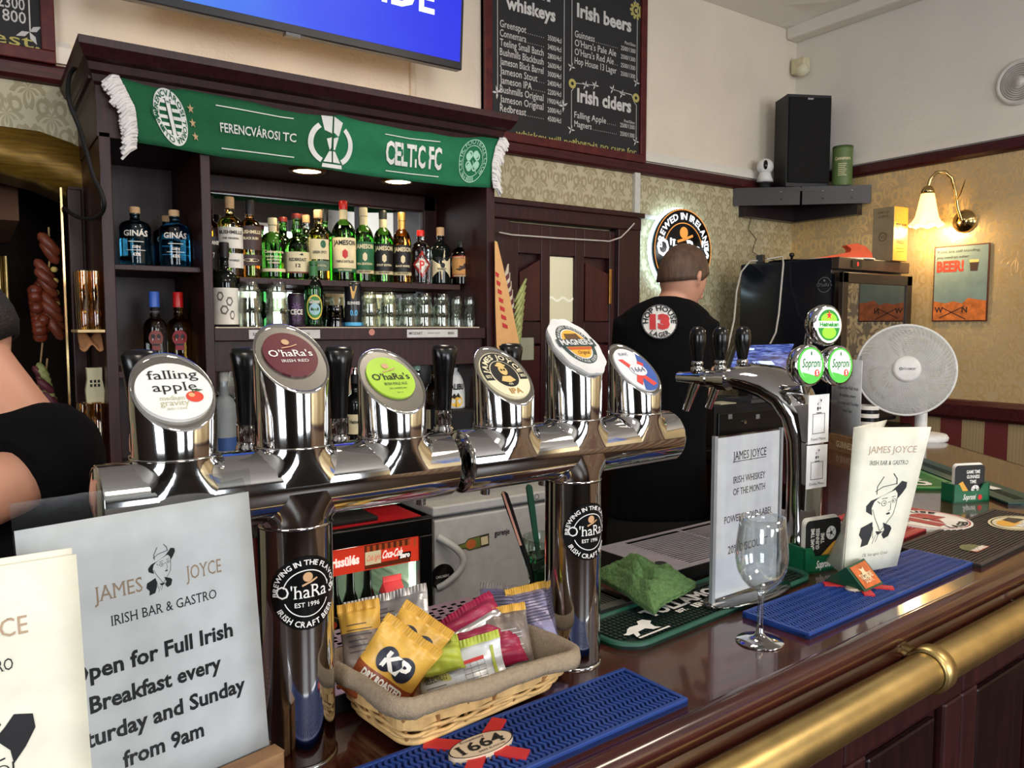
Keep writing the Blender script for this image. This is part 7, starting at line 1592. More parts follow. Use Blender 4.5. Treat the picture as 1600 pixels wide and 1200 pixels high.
# ================================================================ COASTER HOLDERS
HG = mat('coaster_green', (18, 92, 58), .3)
def coaster_holder(loc, rz, label, turned=False):
    M = Matrix.Translation(loc)@Matrix.Rotation(rz, 4, 'Z'); t_ = thing('coaster_holder', label, 'coaster holder', M=M); w, d, h = .112, .042, .050
    mb = MB(M); Rz = [(-w/2, 0), (w/2, 0), (w/2, h), (w*.33, h*.98), (w*.24, h*.62), (-w*.24, h*.62), (-w*.33, h*.98), (-w/2, h)]
    for y in (-d/2, d/2-.004): 
        mm = MB(M@Matrix.Translation((0, y+.004, 0))@Matrix.Rotation(pi/2, 4, 'X')); mm.prism(Rz, 0, .004); mm.build('holder_wall', HG, t_)
    mb.box(-w/2, w/2, -d/2, d/2, 0, .005); mb.box(-w/2, -w/2+.004, -d/2, d/2, 0, h); mb.box(w/2-.004, w/2, -d/2, d/2, 0, h); mb.build('holder_base', HG, t_)
    f = lambda x, y, z=0.0: M @ Vector((x, -d/2-.0004-z, y)); mb = MB().use(WHITE); mb.text('Soproni', .014, f, -.008, .009, w=.038, slant=.25, z=.0003, bold=.02); mb.use(RED); mb.disc(f, .026, .014, .007, None, .0003, 14); mb.build('lettering', None, t_)
    for k in range(3):
        y = -d/2+.008+.0035*k; lb = thing('coaster', '%s black coaster with ball and yellow boot in the green holder %s' % (('front', 'middle', 'back')[k], 'beside the red mat' if not turned else 'behind the menu card'), 'coaster', M=M@Matrix.Translation((0, y, .006)))
        lb['group'] = 'coasters in green holders'
        Mc = M@Matrix.Translation((0, y, .052+(.002*k)))@Matrix.Rotation(pi/2, 4, 'X'); mm = MB(Mc); s_ = .046; r = .010; P = []
        for cx_, cy_, a in ((s_-r, s_-r, 0), (-s_+r, s_-r, pi/2), (-s_+r, -s_+r, pi), (s_-r, -s_+r, 3*pi/2)):
            for i in range(5): P.append((cx_+r*cos(a+pi/8*i), cy_+r*sin(a+pi/8*i)))
        mm.use(LWHITE).prism(P, -.0030, -.0005); mm.build('board', None, lb)
        if k == 0:
            fc = lambda x, y_, z=0.0: Mc @ ((Vector((x, y_, .0003+z))) if not turned else Vector((-y_, x, .0003+z)))
            mm = MB().use(mat('coaster_black', (20, 20, 22), .5)); mm.pol(lambda x, y_, z=0.0: Mc @ Vector((x, y_, .0001)), P); mm.use(WHITE)
            for i, s in enumerate(('GAME TIME', 'GUINNESS', 'TIME')): mm.text(s, .0085, fc, .010, .024-.013*i, w=(.042, .040, .02)[i], bold=.03, z=.0004)
            mm.disc(fc, .018, -.020, .013, None, .0004, 20); mm.use(INK); mm.disc(fc, .018, -.020, .004, None, .0007, 5)
            for q_ in range(5): a = q_*2*pi/5+.3; mm.line(fc, [(.018+.004*cos(a), -.020+.004*sin(a)), (.018+.011*cos(a), -.020+.011*sin(a))], .0012, .0007)
            mm.use(mat('boot_yellow', (214, 160, 60), .5)); mm.pol(fc, [(-.034, -.002), (-.022, .004), (-.002, -.024), (.002, -.034), (-.010, -.036), (-.030, -.016)], .0004); mm.build('print', None, lb)
q = atZ(1520, 785, BT); coaster_holder((q.x, q.y+.02, BT), radians(-22), 'green plastic coaster holder with black coasters beside the brown ribbed mat')
q = atZ(1300, 905, BT); coaster_holder((q.x+.035, q.y+.055, BT), radians(-8), 'green plastic coaster holder with black coasters behind the standing menu card', True)
# ================================================================ OTHER MATS
BRN, BRND = mat('mat_brown', (58, 50, 46), .6), mat('mat_brown_dark', (30, 26, 24), .7)
Bq, Aq = atZ(1534, 884, BT+.006), atZ(1404, 853, BT+.006); Fq = atZ(1640, 832, BT+.006); u = (Fq-Bq).normalized(); FRq = Bq+u*.52
m3, M3, L3, W3, h3 = runner('bar_runner', 'brown ribbed rubber mat with oval cider emblem near the end of the bar', 'bar mat', Bq, FRq, FRq+(Aq-Bq), h=.009, ribs='line', rim=.008, cm=BRN, cd=BRND)
f = lambda x, y, z=0.0: M3 @ Vector((x, y, .0095+z))
mb = MB().use(mat('emblem_cream', (206, 196, 160), .5)); q = M3.inverted()@atZ(1568, 816, BT+.01); mb.disc(f, q.x+.02, q.y-.02, .085, .052, 0, 36); mb.use(mat('emblem_dark', (62, 56, 50), .5)); mb.disc(f, q.x+.02, q.y-.02, .078, .047, .0004, 36, .94); mb.use(mat('badge_amber')); mb.disc(f, q.x+.0, q.y-.01, .035, .022, .0005, 24); mb.use(mat('emblem_dark')); mb.pol(f, [(q.x+.01, q.y-.02), (q.x+.07, q.y-.02), (q.x+.06, q.y+.01), (q.x+.02, q.y+.01)], .0007); mb.use(WHITE); mb.text('MAGNERS', .022, f, q.x+.045, q.y-.050, w=.12, bold=.05, serif=True, z=.001)
q = M3.inverted()@atZ(1522, 856, BT+.01); mb.use(mat('badge_olive', (96, 100, 64), .5)); mb.disc(f, q.x, q.y+.005, .030, .020, 0, 20); mb.use(mat('badge_rust')); mb.pol(f, [(q.x-.028, q.y-.016), (q.x+.036, q.y-.016), (q.x+.036, q.y-.003), (q.x-.028, q.y-.003)], .0004); mb.use(WHITE); mb.text('MAGNERS', .011, f, q.x+.004, q.y-.014, w=.058, bold=.05, serif=True, z=.0008); mb.build('emblem', None, m3)
# red round-badged mat
MRED, MREDD = mat('mat_red', (150, 34, 42), .5), mat('mat_red_dark', (70, 16, 22), .6)
p1_, p2_, p3_ = atZ(1345, 868, BT+.006), atZ(1500, 806, BT+.006), atZ(1405, 776, BT+.006)
m4, M4, L4, W4, h4 = runner('bar_runner', 'red rubber mat with a round white lager badge behind the menu card', 'bar mat', p1_, p2_, p3_, h=.007, ribs='line', rim=.02, cm=MRED, cd=MREDD)
q = atZ(1450, 812, BT+.008); f = lambda x, y, z=0.0: Vector((q.x, q.y, BT+.0082+z))+BU*x+BV*y
R_ = .092; mb = MB().use(LWHITE); mb.disc(f, 0, 0, R_, None, .0012, 40); mb.rings([[f(R_*cos(2*pi*i/40), R_*sin(2*pi*i/40), zz) for i in range(40)] for zz in (-.008, .0012)]); mb.use(MRED); mb.disc(f, 0, 0, R_*.95, None, .0015, 40, .96); mb.text('13', R_*.8, f, 0, -R_*.42, bold=.10, z=.0018, w=R_*1.1); mb.use(INK); mb.arc('HOP HOUSE', R_*.2, f, 0, 0, R_*.66, pi/2, bold=.04, z=.002); mb.arc('LAGER', R_*.2, f, 0, 0, R_*.88, -pi/2, bold=.04, z=.002, inward=True); mb.build('round_badge', None, m4)
# bright green and dark green mats
LGM = mat('mat_bright_green', (38, 120, 52), .5)
g1, g2, g3 = atZ(1420, 764, BT+.006), atZ(1500, 764, BT+.006), atZ(1460, 722, BT+.006)
# along the slanting end of the bar
dS = (e1-e2).normalized(); dP = Vector((dS.y, -dS.x, 0)); 
if dP.dot(e2-atZ(1400, 800, BT)) < 0: dP = -dP
s0 = atZ(1600, 772, BT+.006)
m5, M5, L5, W5, h5 = runner('bar_runner', 'dark green rubber mat along the slanting end of the bar', 'bar mat', s0-dS*.12, s0+dS*.62, s0+dS*.62-dS.cross(UZ)*.0+Vector((-dS.y, dS.x, 0))*.11, h=.009, ribs='dots', cm=mat('mat_teal', (26, 62, 54), .5), cd=GRND, rim=.04)
s1 = atZ(1512, 764, BT+.006)
m6, M6, L6, W6, h6 = runner('bar_runner', 'bright green rubber mat with raised white lettering beside the dark green one', 'bar mat', s1, s1+dS*.42, s1+dS*.42+Vector((-dS.y, dS.x, 0))*.15, h=.008, ribs='line', cm=LGM, cd=mat('mat_mid_green', (26, 92, 40), .5), rim=.02)
f = lambda x, y, z=0.0: M6 @ Vector((x, y, .0085+z)); mb = MB().use(LWHITE); mb.text('CARLSBERG', .055, f, L6*.5, W6*.50, w=L6*.85, bold=.06, serif=True); mb.build('lettering', None, m6)
f = lambda x, y, z=0.0: M5 @ Vector((x, y, .0095+z)); mb = MB().use(LWHITE); mb.pol(f, [(.17, .03), (.25, .045), (.30, .03), (.29, .065), (.22, .075), (.16, .06)]); mb.build('emblem', None, m5)

# ================================================================ FAN
q = atZ(1438, 686, BT); bF = (q.x, q.y)
fan = thing('desk_fan', 'white desk fan with round wire cage standing on the bar beside the wall', 'fan', (q.x, q.y, BT))
mb = MB(Matrix.Translation((q.x, q.y, BT))); mb.lathe([(.10, 0), (.103, .012), (.095, .024), (.05, .030), (.026, .034)], 36, caps=(True, False)); mb.build('base', WPLAS, fan)
hc = atn(1415, 578, Vector((sin(AZ), cos(AZ), 0)), Vector((q.x, q.y, 0)).dot(Vector((sin(AZ), cos(AZ), 0)))-.09)
mb = MB(); mb.tube([(q.x, q.y, BT+.03), (q.x, q.y, hc.z-.06), (q.x, q.y, hc.z)], [.024, .021, .026], 18); mb.build('pole', WPLAS, fan)
tocam = (Vector((0, 0, CZ+.25))-hc).normalized(); tocam = (tocam+_ri*.10).normalized(); ux = UZ.cross(tocam).normalized(); vx = tocam.cross(ux); ff = lambda x, y, z=0.0: hc+ux*x+vx*y+tocam*z
RF = .178
mb = MB(); mb.rings([[ff(r*cos(2*pi*i/20), r*sin(2*pi*i/20), z) for i in range(20)] for r, z in ((.02, -.16), (.05, -.15), (.055, -.08), (.05, -.03))], caps=(True, True)); mb.build('motor_housing', WPLAS, fan)
mb = MB()
for k in range(3):
    a = 2*pi*k/3; mb.grid(lambda u, v: ff((.03+.12*u)*cos(a+v*1.1*(1-.2*u)), (.03+.12*u)*sin(a+v*1.1*(1-.2*u)), -.02+.03*v-.01*u), 6, 6)
mb.build('blades', mat('blade_pale', (190, 192, 192), .3), fan, solid=.002)
CW = mat('cage_white', (206, 206, 202), .4)
mb = MB(); mb.tube([ff(RF*cos(2*pi*i/60), RF*sin(2*pi*i/60), .0) for i in range(60)], .005, 8, closed=True); mb.build('cage_rim', CW, fan)
def cage(zs, name):
    mb = MB()
    for k in range(30):
        t = (k+1)/31; r = .05+(RF-.05)*t; z = zs*.048*cos(t*pi/2)**.8
        mb.tube([ff(r*cos(2*pi*i/40), r*sin(2*pi*i/40), z) for i in range(40)], .0014, 4, closed=True)
    for k in range(60 if zs > 0 else 36):
        a = 2*pi*k/(60 if zs > 0 else 36); mb.tube([ff((.045+(RF-.045)*t)*cos(a+t*.5), (.045+(RF-.045)*t)*sin(a+t*.5), zs*.048*cos(t*pi/2)**.8) for t in [i/6 for i in range(7)]], .0012, 4, caps=False)
    mb.build(name, CW, fan, kind='stuff')
cage(1, 'wire_cage'); cage(-1, 'wire_cage')
mb = MB(); mb.rings([[ff(r*cos(2*pi*i/32), r*sin(2*pi*i/32), z) for i in range(32)] for r, z in ((.052, .044), (.050, .054), (.040, .057), (.001, .058))]); mb.use(WPLAS); mb.build('hub_badge', WPLAS, fan)
mb = MB().use(mat('grey_ink')); mb.disc(lambda x, y, z=0: ff(x, y, .059), -.022, 0, .006, None, 0, 12, .4); mb.text('ETA COMFORT', .008, lambda x, y, z=0: ff(x, y, .0592), .008, -.004, w=.045, bold=.02); mb.build('hub_lettering', None, fan)

# ================================================================ CLOTH
cl_o = atZ(1000, 930, 1.13)
def clh(px, py, z): return atZ(px, py, z)
crn = [clh(933, 905, 1.128), clh(1012, 962, 1.120), clh(1082, 915, 1.132), clh(985, 878, 1.142)]
rnd = random.Random(5)
def clf(u, v):
    p = (crn[0]*(1-u)+crn[1]*u)*(1-v)+(crn[3]*(1-u)+crn[2]*u)*v
    e = .5-abs(u-.5); g = .5-abs(v-.5); m_ = min(e, g)*2
    p.x += .010*sin(v*7+u*2)*(1-m_); p.y += .008*sin(u*9+1)*(1-m_)
    p.z += .004+.011*min(1, m_*4.0)+.007*sin(u*14+v*5)*m_**.5+.014*abs(sin(v*9-u*7+.7))**.6*m_**.5+.005*sin(v*23+u*9)*m_+.0012*sin(u*70)*sin(v*60)
    return p
mb = MB(); mb.grid(clf, 60, 60); mb.grid(lambda u, v: clf(u, v)-UZ*(.004+.010*min(1, 3*min(.5-abs(u-.5), .5-abs(v-.5)))), 30, 30)
o = mb.build('cleaning_cloth', mat('microfibre_green', (86, 118, 68), .98, var=.25, vs=160, bump=1.0, bs=350), solid=.003); tag(o, 'crumpled green microfibre cloth lying between the two drip trays', 'cloth')

# ================================================================ GLASS OF STIRRERS
q = atn(853, 900, BV, .985); zg = 1.1225
gs = thing('stirrer_glass', 'tall beer glass with green water holding long knives behind the second tower', 'glass', (q.x, q.y, zg)); Mg_ = Matrix.Translation((q.x, q.y, zg)); Hg = atB(853, 838, .985).z-zg
mb = MB(Mg_); P = [(.026, 0), (.028, .004), (.030, .03), (.037, Hg*.5), (.041, Hg*.78), (.040, Hg)]; mb.lathe(P, 32); mb.lathe([(.0, .004)]+[(r-.0018, max(z, .004)) for r, z in P[1:]], 32); mb.build('wall', thin_glass('pint_glass', (238, 244, 240), 1.3), gs)
mb = MB(Mg_); mb.lathe([(.0, .006), (.027, .006), (.034, Hg*.45), (.0365, Hg*.62), (.0, Hg*.62)], 28); mb.build('green_water', mat('green_water', (40, 110, 56), .02, trans=.95, ior=1.33), gs)
for (px0, py0), (px1, py1), col_, lb in (((787, 768), (842, 930), mat('knife_pink', (206, 150, 130), .3, .4), 'long bar knife with rosy blade leaning out of the beer glass'), ((826, 757), (850, 930), mat('handle_green', (18, 60, 40), .3), 'long dark green stirrer standing in the beer glass')):
    a, b_ = atB(px0, py0, .975), atB(px1, py1, .985); d_ = b_-a; mb = MB(); side = BU*.0055
    pts = [a+d_*t for t in (0, .02, .15, .5, 1)]; ws = [.3, 1, 1.1, .8, .7]
    mb.rings([[p+side*w+BV*.0016, p+side*w-BV*.0016, p-side*w-BV*.0016, p-side*w+BV*.0016] for p, w in zip(pts, ws)], caps=(True, True), smooth=False)
    o = thing('bar_knife', lb, 'knife', b_); mb.build('handle', SLOT if 'rosy' in lb else col_, o)
    mb = MB(); mb.rings([[p-side*.2-BV*.002, p-side*1.05-BV*.002] for p in pts[:4]], closed_u=False); mb.build('edge_band', col_, o)
# ================================================================ PIPE ELBOW, BOARD behind the tray
q = atY(775, 925, 1.45); pe_ = thing('waste_pipe', 'cream plastic pipe elbow beside the freezer behind the bar', 'pipe', (q.x, q.y, q.z)); mb = MB(); a, b_, c_ = atY(762, 938, 1.45), atY(764, 922, 1.45), atY(787, 930, 1.45); mb.tube([a-UZ*.02, a, b_, c_, c_+Vector((.03, 0, -.02))], [.011, .011, .013, .011, .010], 14); mb.build('elbow', mat('pipe_cream', (176, 160, 134), .4), pe_); mb = MB(); mb.tube([a-UZ*.12, a-UZ*.015], .013, 12); mb.build('collar', BLACKM, pe_)
# ================================================================ WICKER BASKET
ba = radians(4.5)+BA
BKM = Matrix.Translation(bp(.398, .704, BT+.0105))@Matrix.Rotation(ba, 4, 'Z')
WK = mat('wicker', (206, 168, 110), .55, var=.22, vs=60); WK2 = mat('wicker_dark', (150, 108, 62), .6, var=.25, vs=50)
bk = thing('snack_basket', 'small rectangular wicker basket with beige cloth lining full of snack packets', 'basket', M=BKM)
BL_, BD_, BH_ = .222, .118, .062
def bloop(s, z, n=96, flare=.022):
    """rounded rectangle of the basket wall at height fraction s"""
    ex = flare*s; x0, x1, y0, y1 = -ex, BL_+ex, -ex, BD_+ex; r = .022; P = []
    segs = [((x0+r, y0), (x1-r, y0)), ((x1, y0+r), (x1, y1-r)), ((x1-r, y1), (x0+r, y1)), ((x0, y1-r), (x0, y0+r))]
    cs = [(x1-r, y0+r, -pi/2), (x1-r, y1-r, 0), (x0+r, y1-r, pi/2), (x0+r, y0+r, pi)]
    for i, ((ax, ay), (bx, by)) in enumerate(segs):
        m_ = 30 if i % 2 == 0 else 14
        for k in range(m_): t = k/m_; P.append((ax+(bx-ax)*t, ay+(by-ay)*t))
        cx_, cy_, a0 = cs[i]
        for k in range(5): P.append((cx_+r*cos(a0+pi/2*k/5), cy_+r*sin(a0+pi/2*k/5)))
    drop = lambda x: -.014*(x/BL_)*s
    return [Vector((x, y, z+drop(x))) for x, y in P]
def bwave(s, z, ph, amp=.0022, per=6):
    L = bloop(s, z); n = len(L); out = []
    for i, p in enumerate(L):
        d = (L[(i+1) % n]-L[i-1]).normalized(); nn_ = Vector((d.y, -d.x, 0)); out.append(p+nn_*amp*sin(pi*i/per*2/2+ph))
    return out
mb = MB(BKM); mb.tube(bloop(.0, .0035), .0042, 8, closed=True); mb.build('foot_rod', WK, bk)
for z, ph in ((.010, 0), (.0155, pi), (.021, 0)):
    mb = MB(BKM); mb.tube([p+UZ*.0012*sin(i*.9+ph) for i, p in enumerate(bwave(z/BH_, z, ph))], .0024, 6, closed=True); mb.build('rod', WK, bk)
for z, ph, h in ((.031, pi, .0058), (.0445, 0, .0060)):
    L = bwave(z/BH_, z, ph, .0026); n = len(L); mb = MB(BKM)
    R = []
    for i, p in enumerate(L):
        d = (L[(i+1) % n]-L[i-1]).normalized(); nn_ = Vector((d.y, -d.x, 0)); R.append([p+nn_*.0008-UZ*h, p+nn_*.0008+UZ*h, p-nn_*.0008+UZ*h, p-nn_*.0008-UZ*h])
    mb.rings(R, closed_v=True, smooth=False); mb.build('splint', WK, bk, label='broad flat wicker splint')
L0, L1_ = bloop(0, .002), bloop(.93, .056)
for i in range(3, len(L0), 6):
    mb = MB(BKM); mb.tube([L0[i], (L0[i]+L1_[i])/2, L1_[i]], .0022, 6); mb.build('stake', WK2, bk)
mb = MB(BKM); mb.prism([(p.x, p.y) for p in bloop(0, 0)][::2], .002, .005); mb.build('bottom', WK2, bk)
LIN_ = mat('linen', (150, 134, 112), .95, var=.12, vs=200, bump=.5, bs=500)
R = []
rnd = random.Random(2)
jit = [rnd.uniform(-1, 1) for _ in range(200)]
for s, z, off, wv in ((.1, .010, -.006, 0), (.6, .038, -.006, .3), (.98, .062, -.005, .5), (1.06, .0665, -.001, .5), (1.10, .065, .003, .6), (1.08, .056, .0055, 1), (1.04, .048, .006, 1.6)):
    L = bloop(s, z); n = len(L)
    ring = []
    for i, p in enumerate(L):
        d = (L[(i+1) % n]-L[i-1]).normalized(); nn_ = Vector((d.y, -d.x, 0)); ring.append(p+nn_*(off+.0012*wv*sin(i*.7)+.0006*wv*jit[i % 200])+UZ*(.0012*wv*sin(i*.33+1)))
    R.append(ring)
mb = MB(BKM); mb.rings(R); mb.build('cloth_lining', LIN_, bk, solid=.0025)
# packets
def packet(label, cpx, cpy, b, w, h, roll, yaw, tilt, front, back=None, th=.012, crimp=None, prints=None, seed=1):
    c = atB(cpx, cpy, b); n0 = (CAM-c).normalized(); n0 = (n0+UZ*tilt+BU*yaw).normalized(); u = UZ.cross(n0).normalized(); v = n0.cross(u); cr, sr = cos(radians(roll)), sin(radians(roll)); u, v = u*cr+v*sr, v*cr-u*sr
    pk = thing('snack_packet', label, 'snack packet', c, group=None); rd = random.Random(seed)
    ph = [rd.uniform(0, 6) for _ in range(6)]
    def surf(x, y, sgn):
        X, Y = x/(w/2), y/(h/2); e = max(0, (1-abs(X)**2.5))*max(0, (1-abs(Y)**3.0))
        z = th*e**.6*sgn+.0016*sin(X*5+ph[0]+Y*3)*(1-abs(Y)*.3)+.0012*sin(Y*8+ph[1]+X*2)+(.0014*sin(X*14+ph[2])*abs(Y)**4)
        pin = 1-.07*(1-abs(Y)**2)
        return c+u*x*pin+v*y+n0*z
    mb = MB(); nu, nv = 24, 24
    bands = front if isinstance(front, list) else [(front, -1, 1)]
    for j in range(nv):
        y0, y1 = -1+2*j/nv, -1+2*(j+1)/nv; ym = (y0+y1)/2
        for sgn in (1, -1):
            m_ = next((q[0] for q in bands if q[1] <= ym <= q[2]), bands[0][0])
            if sgn < 0 and back: m_ = back
            mb.use(m_)
            vs = [surf(-w/2+w*i/nu, yy*h/2, sgn) for yy in (y0, y1) for i in range(nu+1)]
            fs = [(i, i+1, nu+2+i, nu+1+i) if sgn > 0 else (i, nu+1+i, nu+2+i, i+1) for i in range(nu)]; mb.add(vs, fs, True)
    mb.build('pouch', None, pk)
    for sy_ in ((1,) if crimp else ()):
        cm_ = MB().use(crimp); R = []
        for i in range(nu*2+1):
            x = -w/2+w*i/(nu*2); y = sy_*h/2; p = surf(x*.999, y, 1); zz = .0008*(1 if i % 2 else -1)
            R.append([p+n0*(.0006)-v*sy_*.001, p+n0*(zz+.0006)+v*sy_*.009+n0*.001*sin(x*90), p+n0*(zz-.0006)+v*sy_*.009+n0*.001*sin(x*90), p-n0*.0006-v*sy_*.001])
        cm_.rings(R, smooth=False, caps=(True, True)); cm_.build('crimped_edge', crimp, pk)
    if prints:
        pm = MB(); prints(pm, lambda x, y, z=0.0: surf(x, y, 1)+n0*(.0008+z)); pm.build('print', None, pk)
    return pk
YEL = mat('packet_yellow', (210, 164, 70), .35, var=.1, vs=80); BRW = mat('packet_brown', (136, 66, 34), .35); SIL = mat('foil_silver', (176, 172, 170), .28, .7, var=.2, vs=60); MAG = mat('packet_magenta', (150, 28, 66), .35, var=.2, vs=80); LIM = mat('packet_lime', (166, 176, 62), .4, var=.15, vs=80)
PWH = mat('packet_white', (206, 210, 212), .3, .15, var=.06); LAV = mat('packet_lavender', (134, 128, 156), .35, .3, var=.25, vs=70); GRYB = mat('packet_greybrown', (120, 108, 100), .4, .2, var=.3, vs=60); NVY = mat('packet_navy', (22, 24, 40), .4)
def pr_kp(mb, f):
    mb.use(NVY); mb.disc(f, -.010, .014, .0135, .0145, .0002, 24); mb.disc(f, .013, .014, .0135, .0145, .0002, 24); mb.rect(f, -.01, .013, .004, .024, .0002, 4, 2); mb.use(WHITE); mb.text('KP', .018, f, .002, .005, w=.034, bold=.04, z=.0008, slant=.1); mb.text('DRY ROASTED', .0075, f, .0, -.0145, w=.056, bold=.05, z=.0008)
def pr_sav(mb, f):
    mb.use(mat('pale_lime', (206, 206, 120), .5)); mb.pol(f, [(-.052, -.020), (-.022, -.020), (-.014, .0), (-.022, .018), (-.052, .018)], .0001); mb.use(mat('olive_ink', (86, 84, 40), .5)); mb.text('SAVOURY', .0062, f, -.034, .008, w=.026, bold=.02, z=.0006); mb.text('SELECTION', .0062, f, -.034, .000, w=.028, bold=.02, z=.0006)
    for i in range(4): mb.rect(f, -.048, -.022+.002*(i % 2), -.006-.0035*i, -.0052-.0035*i, .0006)
    mb.use(RED); mb.rect(f, .004, .032, .010, .014, .0006, 4); mb.use(mat('grey_ink'));
    for i in range(4): mb.rect(f, .004, .032, -.014+.006*i, -.0135+.006*i, .0006, 4)
    for x in (.004, .0135, .0225, .032): mb.rect(f, x-.0002, x+.0002, -.014, .010, .0006)
    mb.use(LIM); mb.rect(f, .042, .046, -.022, .022, .0005, 1, 6)
def pr_lines(ink, x0, x1, y0, y1, n=9):
    def fn(mb, f):
        mb.use(ink)
        for i in range(n): y = y0+(y1-y0)*i/(n-1); mb.rect(f, x0, x1-(x1-x0)*.2*(i % 3 == 2), y, y+.0009, .0006, 6)
    return fn
WHK = mat('packet_text_white', (200, 200, 200), .5); INKP = mat('packet_text_dark', (60, 56, 64), .5)
packet('silver grey snack packet with yellow end behind the two yellow nut packets', 612, 992, .825, .105, .085, 14, -.2, .2, SIL, crimp=SIL, prints=pr_lines(INKP, -.03, .01, -.01, .03), seed=3)
packet('yellow edged back of a nut packet leaning at the end of the basket', 566, 1004, .805, .050, .075, 10, -.2, .1, [(GRYB, -1, .3), (YEL, .3, 1)], crimp=YEL, prints=pr_lines(INKP, -.015, .015, -.01, .02, 6), seed=4)
packet('yellow nut packet half hidden behind the front yellow one', 636, 1018, .792, .070, .080, -34, -.1, -.1, [(BRW, -1, -.08), (YEL, -.08, 1)], crimp=YEL, prints=pr_kp, seed=5)
packet('yellow nut packet with white letters at the front corner of the basket', 606, 1050, .772, .078, .090, -36, -.1, -.25, [(BRW, -1, -.08), (YEL, -.08, 1)], crimp=YEL, prints=pr_kp, seed=6)
packet('large lavender packet back with yellow edge at the column end of the basket', 842, 978, .800, .070, .096, 12, .1, .1, LAV, crimp=YEL, prints=pr_lines(INKP, -.022, .022, .005, .042, 10), seed=7)
packet('grey lavender packet lying flat across the back of the basket', 800, 950, .835, .095, .055, -8, .1, .8, LAV, crimp=SIL, prints=pr_lines(INKP, -.03, .02, -.012, .015, 7), seed=8)
packet('brown and grey back of a snack packet with printed panel', 795, 1012, .775, .062, .088, 8, .1, .1, [(BRW, -1, -.75), (GRYB, -.75, 1)], crimp=YEL, prints=pr_lines(WHK, -.012, .020, -.035, .02, 12), seed=9)
packet('magenta and silver snack packet pointing up at the back of the basket', 726, 985, .815, .115, .040, 32, .0, .5, [(SIL, -1, .0), (MAG, .0, 1)], crimp=MAG, seed=10)
packet('magenta ended snack packet lying in the middle of the basket', 738, 1008, .795, .090, .045, 14, .0, .6, [(SIL, -1, -.2), (MAG, -.2, 1)], crimp=MAG, seed=11)
packet('deep magenta snack packet with white letters behind the white and lime one', 760, 1022, .780, .098, .045, 18, .0, .5, MAG, crimp=MAG, prints=lambda mb, f: (mb.use(WHK), mb.text('MIXED NUTS', .008, f, -.01, -.008, w=.05, bold=.04)), seed=12)
packet('lime green end of a snack packet beside the yellow nut packets', 684, 1032, .778, .062, .034, 14, .0, .6, LIM, crimp=LIM, seed=13)
packet('white and lime savoury selection packet lying along the front of the basket', 722, 1052, .768, .112, .056, 15, .0, -.1, PWH, crimp=LIM, prints=pr_sav, seed=14)

# ================================================================ PEOPLE
FH = Vector((sin(AZ), cos(AZ), 0))
def fig(D):
    return lambda px, py, dd=0.0: atn(px, py, FH, D+dd)
def remesh(o, vox, smooth=6):
    m_ = o.modifiers.new('union', 'REMESH'); m_.mode = 'VOXEL'; m_.voxel_size = vox; m_.use_smooth_shade = True
    s_ = o.modifiers.new('relax', 'SMOOTH'); s_.iterations = smooth; s_.factor = .5
    return o
def limb(mb, pts, n=20):
    """pts: (point, radius); tapered chain with rounded ends"""
    P = [Vector(p) for p, r in pts]; r = [q for _, q in pts]
    d0 = (P[0]-P[1]).normalized(); d1 = (P[-1]-P[-2]).normalized()
    mb.tube([P[0]+d0*r[0]*.8, P[0]+d0*r[0]*.45]+P+[P[-1]+d1*r[-1]*.45, P[-1]+d1*r[-1]*.8], [r[0]*.4, r[0]*.85]+r+[r[-1]*.85, r[-1]*.4], n)
def hand(mb, w, d, up, s=1.0, curl=.5):
    """palm, four fingers of unequal length and a thumb leaving its side"""
    d = d.normalized(); up = (up-d*up.dot(d)).normalized(); sd = d.cross(up)
    c = w+d*.045*s
    R = []
    for t, hw, ht in ((-.01, .026, .018), (.02, .034, .016), (.06, .041, .014), (.088, .040, .012)):
        R.append([w+d*t*s+sd*hw*s*cos(2*pi*k/14)+up*ht*s*sin(2*pi*k/14) for k in range(14)])
    mb.rings(R, caps=(True, True))
    for i, L in enumerate((.070, .078, .072, .056)):
        o = w+d*.080*s+sd*(.030-.020*i)*s; p1 = o+d*L*.45*s-up*curl*.012*s; p2 = p1+d*L*.30*s-up*curl*.028*s; p3 = p2+d*L*.22*s-up*curl*.030*s
        mb.tube([o-d*.01, o, p1, p2, p3], [.009*s, .009*s, .0085*s, .008*s, .0065*s], 8)
    o = w+d*.022*s+sd*.030*s; mb.tube([o, o+sd*.022*s+d*.022*s-up*.004, o+sd*.030*s+d*.050*s-up*.012*s, o+sd*.026*s+d*.068*s-up*.020*s], [.012*s, .011*s, .0095*s, .008*s], 8)
SKIN = mat('skin', (196, 142, 116), .5, var=.05, vs=12, bump=.05, bs=150); TEE = mat('black_cotton', (7, 7, 9), .95, bump=.3, bs=500, spec=.15); HAIR = mat('brown_hair', (76, 55, 41), .6, var=.35, vs=60, stretch=(1, 1, .25), bump=.5, bs=160); TRO = mat('black_trousers', (14, 14, 16), .85)
HAIRD = mat('dark_hair', (26, 22, 20), .6, var=.3, vs=80, bump=.6, bs=200)
# ---- barman at the till
DB = 2.82; P = fig(DB); k_ = DB/FPX
bm = thing('person', 'person in black T-shirt with round white back print, head bowed at the till', 'person', (P(1035, 600).x, P(1035, 600).y, 0))
def ell(c, hw, hd, n=24, rot=0.0):
    a, b = _ri*cos(rot)+FH*sin(rot), FH*cos(rot)-_ri*sin(rot)
    return [c+a*hw*cos(2*pi*i/n)+b*hd*sin(2*pi*i/n) for i in range(n)]
mb = MB()
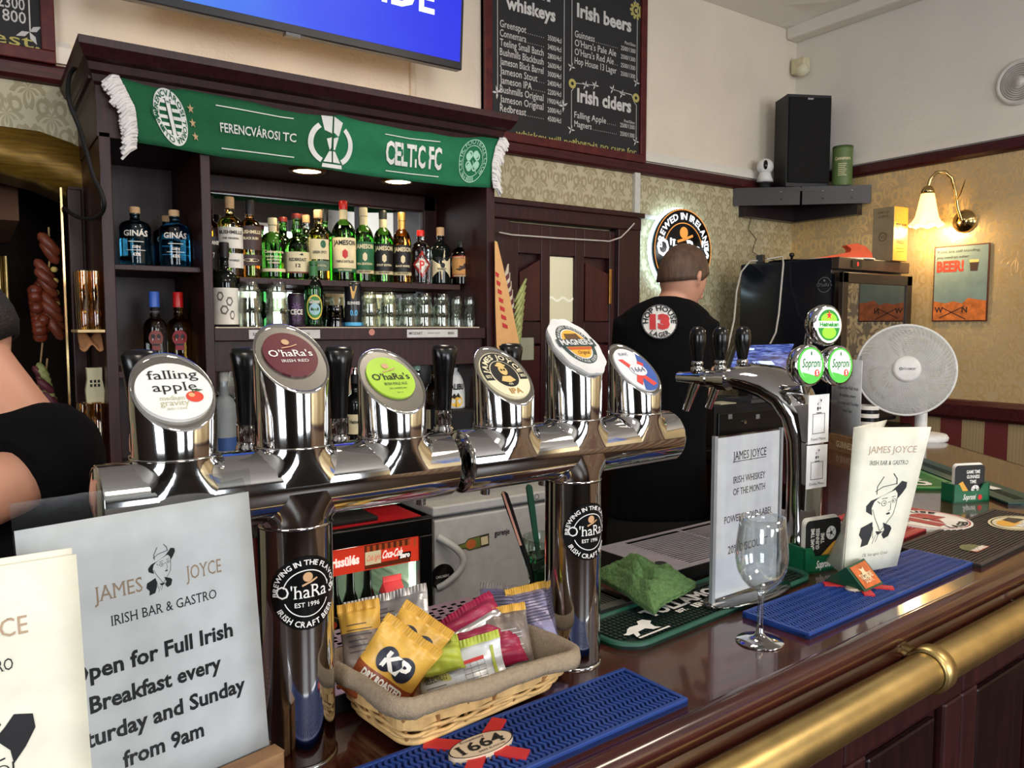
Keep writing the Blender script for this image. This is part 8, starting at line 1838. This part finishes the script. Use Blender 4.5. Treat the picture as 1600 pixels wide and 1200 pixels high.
# head: skull, face turned to the till
hx, hy = 1068, 437; hc_ = P(hx, hy, .02)
fdir = (_ri*.78+FH*.62+UZ*-.22).normalized(); fr = fdir.cross(UZ).normalized(); fu = fr.cross(fdir)
H_ = lambda f_, s_, u_: hc_+fdir*f_+fr*s_+fu*u_
def skull(mb, sc=1.0, dz=0.0):
    R = []
    for t in range(1, 14):
        a = pi*t/14; z = -.118*cos(a) if t < 7 else -.112*cos(a); r = sin(a)**.85
        back, front, side = .098, .088, .076
        if z < -.03: back *= 1-(-.03-z)*4.6; front *= 1-(-.03-z)*1.6; side *= 1-(-.03-z)*2.6
        R.append([H_(((front if cos(q) > 0 else back)*cos(q)*r)*sc, side*sin(q)*r*sc, z*sc+dz) for q in [2*pi*i/24 for i in range(24)]])
    mb.rings(R, caps=(True, True))
skull(mb)
mb.tube([H_(.084, 0, .0), H_(.104, 0, -.022), H_(.108, 0, -.038), H_(.090, 0, -.045)], [.008, .011, .013, .008], 8)   # nose
mb.tube([H_(.084, -.02, -.066), H_(.092, 0, -.064), H_(.084, .02, -.066)], .006, 6); mb.tube([H_(.070, -.012, -.098), H_(.080, 0, -.100), H_(.070, .012, -.098)], .013, 8)  # lips, chin
for s_ in (-1, 1):
    mb.tube([H_(-.008, s_*.074, .018), H_(-.018, s_*.084, .020), H_(-.022, s_*.086, .002), H_(-.012, s_*.080, -.018), H_(-.002, s_*.076, -.026)], [.006, .0085, .009, .008, .006], 8)
    mb.tube([H_(.074, s_*.040, .020), H_(.084, s_*.026, .024), H_(.083, s_*.012, .018)], .006, 6)
limb(mb, [(P(1048, 490, .0), .068), (P(1054, 468, .0), .057), (P(1062, 448, .01), .054)])
# arms
sR, eR, wR = P(1096, 508, .0), P(1102, 608, .03), P(1076, 622, .22)
sL, eL, wL = P(985, 508, .0), P(972, 600, .06), P(1008, 640, .27)
for s_, e_, w_ in ((sR, eR, wR), (sL, eL, wL)):
    limb(mb, [(s_, .050), (s_*.5+e_*.5, .044), (e_, .037)]); limb(mb, [(e_, .037), (e_*.6+w_*.4, .036), (w_, .025)]); hand(mb, w_, (w_-e_).normalized()+Vector((0, 0, -.2)), UZ, 1.0)
R = [ell(P(1040, y, 0), hw*k_, hd) for y, hw, hd in ((478, 40, .05), (500, 60, .08), (560, 60, .09), (650, 58, .09), (760, 56, .09), (860, 60, .09))]; mb.rings(R, caps=(True, True))
for sx_ in (-1, 1): c = P(1028+sx_*38, 860, 0); limb(mb, [(c, .066), (Vector((c.x, c.y, .5)), .055), (Vector((c.x, c.y, .10)), .04)])
body = remesh(mb.build('body', SKIN, bm), .0065, 4)
mb = MB(); R = [ell(P(cx, y, dd), hw*k_, hd) for y, cx, hw, hd, dd in ((463, 1046, 22, .058, .0), (468, 1045, 34, .068, .0), (476, 1043, 50, .082, 0), (488, 1041, 66, .098, .0), (510, 1040, 73, .115, -.01), (560, 1038, 74, .122, -.01), (620, 1034, 72, .118, 0), (690, 1030, 73, .118, .01), (760, 1028, 77, .122, .01), (806, 1027, 82, .125, .01))]
mb.rings(R, caps=(True, True)); 
for s_, e_ in ((sR, eR), (sL, eL)): q = s_*.48+e_*.52; limb(mb, [(s_+(hc_-s_)*.12-UZ*.02, .060), (s_, .066), (s_*.6+e_*.4, .058), (q, .053)])
tee = remesh(mb.build('t_shirt', TEE, bm), .008, 5); tee['label'] = 'plain black cotton T-shirt'
mb = MB(); R = [ell(P(1028, y, .01), hw*k_, hd) for y, hw, hd in ((795, 78, .122), (830, 82, .125), (880, 84, .128))]; mb.rings(R, caps=(True, True))
for sx_ in (-1, 1): c = P(1028+sx_*38, 870, 0); limb(mb, [(c, .100), (Vector((c.x, c.y, .5)), .072), (Vector((c.x, c.y, .08)), .056)])
remesh(mb.build('trousers', TRO, bm), .012, 5)
for sx_ in (-1, 1):
    c = P(1028+sx_*38, 870, 0); mb = MB(); R = []
    for t, w_, h_ in ((-.09, .030, .05), (-.05, .045, .09), (.0, .048, .10), (.08, .048, .06), (.16, .040, .04), (.19, .02, .03)): R.append([Vector((c.x, c.y, 0))+fdir.cross(UZ).normalized()*w_*cos(2*pi*i/12)+Vector((fdir.x, fdir.y, 0)).normalized()*t+UZ*(h_/2+h_/2*sin(2*pi*i/12)) for i in range(12)])
    mb.rings(R, caps=(True, True)); mb.build('shoe', BLACKM, bm)
# short brown hair
mb = MB(); R = []
for t in range(0, 11):
    a = pi/2*1.19*t/10; row = []
    for i in range(28):
        q = 2*pi*i/28; cq = cos(q); lim = 1.0
        z = .124*cos(a); r = sin(a)
        fwdk = max(0, cq); sdk = abs(sin(q))**3; aa = a*(1-.40*fwdk-.12*sdk); z = .126*cos(aa) if aa < pi/2 else .118*cos(aa); r = sin(aa)**.85
        back, front, side = .106, .094, .083
        if z < -.03: back *= 1-(-.03-z)*4.0; side *= 1-(-.03-z)*2.6
        row.append(H_((front if cq > 0 else back)*cq*r, side*sin(q)*r, z+.001*sin(i*5+t*3)))
    R.append(row)
mb.rings(R, caps=(True, False)); mb.build('hair', HAIR, bm, solid=.006)
# round back print, laid on the shirt
cP = P(1021, 503, 0)-FH*.131; uP = (_ri*.99+FH*-.10).normalized(); vP = (UZ+FH*.10).normalized(); RP = 25.5*k_
def onback(x, y, z=0.0):
    p = cP+uP*x+vP*y; xx = (p-P(1040, 503, 0)).dot(_ri); y_px = 503-y/k_; hd = .115+.012*max(0, min(1, (y_px-488)/60)); q = max(0, 1-(xx/(75*k_))**2)
    base = P(1040, y_px, -.01); return base+_ri*xx-FH*(hd*sqrt(q)+.006+z)
mb = MB().use(mat('print_white', (222, 218, 212), .7)); mb.disc(onback, 0, 0, RP, None, 0, 32, nr=4); mb.use(INK); mb.disc(onback, 0, 0, RP*.99, None, .001, 40, .955)
mb.arc('HOP HOUSE', RP*.27, onback, 0, 0, RP*.66, pi/2, bold=.03, z=.002, gap=.10); mb.arc('LAGER', RP*.27, onback, 0, 0, RP*.90, -pi/2, bold=.03, z=.002, inward=True, gap=.12); mb.use(RED); mb.text('13', RP*.72, onback, 0, -RP*.36, w=RP*1.15, bold=.09, z=.002); mb.build('back_print', None, bm)

# ---- person stooping behind the taps at the edge
D2 = 1.16; P = fig(D2); k2 = D2/FPX
pl = thing('person', 'person in black T-shirt stooping behind the bar beside the first beer tower', 'person', (P(40, 700).x, P(40, 700).y, 0))
mb = MB(); hc_ = P(-97, 522, .02); fdir = (_ri*-.70+FH*-.25+UZ*-.45).normalized(); fr = fdir.cross(UZ).normalized(); fu = fr.cross(fdir)
skull(mb)
mb.tube([H_(.084, 0, .0), H_(.104, 0, -.022), H_(.108, 0, -.038), H_(.090, 0, -.045)], [.008, .011, .013, .008], 8); mb.tube([H_(.070, -.012, -.098), H_(.080, 0, -.100), H_(.070, .012, -.098)], .013, 8)
for s_ in (-1, 1): mb.tube([H_(-.008, s_*.074, .018), H_(-.018, s_*.084, .020), H_(-.022, s_*.086, .002), H_(-.012, s_*.080, -.018), H_(-.002, s_*.076, -.026)], [.006, .0085, .009, .008, .006], 8)
limb(mb, [(P(-84, 530, .02), .062), (P(-38, 590, .01), .060), (P(28, 668, .0), .056), (P(50, 730, .0), .05)])
sh = P(88, 712, -.01); el = P(-70, 800, -.13); wr = P(-230, 740, -.22)
limb(mb, [(sh, .050), (sh*.5+el*.5, .050), (el, .042)]); limb(mb, [(el, .042), (el*.6+wr*.4, .040), (wr, .027)]); hand(mb, wr, (wr-el), UZ)
sh2 = P(-170, 720, .10); el2 = P(-260, 850, .02); wr2 = P(-330, 780, -.15); limb(mb, [(sh2, .05), (el2, .04)]); limb(mb, [(el2, .04), (wr2, .026)]); hand(mb, wr2, wr2-el2, UZ)
limb(mb, [(P(-10, 840, .05), .09), (P(-10, 1000, .05), .12), (P(-10, 1150, .05), .11)])
for s_ in (-1, 1): c = P(-10+s_*80, 1150, .05); limb(mb, [(c, .08), (Vector((c.x, c.y, .45)), .055), (Vector((c.x, c.y, .08)), .04)])
remesh(mb.build('body', SKIN, pl), .0065, 5)
mb = MB()
limb(mb, [(P(-140, 745, .04), .085), (P(-40, 742, .0), .086), (P(45, 718, -.01), .086), (P(84, 708, .0), .080)], 28)
limb(mb, [(P(-10, 720, .05), .085), (P(25, 820, .05), .125), (P(20, 960, .06), .135), (P(10, 1120, .06), .130)], 28)
limb(mb, [(P(40, 700, .03), .075), (P(82, 735, .02), .078), (P(84, 800, .04), .075)], 24)
ar = (el-sh).normalized(); limb(mb, [(sh, .064), (sh+ar*.03, .063)], 24)
R = []; a_ = ar.cross(UZ).normalized(); b_ = ar.cross(a_)
for t, r in ((-.02, .060), (.02, .064), (.062, .066)): R.append([sh+ar*t+(a_*cos(2*pi*i/28)+b_*sin(2*pi*i/28))*r for i in range(28)])
R2 = [[sh+ar*t+(a_*cos(2*pi*i/28)+b_*sin(2*pi*i/28))*r for i in range(28)] for t, r in ((.060, .058), (.02, .055))]
mb.rings(R+R2, caps=(True, True)); remesh(mb.build('t_shirt', TEE, pl), .007, 5)
mb = MB()
for s_ in (-1, 1): c = P(-10+s_*80, 1130, .05); limb(mb, [(c, .10), (Vector((c.x, c.y, .45)), .07), (Vector((c.x, c.y, .06)), .055)])
remesh(mb.build('trousers', TRO, pl), .012, 4)
mb = MB(); R = []
for t in range(0, 12):
    a = pi/2*1.30*t/11; row = []
    for i in range(28):
        q = 2*pi*i/28; cq = cos(q); fwdk = max(0, cq); aa = a*(1-.36*fwdk); z = .126*cos(aa) if aa < pi/2 else .118*cos(aa); r = sin(aa)**.85
        back, front, side = .105, .094, .083
        if z < -.03: back *= 1-(-.03-z)*3.6; side *= 1-(-.03-z)*2.4
        row.append(H_((front if cq > 0 else back)*cq*r, side*sin(q)*r, z))
    R.append(row)
mb.rings(R, caps=(True, False)); mb.build('hair', HAIRD, pl, solid=.006)

# ================================================================ HANGING SAUSAGE AND GARLIC STRINGS
def strand(px_path, Y, label, kinds, nm='hanging_sausages', cat='decoration'):
    q = atY(*px_path[0], Y); t_ = thing(nm, label, cat, q); rd = random.Random(9)
    cordp = [atY(px, py, Y) for px, py in px_path]; mb = MB(); mb.tube(cordp, .003, 6); mb.build('cord', mat('twine', (170, 140, 96), .8), t_)
    for kind, (px0, py0), (px1, py1), n, r, m_ in kinds:
        for i in range(n):
            k = (i+.5)/n; p = atY(px0+(px1-px0)*k, py0+(py1-py0)*k, Y-rd.uniform(0, .03)); mb = MB()
            if kind == 'sausage': d = Vector((rd.uniform(-.3, .1)-.5, 0, .8)).normalized(); mb.tube([p-d*r*2.4, p-d*r*1.8, p, p+d*r*1.8, p+d*r*2.4], [r*.3, r*.9, r, r*.9, r*.3], 10)
            else: mb.sphere(p, r, 10, (1.1, .9, 1)); 
            mb.build('sausage' if kind == 'sausage' else 'chilli' if kind == 'lump' else 'garlic_leaf', m_, t_)
    return t_
SAU = mat('sausage_brown', (118, 56, 36), .4, var=.3, vs=40); LUM = mat('dried_pepper', (110, 46, 26), .35, var=.4, vs=50); CHE = mat('cheese_yellow', (206, 176, 96), .5); GLF = mat('garlic_green', (150, 156, 96), .5, var=.3, vs=60); PUR = mat('garlic_purple', (96, 40, 50), .5)
strand([(76, 355), (78, 400), (72, 470), (66, 540), (60, 600), (70, 640)], 2.98, 'string of brown sausages, yellow cheese tips and dried peppers hanging in the dark passage',
       [('sausage', (76, 375), (78, 400), 2, .018, SAU), ('sausage', (68, 415), (88, 520), 8, .017, SAU), ('lump', (54, 450), (64, 530), 9, .021, LUM), ('lump', (62, 440), (70, 520), 6, .018, LUM), ('lump', (84, 412), (92, 520), 6, .010, CHE)])
strand([(74, 560), (70, 600), (76, 640), (84, 700)], 2.96, 'purple and green garlic braid hanging low in the dark passage', [('sausage', (62, 580), (86, 640), 9, .013, PUR), ('sausage', (66, 575), (80, 630), 7, .012, GLF)], nm='garlic_braid')
# loofah-like board and leek braid beside the door
ym = 2.44
cbd = thing('cutting_board', 'long tapering wooden bar board with red marks hanging on the cabinet side', 'board', atY(800, 540, ym))
fW = lambda px, py, y=ym: atY(px, py, y)
pp = [(773, 376), (777, 378), (787, 420), (800, 480), (812, 540), (811, 548), (804, 553), (781, 548), (776, 542), (774, 480)]
mb = MB(); mb.rings([[fW(*p, y) for p in pp] for y in (ym-.007, ym+.007)], smooth=False, caps=(True, True)); mb.build('board_blade', mat('board_maple', (216, 164, 104), .45, var=.06), cbd)
mb = MB().use(RED)
for k in range(7):
    t = k/6; x, y = 774+12*t*.9, 424+80*t; P4 = [(x, y), (x+6+2*t, y+4), (x+5+4*t, y+10), (x+.5, y+7)]; mb.add([fW(px, py, ym-.0085) for px, py in P4], [(0, 1, 2, 3)])
mb.build('red_mark', None, cbd, kind='stuff')
mb = MB(); q = fW(782, 542, ym-.008); mb.cyl((q.x, ym-.0085, q.z), (q.x, ym-.006, q.z), .006); mb.build('hole_grommet', BLACKM, cbd)
gb = thing('leek_braid', 'braid of purple-striped and green leaves hanging behind the tapering board', 'decoration', atY(800, 425, 2.5)); rd = random.Random(4)
for i in range(16):
    t = i/15; px, py = 788+16*t, 425+100*t; a = atY(px-6, py+14, 2.48); b_ = atY(px+6, py-12, 2.50); mb = MB(); mb.tube([a, (a+b_)/2+Vector((.004, -.01, 0)), b_], [.003, .008, .003], 8); mb.build('leaf', PUR if i % 2 else mat('leek_white', (200, 190, 170), .5), gb)
for i in range(9):
    t = i/8; px, py = 812-2*t, 450+85*t; a = atY(px-8, py+22, 2.47); b_ = atY(px+6*(1-t)+4, py-14, 2.49); mb = MB(); mb.tube([a, (a+b_)/2+Vector((-.004, -.01, 0)), b_], [.003, .009, .004], 8); mb.build('leaf', GLF, gb)
mb = MB(); a = atY(826, 545, YW-.05); mb.box(a.x-.045, a.x+.03, YW-.048, YW-.046, a.z-.05, a.z+.05); tag(mb.build('paper_note', mat('note_pale', (176, 182, 160), .7)), 'small pale paper note pinned on the panelled door', 'note')
# black cable at the other end of the cabinet
mb = MB(); pts = [(121, 102, 2.6), (110, 115, 2.56), (106, 140, 2.52), (110, 165, 2.5), (124, 200, 2.48), (136, 240, 2.44), (146, 275, 2.42), (158, 300, 2.40), (163, 320, 2.40), (157, 335, 2.45), (140, 342, 2.55), (118, 338, 2.7), (100, 325, 2.8)]
P_ = []
for px, py, y in pts: P_.append(atY(px, py, y))
# smooth the hanging cable
Q = []
for i in range(len(P_)-1):
    p0, p1, p2, p3 = P_[max(i-1, 0)], P_[i], P_[i+1], P_[min(i+2, len(P_)-1)]
    for k in range(5):
        t = k/5; Q.append(.5*((2*p1)+(p2-p0)*t+(2*p0-5*p1+4*p2-p3)*t*t+(3*p1-p0-3*p2+p3)*t**3))
mb.tube(Q+[P_[-1]], .006, 8); tag(mb.build('power_cable', BLACKM), 'thick black cable looping down from the cabinet cornice beside the painted arch', 'cable')
